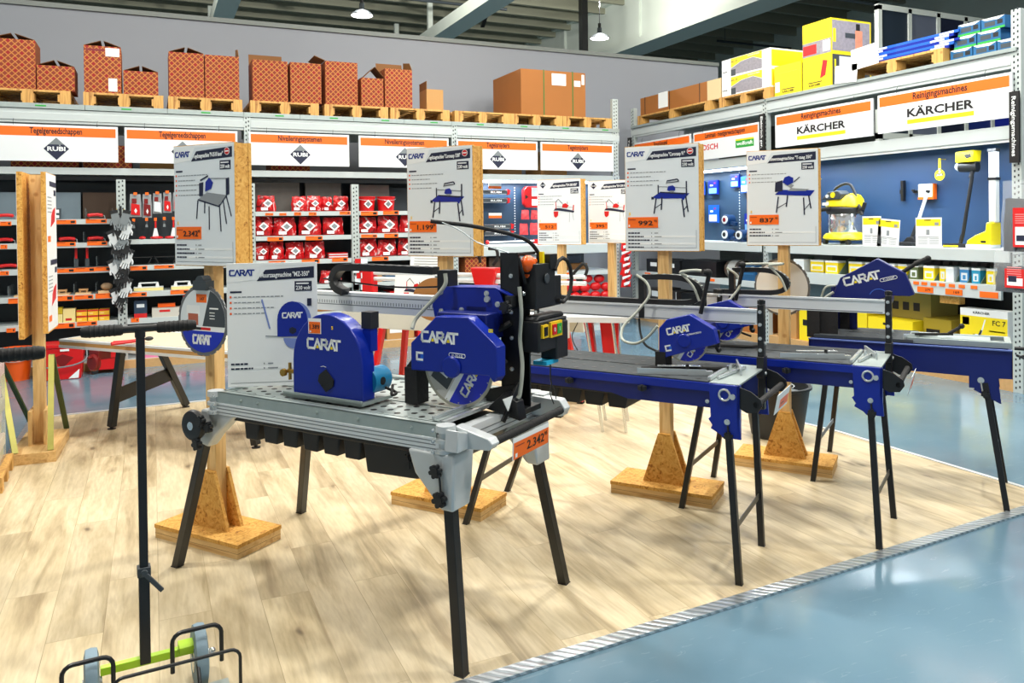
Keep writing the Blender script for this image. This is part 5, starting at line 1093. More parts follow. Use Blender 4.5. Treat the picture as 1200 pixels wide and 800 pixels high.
# ------------------------------------------------------------------ red tile cutter on its white bench behind the front saw
t = thing('cutter_bench', 'red legged bench with a pale steel beam behind the front saw', 'bench', (1.72, 6.95, 0), math.atan2(-1.45, 1.24))
Lb = 1.93
b = MB(); b.box(-.25, Lb, -.02, .04, .62, .76); b.box(-.25, Lb, .36, .40, .62, .76); b.obj('beam', mat('pale_beige_steel', (206, 208, 200), .5), t, bevel=.004)
b = MB(); b.box(-.25, Lb, -.02, .40, .758, .766); b.obj('table_top', alu, t)
for x, y in ((.18, .0), (Lb-.16, .0), (.18, .38), (Lb-.16, .38)):
    s = 1 if x > 1 else -1; b = MB(); b.bar((x, y, .62), (x+s*.10, y+(-.06 if y < .1 else .06), .018), .055, .045, up=(1, 0, 0)); b.obj('leg', red, t, bevel=.004)
    b = MB(); b.bar((x+s*.10, y+(-.06 if y < .1 else .06), .025), (x+s*.101, y+(-.06 if y < .1 else .06), .009), .06, .05, up=(1, 0, 0)); b.obj('foot_cap', rubber, t)
tc = thing('manual_tile_cutter', 'manual tile cutter with twin chrome rails and red ends on the white bench', 'tile cutter', t.location.copy()+Vector((0, 0, .766)), t.rotation_euler.z)
b = MB(); b.box(.0, Lb-.05, .05, .33, 0, .03); b.obj('base', alu, tc)
for z in (.285, .335): b = MB(); b.cyl((-.02, .10, z), (Lb+.12, .10, z), .019, n=16); b.obj('chrome_rail', alu, tc)
for x in (-.03, Lb*.60):
    b = MB(); b.prism([(x-.05, .03), (x+.07, .03), (x+.06, .37), (x-.0, .38), (x-.05, .35)], 1, .06, .15) if x < 0 else b.prism([(x-.08, .25), (x+.09, .25), (x+.12, .40), (x-.12, .40)], 1, .04, .16); b.obj('red_bracket' if x < 0 else 'carriage', red, tc, bevel=.01)
b = MB(); b.tube(curve_pts([(Lb*.6-.05, .10, .44), (Lb*.6-.06, .08, .56), (Lb*.6-.02, .06, .68), (Lb*.6+.04, .06, .73)]), .014); b.tube(curve_pts([(Lb*.6+.07, .10, .42), (Lb*.6+.11, .10, .48), (Lb*.6+.10, .1, .55), (Lb*.6+.03, .1, .56)]), .014); b.ball((Lb*.6-.1, .06, .60), (.05, .04, .045), 1); b.obj('lever', [rubber, bluel], tc)
b = MB(); b.tube(curve_pts([(Lb-.02, .1, .32), (Lb+.05, .1, .40), (Lb+.10, .1, .44), (Lb+.13, .1, .40), (Lb+.10, .1, .33), (Lb+.04, .1, .31)]), .013); b.obj('end_handle', rubber, tc)
def paper_sheet(loc, rz, w_, h_, label, kind):
    t = thing('price_sheet', label, 'sign card', loc, rz); b = MB(); b.rot((0, 0, 0), rx=R(-8)); b.box(-w_/2, w_/2, 0, .004, 0, h_)
    M0 = b.M.copy(); b.M = M0 @ Matrix(((1, 0, 0, -w_/2), (0, 0, -1, -.0005), (0, 1, 0, 0), (0, 0, 0, 1)))
    if kind == 'text':
        b.prism([(w_*.1, h_*.88), (w_*.15, h_*.82), (w_*.2, h_*.88), (w_*.15, h_*.94)], 2, 0, .001, 1); b.rect(w_*.4, w_*.95, h_*.84, h_*.90, 1, .001)
        for i in range(6): b.rect(w_*.1, w_*(.7 if i % 2 else .85), h_*(.70-i*.09), h_*(.72-i*.09), 2, .001)
    else:
        b.rect(w_*.1, w_*.45, h_*.35, h_*.40, 3, .001); mini(b, 'rubi', w_*.25, h_*.25, w_*.6, (1, 1, 2, 3))
    b.obj('sheet', [paper, navy, greyi, redp], t); b = MB(); b.box(-w_*.3, w_*.3, .01, .05, 0, .01); b.obj('holder', alu, t); return t
th = t.rotation_euler.z; ax = Vector((math.cos(th), math.sin(th), 0))
ay = Vector((-math.sin(th), math.cos(th), 0))
paper_sheet(t.location+ax*.62+ay*.09+Vector((0, 0, 1.1215)), th, .42, .26, 'white text sheet standing above the twin chrome rails', 'text')
paper_sheet(t.location+ax*.50-ay*.015+Vector((0, 0, .7665)), th, .40, .33, 'white sheet with a red cutter picture in front of the chrome rails', 'pic')
t = thing('grinding_disc', 'grey round disc leaning on the white bench under the sheets', 'disc', (2.06, 6.05, .93), R(62)); b = MB(); b.lathe([(0, -.003), (.17, -.003), (.17, .003), (0, .003)], n=44, ax=0); b.lathe([(.166, -.004), (.174, -.004), (.174, .004), (.166, .004)], n=44, ax=0, m=1); b.obj('disc', [mat('disc_grey', (96, 100, 104), .5, 0, .15, 10), card], t)

# ------------------------------------------------------------------ red electric tile saw with a tall water tank (far, between the posts)
t = thing('red_tile_saw', 'red tile saw with hanging red tanks and chrome legs between the two small stands', 'saw', (3.02, 5.12, .009), R(-35))
b = MB(); b.box(-.2, .25, -.2, .2, .80, .84); b.obj('table', alu, t)
b = MB(); b.prism([(.03, .80), (.17, .80), (.155, .42), (.07, .38)], 1, -.10, .06); b.obj('water_tank', red, t, bevel=.012)
b = MB(); b.prism([(-.09, .80), (-.03, .80), (.02, .36), (-.01, .36)], 1, -.10, .06); b.obj('splash_guard', red, t, bevel=.008)
for x0, x1, y in ((-.06, .05, -.17), (.13, .22, -.17), (-.06, .05, .17), (.13, .22, .17)): b = MB(); b.cyl((x0, y, .80), (x1, y, .0), .012); b.obj('leg', chrome, t)
b = MB(); b.tube(curve_pts([(-.12, -.2, .8), (-.16, -.22, .7), (-.12, -.22, .6), (-.09, -.2, .58)]), .004, 6); b.obj('cable', black, t)
# black bucket behind the right stand
t = thing('black_bucket', 'large black mortar bucket with metal stirring rods behind the right wooden stand', 'bucket', (4.02, 4.32, .009)); b = MB(); b.lathe([(.0, 0), (.165, 0), (.175, .01), (.225, .34), (.24, .345), (.24, .36), (.215, .36), (.165, .02), (0, .02)], n=36); b.obj('shell', blackp, t)
b = MB(); b.lathe([(.205, .30), (.15, .305), (0, .31)], n=24); b.obj('cover', mgrey, t)
b = MB(); b.tube(curve_pts([(.238, 0, .33), (.15, .18, .30), (-.15, .18, .30), (-.238, 0, .33)]), .004, 6); b.obj('bail', zinc, t)
for i, (x, y, h) in enumerate([(-.06, -.05, .20), (.02, -.08, .26), (.08, .02, .18)]):
    q = thing('stirring_rod', ['leftmost steel stirring rod standing in the black bucket', 'middle and tallest steel stirring rod in the black bucket', 'rightmost steel stirring rod standing in the black bucket'][i], 'rod', (4.02+x, 4.32+y, .319), 0, 'stirring rods in the black bucket')
    b = MB(); b.cyl((0, 0, 0), (.02*(i-1), 0, h), .006); b.obj('rod', zinc, q); b = MB(); b.tube([(.05*math.cos(k*.5), .05*math.sin(k*.5), .01+k*.004) for k in range(24)], .004, 6); b.obj('spiral', zinc, q)
# ================================================================== stock on top of the rackings
def mk_pallet(w_, d_, loc, rz, label, grp='wooden pallets on top of the rackings'):
    t = thing('wooden_pallet', label, 'pallet', loc, rz, grp); n = 7
    for z0, z1, nm in ((.122, .144, 'top_board'), (0, .022, 'bottom_board')):
        if nm == 'top_board':
            for i in range(n): b = MB(); y = i*(d_-.1)/(n-1); b.box(0, w_, y, y+.1, z0, z1); b.obj(nm, M_PALLET, t)
            for x in (0, w_/2-.05, w_-.1): b = MB(); b.box(x, x+.1, 0, d_, .10, .122); b.obj('stringer', M_PALLET, t)
        else:
            for x in (0, w_/2-.05, w_-.1): b = MB(); b.box(x, x+.1, 0, d_, z0, z1); b.obj(nm, M_PALLET, t)
    for x in (0, w_/2-.06, w_-.12):
        for y in (0, d_/2-.07, d_-.14): b = MB(); b.box(x, x+.12, y, y+.14, .022, .10); b.obj('block', M_PALLET, t)
    return t
zt = 2.859
PL = [(-1.57, -.72), (-.66, .12), (.18, .97), (1.06, 1.86), (1.92, 2.71), (2.74, 3.5), (3.60, 4.39), (4.395, 5.18), (5.192, 6.0)]
PLL = ['pallet under the leftmost lattice cartons', 'pallet under the carton with two white labels', 'pallet under the third pair of lattice cartons', 'pallet under the pair of cartons above the leftmost leveling sign', 'pallet under the widest lattice carton', 'pale pallet carrying the small plain open box', 'empty pallet left of the big strapped box', 'pallet under the left half of the big strapped box', 'pallet under the right half of the big strapped box']
p0 = mk_pallet(.79, 1.0, (PL[0][0], 9.65, zt), 0, PLL[0])
for (a, c), lb in list(zip(PL, PLL))[1:]: dup(p0, (a, 9.65, zt), 0, lb)
def carton(x0, x1, h, loc_y, z, m, label, flaps='', depth=.40, inner=cardd, grp=None, name='carton'):
    t = thing(name, label, 'box', (x0, loc_y, z), 0, grp); w_ = x1-x0
    b = MB(); b.box(0, w_, 0, depth, 0, h-.004); b.box(.006, w_-.006, .006, depth-.006, h-.004, h-.003, 1); b.obj('carton_body', [m, inner], t)
    if 'v' in flaps:    # two side flaps rising to a ridge
        for q, s in ((.0, 1), (w_, -1)):
            b = MB(); b.bar((q+s*.004, depth/2, h-.002), (q+s*w_*.46, depth/2, h+.055), depth, .004, up=(0, 0, 1)); b.obj('flap', [inner], t)
    if 'b' in flaps: b = MB(); b.bar((w_/2, depth, h), (w_/2, depth+.03, h+.14), w_*.98, .004, up=(0, 1, 0)); b.obj('flap', inner if m is not cardl else card, t)
    if 'r' in flaps: b = MB(); b.prism([(0, h-.002), (depth*.9, h-.002), (depth*.9, h+.15), (.1, h+.10)], 0, w_-.004, w_); b.obj('flap', card, t)
    if 'l' in flaps: b = MB(); b.bar((0, depth/2, h), (-.13, depth/2, h+.05), depth, .004, up=(0, 0, 1)); b.obj('flap', card, t)
    if 'u' in flaps: b = MB(); b.box(0, .004, 0, depth, h-.004, h+.10); b.obj('flap', card, t)
    if 'f' in flaps: b = MB(); b.bar((w_*.1, depth*.3, h+.0), (w_*.62, depth*.3, h+.14), depth*.6, .004, up=(0, 0, 1)); b.bar((w_*.62, depth*.3, h+.14), (w_*1.02, depth*.3, h+.02), depth*.6, .004, up=(0, 0, 1)); b.obj('flap', inner, t)
    return t
zc = 3.0035
CT = [(-1.50, -1.10, .52, 'v', 'tall lattice printed carton at the far left'), (-1.09, -.74, .265, 'v', 'low lattice printed carton between the tall left ones'), (-.65, -.29, .51, 'v', 'tall lattice printed carton with red tape and two white labels'), (-.27, .08, .262, 'v', 'low lattice printed carton right of the white labelled one'),
      (.19, .56, .505, 'v', 'lattice printed carton left of the one with a raised brown flap'), (.57, .94, .50, 'r', 'lattice printed carton with a raised brown right flap'), (1.09, 1.49, .485, 'b', 'lattice printed carton with a brown rear flap above the first leveling sign'), (1.52, 1.885, .485, '', 'lattice printed carton with a closed top left of the widest one'),
      (1.935, 2.33, .53, 'l', 'widest lattice printed carton with a left flap'), (2.375, 2.655, .355, 'f', 'small lattice printed carton with dark open flaps'), (2.675, 3.03, .49, 'br', 'lattice printed carton with tall brown flaps beside the plain box')]
for i, (a, c, h, fl, lb) in enumerate(CT):
    t = carton(a, c, h, 9.66, zc, M_LATT, lb, fl, .42, grp='lattice printed cartons on the back racking')
    if i == 2:
        b = MB(); b.box(.21, .345, -.003, 0, .40, .49); b.obj('paper_label', paper, t); b = MB(); b.box(.235, .32, -.003, 0, .02, .16); b.obj('paper_label', paper, t)
        b = MB(); b.box(.02, .20, -.002, 0, .45, .475); b.obj('tape', redd, t)
t = carton(3.235, 3.46, .27, 9.70, zc, cardl, 'small plain open box on the pale pallet', 'u', .30)
t = carton(4.56, 5.56, .62, 9.66, zc, mat('warm_brown_board', (160, 100, 44), .75, 0, .06, 4), 'big brown carton with green straps and white papers', '', .95, name='strapped_box')
for x in (.34, .79): b = MB(); b.box(x, x+.014, -.003, .952, -.001, .622); b.obj('strap', mat('green_strap', (40, 110, 40), .4), t)
for x0, x1, z0, z1 in ((.47, .69, .42, .58), (.82, .92, .42, .50), (.94, .98, .45, .59)): b = MB(); b.box(x0, x1, -.004, -.002, z0, z1); b.box(x0+.02, x1-.02, -.0045, -.004, (z0+z1)/2, (z0+z1)/2+.004, 1); b.obj('delivery_paper', [paper, greyi], t)
# cartons behind the hanging signs, stood on the middle beam
for i, (a, c, m_, h) in enumerate([(-1.35, -.72, M_LATT, .30), (-.68, -.2, M_LATT, .28), (-.12, .25, cardl, .26), (1.3, 1.75, M_LATT, .3), (3.75, 3.98, M_PINE, .5), (4.1, 4.6, cardl, .33), (4.9, 5.3, cardl, .35)]):
    carton(a, c, h, 9.75, 2.166, m_, ['lattice printed carton just below the leftmost sign', 'second lattice printed carton just below the leftmost sign', 'plain carton half hidden below the second sign', 'lattice printed carton hidden behind the first leveling sign', 'slim wooden crate below the fifth sign', 'light carton behind the tile cutter signs, left', 'light carton behind the tile cutter signs, right'][i], '', .5)
# ------------------------------------------------------------------ right racking, top
def rp(y, d=0.0, z=0.0): return (XR+d, y, z)
zr = 3.019
PR = [(10.32, 1.0), (9.25, .95), (8.28, .85), (6.45, .95), (5.95, .95)]
t = mk_pallet(1.75, 1.0, rp(10.36, .02, zr), R(-90), 'long pallet under the flat brown carton near the corner')
t = mk_pallet(.95, 1.0, rp(8.42, .02, zr), R(-90), 'pallet under the twin yellow and white machine cartons')
t = mk_pallet(1.15, 1.0, rp(6.30, .02, zr), R(-90), 'pallet of blue labelled boards behind the white papers')
t = thing('long_carton', 'long flat brown carton with a white paper near the corner', 'box', rp(10.32, .05, zr+.1445), R(-90)); b = MB(); b.box(0, 1.62, 0, .5, 0, .27); b.box(1.62, 1.9, .0, .5, 0, .27, 1); b.obj('carton_body', [mat('warm_brown_board', (160, 100, 44)), mat('pale_pine_board', (222, 196, 150), .6)], t)
for x in (.12, .75, 1.45): b = MB(); b.box(x, x+.012, -.003, .503, -.001, .273); b.obj('strap', ink, t)
b = MB(); b.box(.48, .72, -.004, -.002, .05, .28); b.obj('delivery_paper', paper, t)
def kbox(y, d, w_, h, dep, z, label, style, grp='yellow cleaning machine cartons on the right racking', lift=0):
    t = thing('machine_carton', label, 'box', rp(y, d, z), R(-90), grp)
    b = MB(); b.box(0, w_, 0, dep, 0, h, 0 if style != 'fc' else 1); ms = [yelp, whitep, ink, dgrey, redp, lgrey, mat('photo_grey', (146, 142, 150), .5, 0, .35, 30), mat('skin_print', (214, 140, 110), .6, 0, .3, 20)]
    b.plane((0, -.0004, 0), (1, 0, 0), (0, 0, 1))
    if style == 'fc':
        b.prism([(w_*.2, h*.98), (w_*.2, h*.48), (w_*.42, h*.72), (w_*.66, h*.78), (w_*.84, h*.55), (w_*.84, h*.98)], 2, 0, .001, 0); b.prism([(w_*.2, h*.45), (w_*.42, h*.70), (w_*.66, h*.76), (w_*.84, h*.52), (w_*.84, h*.06), (w_*.2, h*.1)], 2, 0, .0009, 6)
        b.rect(w_*.2, w_*.3, h*.04, h*.38, 3, .0012); b.text('FC 7', w_*.27, h*.74, h*.10, w_*.13, 2, depth=.002); b.text('K\u00c4RCHER', w_*.68, h*.86, h*.06, w_*.24, 5, depth=.002)
        b.text('K\u00c4RCHER', w_*.07, h*.3, h*.05, w_*.1, 2, depth=.002)
    if style == 'plain':
        b.text('K\u00c4RCHER', w_*.52, h*.10, h*.07, w_*.42, 2, depth=.002); b.rect(w_*.28, w_*.76, h*.20, h*.225, 2, .001); b.rect(w_*.03, w_*.20, h*.15, h*.48, 5, .001)
        b.rect(w_*.15, w_*.85, h*.75, h*.755, 3, .0008)
    if style == 'red':
        b.prism([(w_*.62, h*.30), (w_*.80, h*.36), (w_*.88, h*.78), (w_*.72, h*.82)], 2, 0, .001, 4); b.text('K\u00c4RCHER', w_*.42, h*.10, h*.07, w_*.4, 2, depth=.002); b.rect(w_*.2, w_*.68, h*.2, h*.225, 2, .0012)
    if style == 'photo':
        b.rect(0, w_, 0, h*.42, 6, .001); b.rect(w_*.02, w_*.5, h*.05, h*.34, 4, .0014); b.rect(w_*.72, w_*.96, h*.06, h*.38, 1, .0014)
    b.M = Matrix.Identity(4); b.plane((w_+.0004, 0, 0), (0, 1, 0), (0, 0, 1))
    if style == 'photo': b.rect(.02, dep-.02, .02, h-.02, 6, .001); b.rect(dep*.6, dep*.78, .03, h*.7, 7, .002); b.rect(dep*.35, dep*.6, h*.45, h*.6, 3, .002); b.rect(dep*.05, dep*.12, h*.3, h*.7, 0, .0018); b.rect(dep*.62, dep*.72, h*.7, h*.9, 2, .002)
    elif style == 'fc': b.rect(.02, dep-.02, .02, h-.02, 0, .001)
    else: b.rect(.02, dep-.02, .02, h-.02, 3, .001); b.rect(dep*.2, dep*.5, .04, h*.9, 5, .0014); b.rect(dep*.08, dep*.12, .04, h*.8, 0, .0014)
    b.obj('carton_body', ms, t); return t
kbox(8.38, .04, .90, .24, .8, zr+.1445, 'lower yellow and white machine carton of the pair on the pallet', 'fc'); kbox(8.38, .04, .90, .24, .8, zr+.386, 'upper yellow and white machine carton of the pair on the pallet', 'fc')
b = None
t = thing('film_wrapped_cartons', 'shiny film wrapped yellow cartons behind the plain yellow box', 'box', rp(7.46, .62, zr), R(-90)); b = MB(); b.box(0, .50, 0, .45, 0, .60); b.box(.05, .42, .04, .40, .60, .72); b.obj('cartons', yelp, t); b = MB(); b.box(-.01, .51, -.01, .46, 0, .61); b.prism([(-.01, .61), (.51, .61), (.44, .73), (.03, .74)], 1, .0, .44); b.obj('film', clear, t)
kbox(7.42, .05, .43, .37, .42, zr, 'plain yellow machine carton with a white sticker', 'plain'); kbox(6.96, .05, .42, .385, .62, zr, 'yellow machine carton with a red patch under the photo printed one', 'red'); kbox(6.96, .05, .42, .38, .62, zr+.387, 'photo printed yellow machine carton topmost of its pair', 'photo')
for (y, z, w_, h, lb, tl) in [(6.42, 0, .30, .19, 'lower white delivery paper clipped to the right racking', 4), (6.18, .10, .34, .22, 'upper white delivery paper with printed lines on the right racking', -4)]:
    t = thing('delivery_paper', lb, 'paper', rp(y, -.03, zr+z), R(-90)); b = MB(); b.rot((0, 0, 0), ry=R(tl)); b.box(0, w_, 0, .003, 0, h); 
    for i in range(3): b.box(w_*.2, w_*.8, -.001, 0, h*(.7-i*.15), h*(.715-i*.15), 1)
    b.obj('sheet', [paper, greyi], t)
for i in range(6):
    t = thing('board_pack', 'flat blue and white board pack, %s in the stack of six' % ['undermost', 'second from below', 'third from below', 'fourth from below', 'fifth from below', 'topmost'][i], 'pack', rp(6.28-(i % 3)*.05, .08, zr+.145+i*.026), R(-90), 'board packs on the right racking')
    b = MB(); b.box(0, 1.15, 0, .8, 0, .025); b.box(-.001, .12, -.001, 0, .003, .022, 1); b.box(.22, .35, -.001, 0, .003, .022, 1); b.box(.95, 1.1, -.001, 0, .003, .022, 1); b.obj('pack', [bluel if i % 2 else blue, whitep], t)
ci = 0
for r_ in range(3):
    for k in range((3, 2, 2)[r_]):
        t = thing('blue_tool_carton', 'small blue tool carton beside the right edge upright, %s of the heap' % ['front left', 'front middle', 'front right', 'second row left', 'second row right', 'top left', 'top right'][ci], 'box', rp(5.13-k*.23-r_*.04, .1, zr+r_*.112), R(-90), 'blue tool cartons on the right racking'); ci += 1
        b = MB(); b.box(0, .22, 0, .25, 0, .11); b.plane((0, -.0004, 0), (1, 0, 0), (0, 0, 1)); b.rect(0, .22, 0, .02, 1); b.rect(.03, .13, .035, .075, 2); b.prism([(0, .11), (.22, .11), (.16, .085), (.04, .09)], 2, 0, .0009, 3); b.rect(.15, .2, .04, .08, 4)
        b.obj('carton_body', [mat('deep_teal_print', (16, 90, 140), .5), green, dgrey, whitep, ink], t)
# colour sample display standing behind the right racking
t = thing('sample_panel_display', 'tall white framed display of blue and grey sample panels behind the right racking', 'display', (10.55, 9.0, 0), 0)
b = MB(); pw = .60
for i in range(8): x = i*(pw+.08); b.box(x, x+.08, 0, .08, 0, 4.93)
b.box(0, 7*(pw+.08)+.08, 0, .08, 4.86, 4.95); b.box(0, 7*(pw+.08)+.08, 0, .08, 2.8, 2.9); b.obj('frame', mat('frame_offwhite', (206, 214, 208), .5), t)
for i, c in enumerate([(28, 42, 56), (96, 104, 122), (16, 26, 54), (14, 40, 118), (20, 40, 170), (40, 90, 190), (70, 130, 210)]):
    b = MB(); x = i*(pw+.08)+.08; b.box(x, x+pw, .02, .05, 2.9, 4.86); b.obj('sample_panel', mat('sample_%d' % i, c, .5), t)

# ================================================================== goods on the back shelves
def onshelf(x, z, y=9.66): return (x, y, z)
zs = {'a': 1.6275, 'b': 1.3755, 'c': 1.1055, 'd': .8195, 'e': .5275}
# trowels with red handles
t0 = None
def trowel(loc, label):
    global t0
    if t0: return dup(t0, loc, 0, label)
    t = thing('plastering_trowel', label, 'trowel', loc, 0, 'red handled trowels on the left shelves')
    b = MB(); b.box(-.03, .20, -.05, .06, 0, .0025); b.obj('blade', zinc, t)
    b = MB(); b.tube([(-.005, 0, .045), (.03, 0, .05), (.08, 0, .052), (.115, 0, .045)], .018, 12); b.ball((-.005, 0, .045), .02); b.ball((.115, 0, .046), .019); b.obj('handle', red, t)
    b = MB(); b.tube([(.12, 0, .045), (.145, 0, .04), (.15, 0, .003)], .005, 6); b.box(.0, .16, -.008, .008, .0025, .008); b.obj('shank', zinc, t); t0 = t; return t
for i, (x, r) in enumerate([(-1.45, 'a'), (-1.20, 'a'), (-.62, 'a'), (-1.46, 'b'), (-1.21, 'b'), (-.89, 'b'), (-.62, 'b'), (-1.43, 'c'), (-1.20, 'c')]):
    trowel(onshelf(x, zs[r]), 'red handled trowel on the %s left shelf, %s' % ({'a': 'topmost', 'b': 'second', 'c': 'third'}[r], {-1.45: 'leftmost', -1.46: 'leftmost', -1.43: 'leftmost', -1.20: 'beside the tall double board', -1.21: 'beside the tall double board', -.89: 'right of the tall double board', -.62: 'nearest the perforated upright'}[x]))
for i, x in enumerate((-1.05, -.93, -.56)):
    pass
def dbox(name, loc, w_, d_, h, m, label, cat='box', grp=None, extra=None, part='body'):
    t = thing(name, label, cat, loc, 0, grp); b = MB(); b.box(0, w_, 0, d_, 0, h)
    ms = [m]
    if extra:
        b.plane((0, -.0003, 0), (1, 0, 0), (0, 0, 1))
        for (u0, u1, v0, v1, mm) in extra:
            if mm not in ms: ms.append(mm)
            b.rect(u0*w_, u1*w_, v0*h, v1*h, ms.index(mm), .0009)
    b.obj(part, ms, t, bevel=.002); return t
# shelf dividers (acrylic) as separate upright plates
acr = mat('acrylic_divider', (190, 205, 210), .1, alpha=.22)
k = 0
for r, xs in (('a', (-1.28, -1.08, -.66, -.40)), ('b', (-1.28, -1.05, -.68, -.42)), ('c', (-1.28, -1.0, -.77, -.56)), ('d', (-1.38, -1.0, -.78, -.57))):
    for x in xs:
        k += 1; dbox('shelf_divider', (x, 9.62, zs[r]), .004, .40, .12, acr, 'clear upright divider, %s left shelf, %s of four' % ({'a': 'topmost', 'b': 'second', 'c': 'third', 'd': 'fourth'}[r], nth(xs.index(x), 4)), 'divider', 'clear shelf dividers on the left shelves', part='plate')
dbox('small_parts_box', (-1.0, 9.70, zs['a']), .10, .1, .12, dgrey, 'small grey parts box on the topmost left shelf', extra=[(.1, .9, .6, .9, whitep), (.1, .9, .15, .4, whitep)])
for i, (x, lb) in enumerate([(-.755, 'left red gripped spatula hanging on the third left shelf'), (-.65, 'right red gripped spatula hanging on the third left shelf')]):
    t = thing('spatula', lb, 'tool', (x, 9.68, zs['c']), 0, 'hanging spatulas'); b = MB(); b.box(-.012, .012, -.01, .01, .10, .22); b.obj('handle', red, t, bevel=.004); b = MB(); b.box(-.02, .02, -.002, .002, 0.0, .10); b.obj('blade', dgrey, t)
for i, (x, lb) in enumerate([(-1.33, 'wooden float at the left end of the fourth shelf'), (-.97, 'wooden float right of the tall double board'), (-.77, 'wooden float beside the dark floats')]):
    t = thing('wooden_float', lb, 'tool', (x, 9.66, zs['d']), 0, 'wooden floats'); b = MB(); b.box(0, .15, 0, .2, 0, .016); b.obj('board', m_pl if False else mat('pale_float_wood', (226, 186, 140), .6), t); b = MB(); b.box(.03, .12, .08, .11, .035, .055); b.box(.035, .05, .08, .11, .016, .04); b.box(.10, .115, .08, .11, .016, .04); b.obj('handle', mat('float_handle_wood', (206, 160, 108), .6), t)
dbox('tile_float', (-.55, 9.66, zs['d']), .12, .15, .03, mat('pale_float_wood', (226, 186, 140)), 'beige tile float near the perforated upright', 'tool'); t = thing('sea_sponge', 'round beige sponge on the fourth left shelf', 'sponge', (-.47, 9.75, zs['d']+.032)); b = MB(); b.ball((0, 0, .04), (.06, .05, .04)); b.obj('sponge', mat('sponge_beige', (214, 178, 140), .9, bump=.5, scale=40), t)
for i, (x, z, w_, h, c) in enumerate([(-.99, 0, .10, .09, cream), (-.885, 0, .115, .145, cream), (-.99, .0935, .10, .07, mat('mustard_sponge', (200, 176, 30), .8))]):
    dbox('sponge', (x, 9.66, zs['e']+z), w_, .12, h, c, ['pale yellow sponge block on the fifth shelf, lower left', 'tall pale yellow sponge block with small print', 'mustard yellow sponge resting on the pale one'][i], 'sponge', 'sponge blocks on the fifth shelf', [(.2, .7, .12, .3, redp)] if i == 1 else None)
for i in range(6):
    c_, r_ = i % 3, i//3; dbox('sponge_pack', (-.76+c_*.108, 9.66, zs['e']+r_*.062), .10, .14, .06, mat('orange_sponge', (246, 190, 40), .6), 'orange sponge pack with a red band, %s %s' % (('lower row', 'upper row')[r_], ('left', 'middle', 'right')[c_]), 'sponge pack', 'orange sponge packs', [(0, 1, .72, 1, redp), (.1, .5, .2, .5, mat('orange_sponge_light', (252, 214, 120), .6))])
# hanging packs right of the gloves
def hangpack(x, z0, z1, w_, m2, label, clr=True):
    t = thing('hanging_pack', label, 'blister pack', (x, 9.70, z0), 0, 'hanging packs right of the gloves'); h = z1-z0
    b = MB(); b.pouch(w_, h-.02, .03, seed=x*9, crump=.01, top=.8); b.obj('bag', clear, t)
    b = MB(); b.plane((-w_/2, -.018, 0), (1, 0, 0), (0, 0, 1)); b.prism([(w_*.12, h*.1), (w_*.88, h*.06), (w_*.85, h*.5), (w_*.15, h*.55)], 2, 0, .006, 0); b.rect(w_*.2, w_*.6, h*.55, h*.75, 1, .004); b.prism([(w_*.4, h*.25), (w_*.52, h*.14), (w_*.64, h*.25), (w_*.52, h*.36)], 2, .006, .008, 2); b.obj('contents', [m2, redd, whitep], t)
    b = MB(); b.cyl((0, -.02, h-.02), (0, .35, h), .003, n=6); b.box(-.018, .018, -.03, -.018, h-.03, h+.0, 1); b.obj('hook_tag', [zinc, orange], t)
for i, (a, c, z0, z1) in enumerate([(-.23, -.11, 1.651, 1.923), (-.10, -.005, 1.641, 1.923), (.005, .10, 1.687, 1.933), (.11, .20, 1.696, 1.943), (.21, .31, 1.714, 1.944)]):
    hangpack((a+c)/2, z0, z1, c-a, (red, redd, lgrey, red, red)[i], 'red and clear hanging pack near the gloves, %s of five' % nth(i, 5))
for i, (x, z0, z1, kd) in enumerate([(-.19, 1.50, 1.632, 0), (-.06, 1.51, 1.641, 0), (.03, 1.43, 1.64, 1), (.12, 1.51, 1.649, 0), (.215, 1.43, 1.648, 1)]):
    t = thing('hanging_tool', 'hanging %s under the packs, %s of five' % (('grey scraper', 'red handled brush')[kd], nth(i, 5)), 'tool', (x, 9.68, z0), 0, 'small tools under the hanging packs'); h = z1-z0
    b = MB(); b.cyl((0, -.01, h-.01), (0, .37, h), .003, n=6); b.box(-.014, .014, -.016, -.006, h-.035, h, 1); b.obj('hook_tag', [zinc, orange], t)
    b = MB(); b.box(-.009, .009, -.008, .008, h*.45, h-.03); b.obj('handle', red if kd else dgrey, t, bevel=.003); b = MB(); b.prism([(-.012, h*.45), (.012, h*.45), (.032, 0), (-.032, 0)] if kd else [(-.01, h*.45), (.01, h*.45), (.014, h*.2), (-.014, h*.2)], 1, -.004, .004); b.obj('blade', lgrey if kd else mgrey, t)
zm = {'b': 1.3995, 'c': 1.1175, 'd': .8275, 'e': .5325}
for i, (x, w_) in enumerate([(-.14, .07), (-.03, .14), (.12, .10), (.25, .08), (.36, .1), (.5, .12), (.7, .1), (.85, .1)]):
    t = thing('spacer_bag', 'small red bag lying under the hanging tools, %s of eight' % nth(i, 8), 'bag', (x+w_/2, 9.68, zm['b']), 0, 'small red bags under the hanging tools'); b = MB(); b.ball((0, 0, .018), (w_/2, .05, .018)); b.obj('bag', red if i % 3 else redp, t)
for i, x in enumerate((-.125, .13)):
    t = thing('mortar_tray', ['black mortar tray next to the gloves', 'black mortar tray near the 2.342 board'][i], 'tray', (x, 9.78, zm['c']), 0, 'black mortar trays'); b = MB(); b.prism([(-.12, .085), (-.075, .0), (.075, 0), (.12, .085), (.11, .088), (.07, .008), (-.07, .008), (-.11, .088)], 1, -.12, .12); b.box(-.12, .12, -.12, -.114, .08, .09); b.obj('tray', blackp, t)
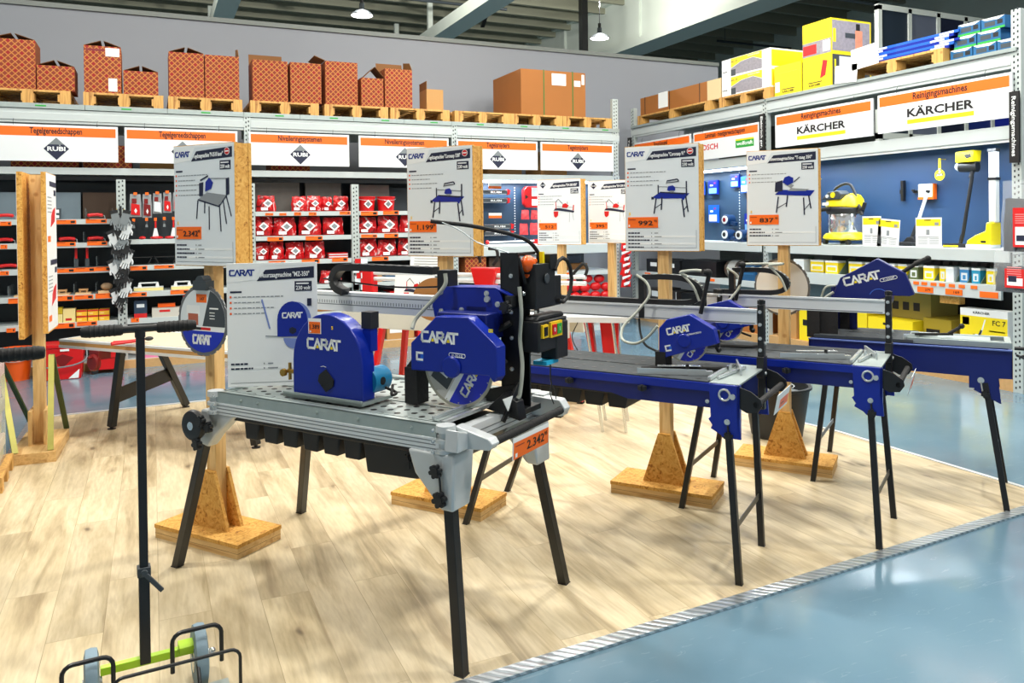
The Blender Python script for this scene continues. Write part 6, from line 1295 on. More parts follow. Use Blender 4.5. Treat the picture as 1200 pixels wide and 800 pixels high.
for i, (x, w_) in enumerate([(-.20, .30), (.18, .24)]):
    t = thing('wash_float', ['cream wash float with white handle next to the gloves', 'cream wash float with white handle near the round blade'][i], 'float', (x, 9.66, zm['d']), 0, 'cream wash floats'); b = MB(); b.box(0, w_, 0, .13, 0, .035); b.obj('sponge', cream, t, bevel=.004)
    b = MB(); b.box(0.0, w_, .0, .13, .035, .042); [b.prism([(q-.02, .042), (q+.02, .042), (q+.01, .09), (q-.01, .09)], 1, .05, .08) for q in (w_*.2, w_*.8)]; b.cyl((w_*.2, .065, .085), (w_*.8, .065, .085), .009); b.obj('handle', whitep, t)
dbox('book_pack', (-.20, 9.66, zm['e']), .13, .1, .19, mat('navy_pack', (40, 60, 84), .5, 0, .3, 30), 'blue printed pack with a red foot on the shelf below the wash floats', 'pack', extra=[(0, 1, 0, .25, redp), (.2, .8, .6, .8, lgrey)])
dbox('long_tool_box', (-.02, 9.62, zm['e']), .62, .16, .10, mat('beige_grey_box', (196, 192, 182), .5), 'long pale tool box with a red print below the wash floats', 'box', extra=[(.12, .3, .55, .8, redp)])
dbox('orange_box', (.04, 9.68, zm['e']+.103), .18, .1, .04, orangep, 'flat orange box on the long pale tool box')
dbox('red_box', (.30, 9.66, zm['e']+.103), .14, .1, .13, red, 'red box with white print near the round blade', extra=[(.2, .7, .6, .75, whitep)])
# gloves
def hand_mesh(s):
    b = MB(); b.prism([(-.035, .09), (.035, .09), (.045, 0), (.038, -.035), (-.038, -.035), (-.045, 0)], 1, -.010, .010)
    for i, (x, l) in enumerate([(-.032, .055), (-.011, .068), (.011, .065), (.032, .048)]): b.tube([(x, 0, -.03), (x*1.12, -.004, -.03-l*.5), (x*1.2, -.012, -.03-l)], .009, 8)
    b.tube([(s*.035, 0, .03), (s*.058, -.006, .005), (s*.064, -.012, -.025)], .010, 8); b.prism([(-.037, .09), (.037, .09), (.04, .125), (-.04, .125)], 1, -.012, .012, 1); return b
gi = 0
for r_ in range(9):
    for s in (-1, 1):
        z = 1.60-r_*.105; x = -.315+s*(.036 if r_ < 6 else .018)+.022*math.sin(r_*2.1); gi += 1
        t = thing('work_glove', 'work glove on the hanging strip, %s one of the %s pair from top' % (('left', 'right')[s > 0], ORD[r_]), 'glove', (x, 9.565-.012*(9-r_)*.6-(.012 if s > 0 else 0), z), 0, 'work gloves on the hanging strip')
        b = hand_mesh(s); b.obj('glove', [glove_w if (r_*2+gi) % 3 == 0 else (blackp if r_ > 4 or r_ % 2 else mgrey), blackp], t).matrix_local = Matrix.Rotation(R(s*(14+6*(r_ % 3))), 4, 'Y')
        b = MB(); b.cyl((0, .0, .12), (0, .03, .135), .003, n=6); b.obj('clip', yeld, t)
t = thing('glove_strip', 'dark strip holding the gloves on the left perforated upright', 'strip', (-.315, 9.575, .60)); b = MB(); b.box(-.012, .012, 0, .004, 0, 1.17); b.obj('strip', blackp, t)
# red leveling bags
def m_foil():
    m, nt, b, N, L = nodes('red_foil_bag', .3)
    tc = N('ShaderNodeTexCoord'); n = N('ShaderNodeTexNoise'); n.inputs['Scale'].default_value = 13; n.inputs['Detail'].default_value = 5; n.inputs['Distortion'].default_value = 1.2
    oi = N('ShaderNodeObjectInfo'); va = N('ShaderNodeVectorMath', operation='ADD'); L(tc.outputs['Object'], va.inputs[0]); L(oi.outputs['Random'], va.inputs[1]); L(va.outputs[0], n.inputs['Vector'])
    r = ramp(N, [(.30, lin((60, 10, 16))), (.42, lin((176, 12, 20))), (.60, lin((214, 22, 28))), (.66, lin((226, 200, 202)))]); L(n.outputs['Fac'], r.inputs[0]); L(r.outputs[0], b.inputs['Base Color']); return m
M_FOIL = m_foil()
b0 = {}
def redbag(x0, x1, z, h, label, v, grp='red bags with white diamonds on the middle shelves', y=9.70):
    w_ = x1-x0
    t = thing('red_bag', label, 'bag', ((x0+x1)/2, y, z+.006), 0, grp); b = MB(); b.pouch(w_*1.04, h, .16, seed=v*1.37, crump=.022, top=.45); b.obj('bag', M_FOIL, t)
    b = MB(); b.plane((w_*.05*(v % 3-1), -.086, h*.50), (1, 0, 0), (0, .18, 1)); r = w_*.24; b.prism([(0, -r), (r*1.1, 0), (0, r), (-r*1.1, 0)], 2, 0, .003, 0); b.prism([(0, -r*.6), (r*.7, 0), (0, r*.6), (-r*.7, 0)], 2, .003, .0035, 1); b.rect(-w_*.38, -w_*.02, -h*.44, -h*.26, 0, .003); b.obj('diamond_print', [paper, mgrey], t, 'white diamond print'); return t
rows = [(1.698, [(.87, 1.05), (1.12, 1.33), (1.52, 1.70), (1.70, 1.87), (1.87, 2.0), (2.02, 2.2)], .185, 'topmost'), (1.410, [(1.08, 1.29), (1.31, 1.56), (1.60, 1.86), (1.89, 2.13)], .22, 'second'), (1.126, [(1.09, 1.25), (1.26, 1.42), (1.44, 1.65), (1.67, 1.90)], .205, 'third'),
        (1.422, [(2.32, 2.55), (2.57, 2.83), (2.86, 3.06), (3.12, 3.36)], .21, 'second right hand'), (1.133, [(2.32, 2.55), (2.57, 2.80), (2.83, 3.04), (3.12, 3.36)], .215, 'third right hand'), (.82, [(1.2, 1.42), (1.5, 1.75), (1.85, 2.1)], .16, 'fourth')]
v = 0
for z, L_, h, rn in rows:
    for i, (a, c) in enumerate(L_): v += 1; redbag(a, c, z, h*(.94+.1*((v*7) % 5)/5), 'red diamond bag, %s shelf of middle bay, %s of %s' % (rn, nth(i, len(L_)), NUM[len(L_)]), v)
t = thing('flat_pack', 'pile of thin red and grey packs at the right end of the third shelf', 'pack', (1.94, 9.66, 1.126)); b = MB()
for i in range(5): b.box(-.0+.01*(i % 2), .24, 0, .2, i*.014, i*.014+.012, i % 2)
b.obj('packs', [red, lgrey], t)
for i, x in enumerate((2.44, 2.695)):
    t = thing('red_bucket', ['left of the two red buckets with white diamonds', 'right of the two red buckets with white diamonds'][i], 'bucket', (x, 9.76, 1.6985), 0, 'red buckets'); b = MB(); b.lathe([(0, 0), (.095, 0), (.112, .17), (.118, .172), (.118, .185), (0, .186)], n=28); b.obj('shell', red, t)
    b = MB(); b.plane((0, -.112, .09), (1, 0, 0), (0, -.08, 1)); b.prism([(0, -.055), (.055, 0), (0, .055), (-.055, 0)], 2, -.004, .003, 0); b.prism([(0, -.035), (.035, 0), (0, .035), (-.035, 0)], 2, .003, .0035, 1); b.obj('diamond_print', [paper, mgrey], t); b = MB(); b.tube([(.118*math.cos(R(a)), -.02-.118*abs(math.sin(R(a)))*1, .165-.03*math.sin(R(a))) for a in range(0, 181, 15)], .003, 6); b.obj('bail', zinc, t)
t = thing('bag_cluster_strip', 'strip of small red and clear bags hanging at the shelf end above the chain', 'strip', (2.30, 9.52, .74)); b = MB()
for i in range(10): b.box(-.09+.02*(i % 3), -.02+.02*(i % 3), -.005*i, .0, .07*(i % 5)+.0, .07*(i % 5)+.10, i % 2) if i < 5 else b.box(.0, .08, -.004*i, 0, .07*(i % 5), .07*(i % 5)+.1, i % 2)
b.obj('small_bags', [red, lgrey], t); b = MB(); b.cyl((0, .0, 0), (0, .02, .62), .003, n=6); b.obj('wire', zinc, t)
# lower goods: boxes and red machines half hidden
lowL = [('orange_tub', -1.40, .26, .33, 'orange'), ('red_mixer_crate', -1.02, .36, .36, 'red'), ('red_tool_case', -.62, .30, .26, 'red2')]
t = thing('orange_tub', 'orange plastic tub on the floor at the far left', 'tub', (-1.28, 9.40, .0)); b = MB(); b.lathe([(0, 0), (.11, 0), (.145, .30), (.155, .30), (.155, .325), (.13, .325), (.105, .02), (0, .02)], n=28); b.obj('shell', orangep, t); b = MB(); b.tube([(.15*math.cos(R(a)), -.15*math.sin(R(a)), .25-.05*math.sin(R(a))) for a in range(0, 181, 15)], .004, 6); b.obj('bail', zinc, t)
t = thing('washing_tub', 'red washing tub with a grey handle and white corner print', 'tub', (-.85, 9.30, 0.0)); b = MB(); b.prism([(-.16, 0), (.16, 0), (.19, .34), (-.19, .34)], 1, -.14, .16); b.box(-.2, .2, -.15, .17, .32, .36); b.obj('shell', red, t, bevel=.008)
b = MB(); b.tube(curve_pts([(-.21, -.1, .28), (-.22, -.17, .18), (-.1, -.19, .135), (.1, -.19, .15), (.21, -.17, .20), (.215, -.1, .28)]), .008); b.obj('handle', mgrey, t); b = MB(); b.plane((0, -.1405, 0), (1, 0, 0), (0, 0, 1)); b.prism([(.05, .01), (.14, .01), (.15, .10)], 2, 0, .001, 0); b.prism([(-.1, .22), (0, .12), (.1, .22), (0, .26)], 2, 0, .001, 1); b.rect(-.02, .06, .29, .31, 0, .012); b.obj('print', [paper, redd], t)
t = thing('tool_trolley_case', 'red wheeled case under the cutting bench', 'case', (-.47, 9.34, .0)); b = MB(); b.box(-.15, .17, 0, .2, .04, .27); b.box(-.14, .16, -.01, 0, .16, .25); b.obj('case', red, t, bevel=.01); b = MB()
for x in (-.1, .12): b.cyl((x, -.02, .03), (x, .02, .03), .03)
b.obj('wheels', blackp, t)
k = 0
for x, w_, m_ in [(-.1, .28, pinkp), (.2, .12, redp), (.36, .3, pinkp), (.7, .2, redp), (1.15, .35, M_LATT), (1.55, .3, card), (1.9, .25, redp), (2.3, .3, M_LATT), (2.65, .35, cardl), (3.05, .3, redp)]:
    dbox('floor_pack', (x, 9.62, .086), w_, .3, .16 if x < 1 else .28, m_, 'printed pack on the base board along the back, %s of ten' % nth(k, 10), 'pack', 'printed packs on the base board', [(.1, .6, .3, .7, redp if m_ is pinkp else whitep)]); k += 1
k = 0
for z, L_ in ((.49, [(1.15, .3, red), (1.5, .25, dgrey), (1.8, .3, card), (2.35, .3, dgrey), (2.7, .3, red), (3.05, .3, dgrey)]), (.82, [(2.35, .25, cardl), (2.65, .2, tealbox), (2.9, .35, dgrey)])):
    for x, w_, m_ in L_: dbox('shelf_box', (x, 9.64, z+.0005), w_, .3, .2 if z < .6 else .16, m_, 'boxed tool low in the middle bay, %s of nine' % nth(k, 9), 'box', 'boxed tools on the lower middle shelves', [(.1, .5, .5, .8, whitep)]); k += 1
# ------------------------------------------------------------------ pegboard bay
def cutter_pack(x, z, label):
    t = thing('boxed_tile_cutter', label, 'tile cutter', (x, 9.90, z), 0, 'long tile cutters on the pegboard')
    b = MB(); b.box(0, .40, 0, .07, 0, .06); b.obj('body', dgrey, t, bevel=.004); b = MB(); b.box(0.0, .38, -.004, 0, .052, .060); b.box(0, .38, -.004, 0, 0, .008); b.obj('rail', chrome, t)
    b = MB(); b.prism([(.40, -.01), (.44, .005), (.43, .03), (.45, .055), (.40, .07)], 1, .0, .06); b.obj('red_end', red, t); b = MB(); b.plane((.0, -.0008, 0), (1, 0, 0), (0, 0, 1)); b.text('RUBI', .23, .018, .024, .16, 0); b.obj('lettering', whitep, t)
    b = MB(); b.cyl((.05, .07, .03), (.05, .16, .03), .004, n=6); b.cyl((.3, .07, .03), (.3, .16, .03), .004, n=6); b.obj('hook', zinc, t)
cutter_pack(4.05, 1.925, 'black tile cutter with red end, topmost on the pegboard'); cutter_pack(4.05, 1.81, 'black tile cutter with red end just under the topmost'); cutter_pack(4.10, 1.455, 'black tile cutter with red end, third on the pegboard'); cutter_pack(4.10, 1.36, 'black tile cutter with red end, undermost of the four')
def peg_tag(x, z, lb):
    t = thing('price_card', lb, 'price card', (x, 9.86, z), 0); b = MB(); b.box(0, .19, 0, .003, 0, .035); b.box(0, .19, 0, .003, .035, .07, 1); b.obj('card', [orange, paper], t); b = MB(); b.cyl((.1, .003, .05), (.1, .2, .05), .003, n=6); b.obj('hook', zinc, t)
peg_tag(4.15, 2.0, 'orange and white price card above the topmost tile cutter'); peg_tag(4.15, 1.60, 'orange and white price card between the tile cutters')
t = thing('red_case', 'red rounded case with a clear window hanging beside the 512 stand', 'case', (4.70, 9.90, 1.74)); b = MB(); b.prism([(0, .05), (.05, 0), (.27, 0), (.27, .30), (.05, .30), (0, .25)], 1, 0, .08); b.obj('case', red, t, bevel=.012); b = MB(); b.box(.12, .27, -.003, 0, .16, .28); b.box(.12, .27, -.003, 0, .03, .12); b.obj('window', lgrey, t); b = MB(); b.prism([(.02, .12), (.07, .15), (.02, .18)], 1, -.003, 0); b.obj('arrow_print', ink, t); b = MB(); b.cyl((.13, .08, .25), (.13, .16, .25), .004, n=6); b.obj('hook', zinc, t)
for i, (x, z, w_, h) in enumerate([(4.67, 1.578, .12, .13), (4.82, 1.576, .10, .13), (4.64, 1.364, .13, .155), (4.80, 1.362, .12, .165), (4.0, 1.60, .06, .14)]):
    t = thing('small_blister_pack', 'red and clear blister pack on the pegboard, %s' % ['upper left', 'upper right', 'lower left', 'lower right', 'beside the 1.199 board'][i], 'blister pack', (x+w_/2, 9.93, z), 0, 'blister packs on the pegboard'); b = MB(); b.pouch(w_, h, .03, seed=i, top=.9); b.obj('bag', mat('pink_red_pack', (214, 70, 76), .35, 0, .5, 30), t); b = MB(); b.cyl((0, .0, h-.01), (0, .04, h), .003, n=6); b.obj('hook', zinc, t)
t = thing('level_bar', 'white long handle tool with red tip lying on the pegboard shelf', 'tool', (4.10, 9.80, 1.2225)); b = MB(); b.cyl((0, 0, .05), (.75, 0, .06), .012); b.box(0, .7, -.01, .03, 0, .025); b.obj('bar', whitep, t); b = MB(); b.ball((-.0, 0, .05), .03); b.box(.70, .80, -.02, .03, .0, .08); b.obj('red_tip', red, t)
dbox('spirit_level', (4.3, 9.70, 1.2225), .5, .05, .02, lgrey, 'pale spirit level on the front of the pegboard shelf', 'tool')
for i, (x, z, w_, h, lb) in enumerate([(4.70, .8505, .26, .12, 'clear storage bin of small parts, right of the three'), (4.42, .8505, .26, .14, 'clear storage bin of small parts, left of the three'), (4.52, .992, .28, .09, 'clear storage bin stacked on the others')]):
    dbox('storage_bin', (x, 9.66, z), w_, .2, h, mat('bluish_clear_bin', (176, 190, 204), .3, 0, .25, 18), lb, 'bin', 'clear storage bins', [(0, 1, .85, 1, lgrey), (.3, .7, .3, .6, bluel)])
t = thing('cartridge', 'yellow sealant cartridge beside the clear bins', 'cartridge', (4.40, 9.70, .992)); b = MB(); b.lathe([(0, 0), (.022, 0), (.022, .1), (.006, .13), (.004, .15), (0, .15)], n=14); b.obj('tube', yeld, t)
dbox('lattice_box', (3.72, 9.66, .8505), .30, .3, .26, M_LATT, 'lattice printed box left of the clear bins'); dbox('dark_box', (4.08, 9.70, .8505), .28, .3, .22, mat('dark_brown_box', (66, 48, 34), .7), 'dark brown box beside the clear bins'); dbox('wide_stock_box', (5.1, 9.9, .8505), .6, .4, .09, card, 'flat stock box at the back of the storage shelf', extra=None); dbox('blue_crate', (5.15, 10.0, .942), .5, .3, .1, mat('blue_grey_crate', (80, 96, 120), .5), 'blue grey crate on the flat stock box')
pr = [(5.01, .455, .13), (5.17, .455, .12), (5.33, .455, .13), (5.49, .455, .13), (5.65, .455, .14), (5.83, .455, .13), (5.0, .57, .12), (5.16, .58, .13), (5.32, .58, .13), (5.48, .57, .14), (5.66, .58, .13), (5.84, .57, .12), (5.14, .69, .12), (5.32, .70, .12), (5.52, .70, .14), (5.72, .69, .13)]
for i, (x, z, w_) in enumerate(pr):
    t = thing('knee_pad', 'red knee pad in the heap, %s row, %s' % (('lowest', 'middle', 'top')[0 if i < 6 else (1 if i < 12 else 2)], nth(i if i < 6 else (i-6 if i < 12 else i-12), 6 if i < 12 else 4)), 'knee pad', (x+w_/2, 9.72, z-.028), 0, 'red knee pads on the storage shelf'); b = MB(); b.ball((0, 0, .062), (.086, .055, .062), 0, 14, 8); b.obj('shell', red, t); b = MB(); b.box(-.045, .045, .03, .06, .03, .09); b.obj('foam', blackp, t)
t = thing('hanging_bag_strip', 'vertical strip of red and white bags on the corner upright', 'strip', (6.12, 9.55, .60)); b = MB(); b.tube([(0, .004, .66), (-.04, .05, .68), (-.07, .092, .68)], .006, 6); b.obj('hook', zinc, t); b = MB()
for i in range(7):
    z = i*.088; e = (.3, -.5, .8, -.2, .6, -.8, .1)[i]*.03; b.prism([(-.075-e, z), (.07, z+.01-e), (.08-e, z+.085), (-.06, z+.10)], 1, -.02-.004*(i % 2), 0, 0); b.prism([(-.05+e, z+.02), (.05-e, z+.05-e), (.06, z+.085), (-.05+e, z+.06)], 1, -.03, -.02, 1); b.prism([(-.02, z+.0), (.06, z+.0), (.0, z+.035)], 1, -.031, -.02, 2)
b.obj('bags', [red, lgrey, redd], t); b = MB(); b.cyl((0, .004, 0), (0, .004, .66), .004, n=6); b.obj('strip', zinc, t)
# cartons on the floor of the pegboard bay
dbox('floor_carton', (3.75, 9.66, .0705), .40, .3, .24, M_LATT, 'lattice printed carton on the floor of the pegboard bay', extra=None); dbox('floor_carton', (4.9, 9.66, .0705), .55, .3, .22, M_LATT, 'lattice printed carton with red diamonds under the knee pads', extra=[(.3, .6, .3, .8, redp)])

# stock standing at the back of the top compartments
for x, w_, h, m_, lb in [(-.98, .26, .30, mat('grey_glass_box', (120, 136, 146), .25, 0, .2, 3), 'grey shiny stock box behind the trowels'), (-.70, .34, .30, mat('dark_brown_box', (66, 48, 34), .7), 'dark brown stock box behind the trowels'), (-1.50, .26, .30, mat('grey_glass_box', (120, 136, 146), .25), 'grey shiny stock box at the far left behind the trowels'),
                         (1.10, .55, .36, mat('film_wrapped_stock', (92, 88, 84), .25, 0, .3, 5), 'film wrapped stock behind the topmost red bags, left'), (1.72, .44, .36, mat('film_wrapped_stock', (92, 88, 84), .25), 'film wrapped stock behind the topmost red bags, right'), (2.36, .42, .34, mat('film_wrapped_stock', (92, 88, 84), .25), 'film wrapped stock behind the red buckets')]:
    dbox('stock_box', (x, 9.905, 1.6285 if x < 1 else 1.6985), w_, .13, h, m_, lb)
# ================================================================== goods in the right racking
zsf = 1.2505
def rthing(name, y, d, z, label, cat, grp=None, rz=-90): return thing(name, label, cat, (XR+d, y, z), R(rz), grp)
# wet and dry vacuum cleaner
t = rthing('vacuum_cleaner', 6.50, .20, zsf, 'yellow and black drum vacuum cleaner with a steel tank on the display shelf', 'vacuum cleaner')
b = MB(); b.lathe([(0, .05), (.20, .05), (.235, .07), (.225, .10), (.20, .125), (0, .125)], n=32); b.obj('base', yel, t)
b = MB(); b.lathe([(.17, .125), (.178, .14), (.18, .34), (.17, .36)], n=32); b.obj('steel_tank', chrome, t)
b = MB(); b.lathe([(.183, .34), (.20, .36), (.205, .40), (.19, .42), (0, .42)], n=32); b.obj('collar', blackp, t)
b = MB(); b.lathe([(.20, .41), (.215, .43), (.205, .50), (.17, .55), (.10, .57), (0, .57)], n=32, sy=.9); b.obj('motor_head', yel, t)
b = MB(); b.prism([(-.16, .50), (-.06, .585), (.08, .60), (.13, .56), (.10, .50)], 1, -.20, -.05); b.obj('control_panel', dgrey, t, bevel=.01); b = MB(); b.cyl((.02, -.20, .55), (.02, -.212, .55), .03); b.cyl((-.06, -.20, .54), (-.06, -.21, .54), .02, m=1); b.obj('dial', [yel, lgrey], t)
b = MB(); b.tube(curve_pts([(-.15, -.02, .50), (-.12, -.02, .62), (.0, -.02, .675), (.10, -.02, .66), (.16, -.02, .56), (.19, -.02, .46)]), .016); b.obj('carry_handle', blackp, t)
b = MB(); b.tube(curve_pts([(-.02, -.19, .40), (-.16, -.22, .38), (-.27, -.22, .28), (-.30, -.2, .17), (-.25, -.2, .12), (-.20, -.2, .18), (-.17, -.21, .28)]), .022); b.obj('hose', rubber, t)
b = MB(); b.tube([(.18, -.02, .36), (.27, -.02, .40), (.29, -.02, .46)], .022); b.tube([(.2, -.02, .44), (.25, -.02, .33)], .02); b.obj('rear_holder', blackp, t)
for x, y in ((-.16, -.13), (.16, -.13), (-.16, .13), (.16, .13)): b = MB(); b.cyl((x-.02, y, .028), (x+.02, y, .028), .027); b.cyl((x, y, .03), (x, y, .06), .012); b.obj('castor', blackp, t)
b = MB(); b.plane((-.11, -.196, .44), (1, 0, 0), (0, .15, 1)); b.rect(-.03, .06, 0, .03, 0, .003); b.obj('nameplate', whitep, t)
# black cleaner partly behind the 837 board
t = rthing('upright_cleaner', 7.18, .25, zsf, 'black upright cleaner partly hidden behind the 837 board', 'vacuum cleaner'); b = MB(); b.box(-.12, .14, -.1, .15, 0, .08); b.box(.0, .2, -.1, .1, .25, .30); b.obj('base', blackp, t, bevel=.01); b = MB(); b.box(.14, .17, .0, .03, .05, .88); b.obj('pole', black, t); b = MB(); b.box(-.12, .2, -.12, -.10, .21, .235); b.obj('shelf_strip', whitep, t); b = MB(); b.tube(curve_pts([(.02, 0, .50), (.08, 0, .56), (.09, 0, .64), (.05, 0, .68)]), .02); b.obj('hook_handle', blackp, t)
t = rthing('floor_nozzle', 5.74, .28, zsf, 'short silver tube with a black floor nozzle between the price cards', 'nozzle'); b = MB(); b.box(-.13, .14, -.08, .08, 0, .04); b.prism([(-.05, .04), (.10, .04), (.07, .10), (-.0, .09)], 1, -.04, .04); b.obj('nozzle', blackp, t, bevel=.006); b = MB(); b.cyl((.03, 0, .08), (.075, .02, .22), .02); b.obj('joint', blackp, t); b = MB(); b.cyl((.07, .02, .20), (.17, .06, .55), .017); b.obj('tube', lgrey, t); b = MB(); b.cyl((.168, .06, .545), (.174, .062, .57), .021); b.obj('tube_end', blackp, t)
t = rthing('stick_cleaner', 5.13, .22, zsf, 'black stick cleaner with a yellow battery head', 'vacuum cleaner'); b = MB(); b.box(-.13, .09, -.07, .05, 0, .035); b.box(-.13, .03, -.072, -.07, .004, .02, 1); b.obj('floor_head', [blackp, yel], t, bevel=.004)
b = MB(); b.cyl((0, 0, .03), (.01, .02, .12), .018); b.cyl((.01, .02, .10), (.055, .10, .68), .0165); b.obj('tube', black, t); b = MB(); b.cyl((.05, .09, .67), (.06, .10, .74), .02); b.cyl((-.06, .08, .78), (.10, .12, .78), .05, .058); b.ball((-.06, .08, .78), .042, 1); b.obj('motor_unit', [blackp, lgrey], t); b = MB(); b.prism([(-.07, .82), (.11, .82), (.12, .93), (-.07, .925)], 1, .03, .15); b.obj('battery_head', yel, t, bevel=.008); b = MB(); b.prism([(.02, .89), (.09, .90), (.10, .865), (.05, .85)], 1, .026, .03); b.obj('trigger', black, t)
t = rthing('hard_floor_cleaner', 4.84, .22, zsf, 'white upright floor cleaner with a yellow foot next to the right edge upright', 'vacuum cleaner'); b = MB(); b.prism([(-.17, .02), (-.16, .07), (-.08, .12), (.02, .16), (.03, .24), (.07, .24), (.07, .02)], 1, -.09, .07); b.obj('floor_head', yel, t, bevel=.012); b = MB(); b.box(-.17, .07, -.092, .06, 0, .035); b.obj('roller_cover', lgrey, t, bevel=.004); b = MB(); b.box(.015, .085, -.03, .03, .24, .90); b.obj('body', whitep, t, bevel=.01); b = MB(); b.box(.01, .09, -.034, .03, .63, .655); b.box(.012, .088, -.034, .03, .89, .92); b.obj('band', blackp, t)
b = MB(); b.box(-.02, .03, -.0925, -.092, .05, .07); b.obj('nameplate', ink, t)
for i, (y, w_, h, tl, lb) in enumerate([(6.06, .235, .31, 0, 'yellow topped price card in front of the drum vacuum cleaner'), (5.88, .26, .29, 5, 'yellow topped price card tilted beside the floor nozzle'), (5.42, .28, .29, 0, 'yellow topped price card between the floor nozzle and the stick cleaner')]):
    t = rthing('price_card', y, -.03+.02*i*0, zsf, lb, 'price card', None); b = MB(); b.rot((0, 0, 0), ry=R(tl)); b.box(0, w_, 0, .004, 0.0 if not tl else .002, h); M0 = b.M.copy(); b.M = M0 @ Matrix(((1, 0, 0, 0), (0, 0, -1, -.0004), (0, 1, 0, 0), (0, 0, 0, 1)))
    b.rect(.008, w_-.008, h*.72, h*.95, 1, .001); b.rect(w_*.35, w_*.6, h*.9, h*.93, 2, .0016); b.rect(w_*.75, w_*.9, h*.74, h*.84, 3, .0016); b.rect(w_*.42, w_*.55, h*.42, h*.6, 3, .001)
    for k in range(4): b.rect(w_*.1, w_*.46, h*(.30-k*.06), h*(.315-k*.06), 3, .001); b.rect(w_*.54, w_*.9, h*(.30-k*.06), h*(.315-k*.06), 3, .001)
    b.rect(w_*.1, w_*.9, h*.34, h*.36, 3, .001); b.obj('card', [paper, yelp, ink, greyi], t)
# things fixed on the niche panel
t = rthing('wall_bracket', 5.98, .49, 1.72, 'slim black wall bracket on the slate blue panel', 'bracket'); b = MB(); b.box(0, .03, -.04, 0, 0, .22); b.box(-.02, .0, -.03, 0, .08, .12); b.obj('bracket', black, t)
t = rthing('wall_hook', 5.84, .49, 1.80, 'small black hook beside the orange and white box', 'hook'); b = MB(); b.box(0, .05, -.03, 0, 0, .03); b.cyl((.02, -.06, .03), (.02, 0, .02), .012); b.obj('hook', black, t)
t = rthing('socket_box', 5.76, .49, 1.73, 'small orange and white box on the slate blue panel', 'box'); b = MB(); b.box(0, .17, -.05, 0, .02, .16); b.obj('box', whitep, t, bevel=.006); b = MB(); b.box(0, .17, -.052, 0, 0, .025); b.box(.165, .18, -.05, 0, 0, .16); b.obj('trim', orange, t)
for y, z, lb in ((5.48, 1.97, 'yellow five year guarantee tag hanging near the stick cleaner'), (7.12, 1.86, 'yellow guarantee tag beside the 837 board')):
    t = rthing('guarantee_tag', y, .40, z, lb, 'tag'); b = MB(); b.cyl((0, 0, .0), (0, .004, 0), .056, n=28); b.plane((0, -.0004, 0), (1, 0, 0), (0, 0, 1)); b.rect(-.04, .04, -.01, .016, 1); b.text('JAAR', 0, -.006, .018, .07, 2, depth=.002); b.text('5', 0, .022, .045, None, 2); b.obj('disc', [yelp, ink, whitep], t); b = MB(); b.box(-.014, .014, 0, .004, .05, .17); b.cyl((0, .004, .16), (0, .095, .16), .003, n=6); b.obj('strap', yelp, t)
# packs and dividers on the price shelf, row of nozzles above
z = .9305
pc = [(5.36, .14, yelp), (5.21, .09, yelp), (5.12, .10, lgrey), (5.0, .11, mat('sky_blue_pack', (60, 140, 200), .4)), (4.86, .10, mat('teal_pack', (40, 150, 190), .4)), (4.74, .10, yelp), (5.52, .12, mat('moss_pack', (96, 110, 70), .5)), (6.3, .2, yelp), (6.6, .2, yelp), (6.85, .22, yelp), (7.08, .18, lgrey), (6.08, .16, yelp), (5.85, .18, yelp), (5.68, .13, yelp)]
for i, (y, w_, m_) in enumerate(pc):
    t = rthing('filter_pack', y, .0+.03*(i % 2), z, 'accessory pack on the price shelf, %s' % ('%s from the right edge upright' % ORD[5-i] if i < 6 else 'far part, %s' % nth({10: 0, 9: 1, 8: 2, 7: 3, 11: 4, 12: 5, 13: 6, 6: 7}[i], 8)), 'pack', 'accessory packs on the price shelf'); b = MB(); b.box(0, w_-.02, 0, .12, 0, .12); b.box(0, w_-.02, -.001, .121, .12, .14, 1); b.plane((0, -.0004, 0), (1, 0, 0), (0, 0, 1)); b.rect(.015, w_-.035, .02, .09, 2); b.rect(.03, w_-.05, .03, .07, 0, .001); b.obj('pack', [m_, whitep, lgrey], t, bevel=.003)
for i, y in enumerate((5.55, 5.24, 5.13, 5.02, 4.90, 4.77, 7.0, 6.4)):
    t = rthing('shelf_divider', y, -.01, z, 'slanted divider on the price shelf, %s from the right edge upright' % ORD[(5, 4, 3, 2, 1, 0, 7, 6)[i]], 'divider', 'slanted dividers on the price shelf'); b = MB(); b.prism([(0, 0), (.25, 0), (.25, .17), (.16, .17)], 0, -.003, .003); b.obj('plate', mat('divider_green_grey', (96, 120, 104), .4), t)
t = rthing('nozzle_row', 5.45, .16, 1.115, 'row of black nozzles hanging under the display shelf', 'nozzles'); b = MB(); b.box(0, .85, 0, .02, 0.0, .02)
for i in range(9): b.prism([(.02+i*.095, 0), (.09+i*.095, 0), (.08+i*.095, -.035), (.03+i*.095, -.035)], 1, -.04, .08)
b.obj('nozzles', blackp, t)
dbox_r = lambda name, y, d, z, w_, dep, h, m_, lab, cat='box', ex=None, grp=None: _dr(name, y, d, z, w_, dep, h, m_, lab, cat, ex, grp)
def _dr(name, y, d, z, w_, dep, h, m_, lab, cat, ex, grp):
    t = rthing(name, y, d, z, lab, cat, grp); b = MB(); b.box(0, w_, 0, dep, 0, h); ms = [m_]; b.plane((0, -.0004, 0), (1, 0, 0), (0, 0, 1))
    for e in (ex or []):
        if isinstance(e[0], str):
            s_, u, v, hh, ww, mm = e
            if mm not in ms: ms.append(mm)
            b.text(s_, u*w_, v*h, hh, ww, ms.index(mm), depth=.002)
        else:
            u0, u1, v0, v1, mm = e
            if mm not in ms: ms.append(mm)
            b.rect(u0*w_, u1*w_, v0*h, v1*h, ms.index(mm), .001)
    b.obj('carton_body', ms, t, bevel=.002); return t
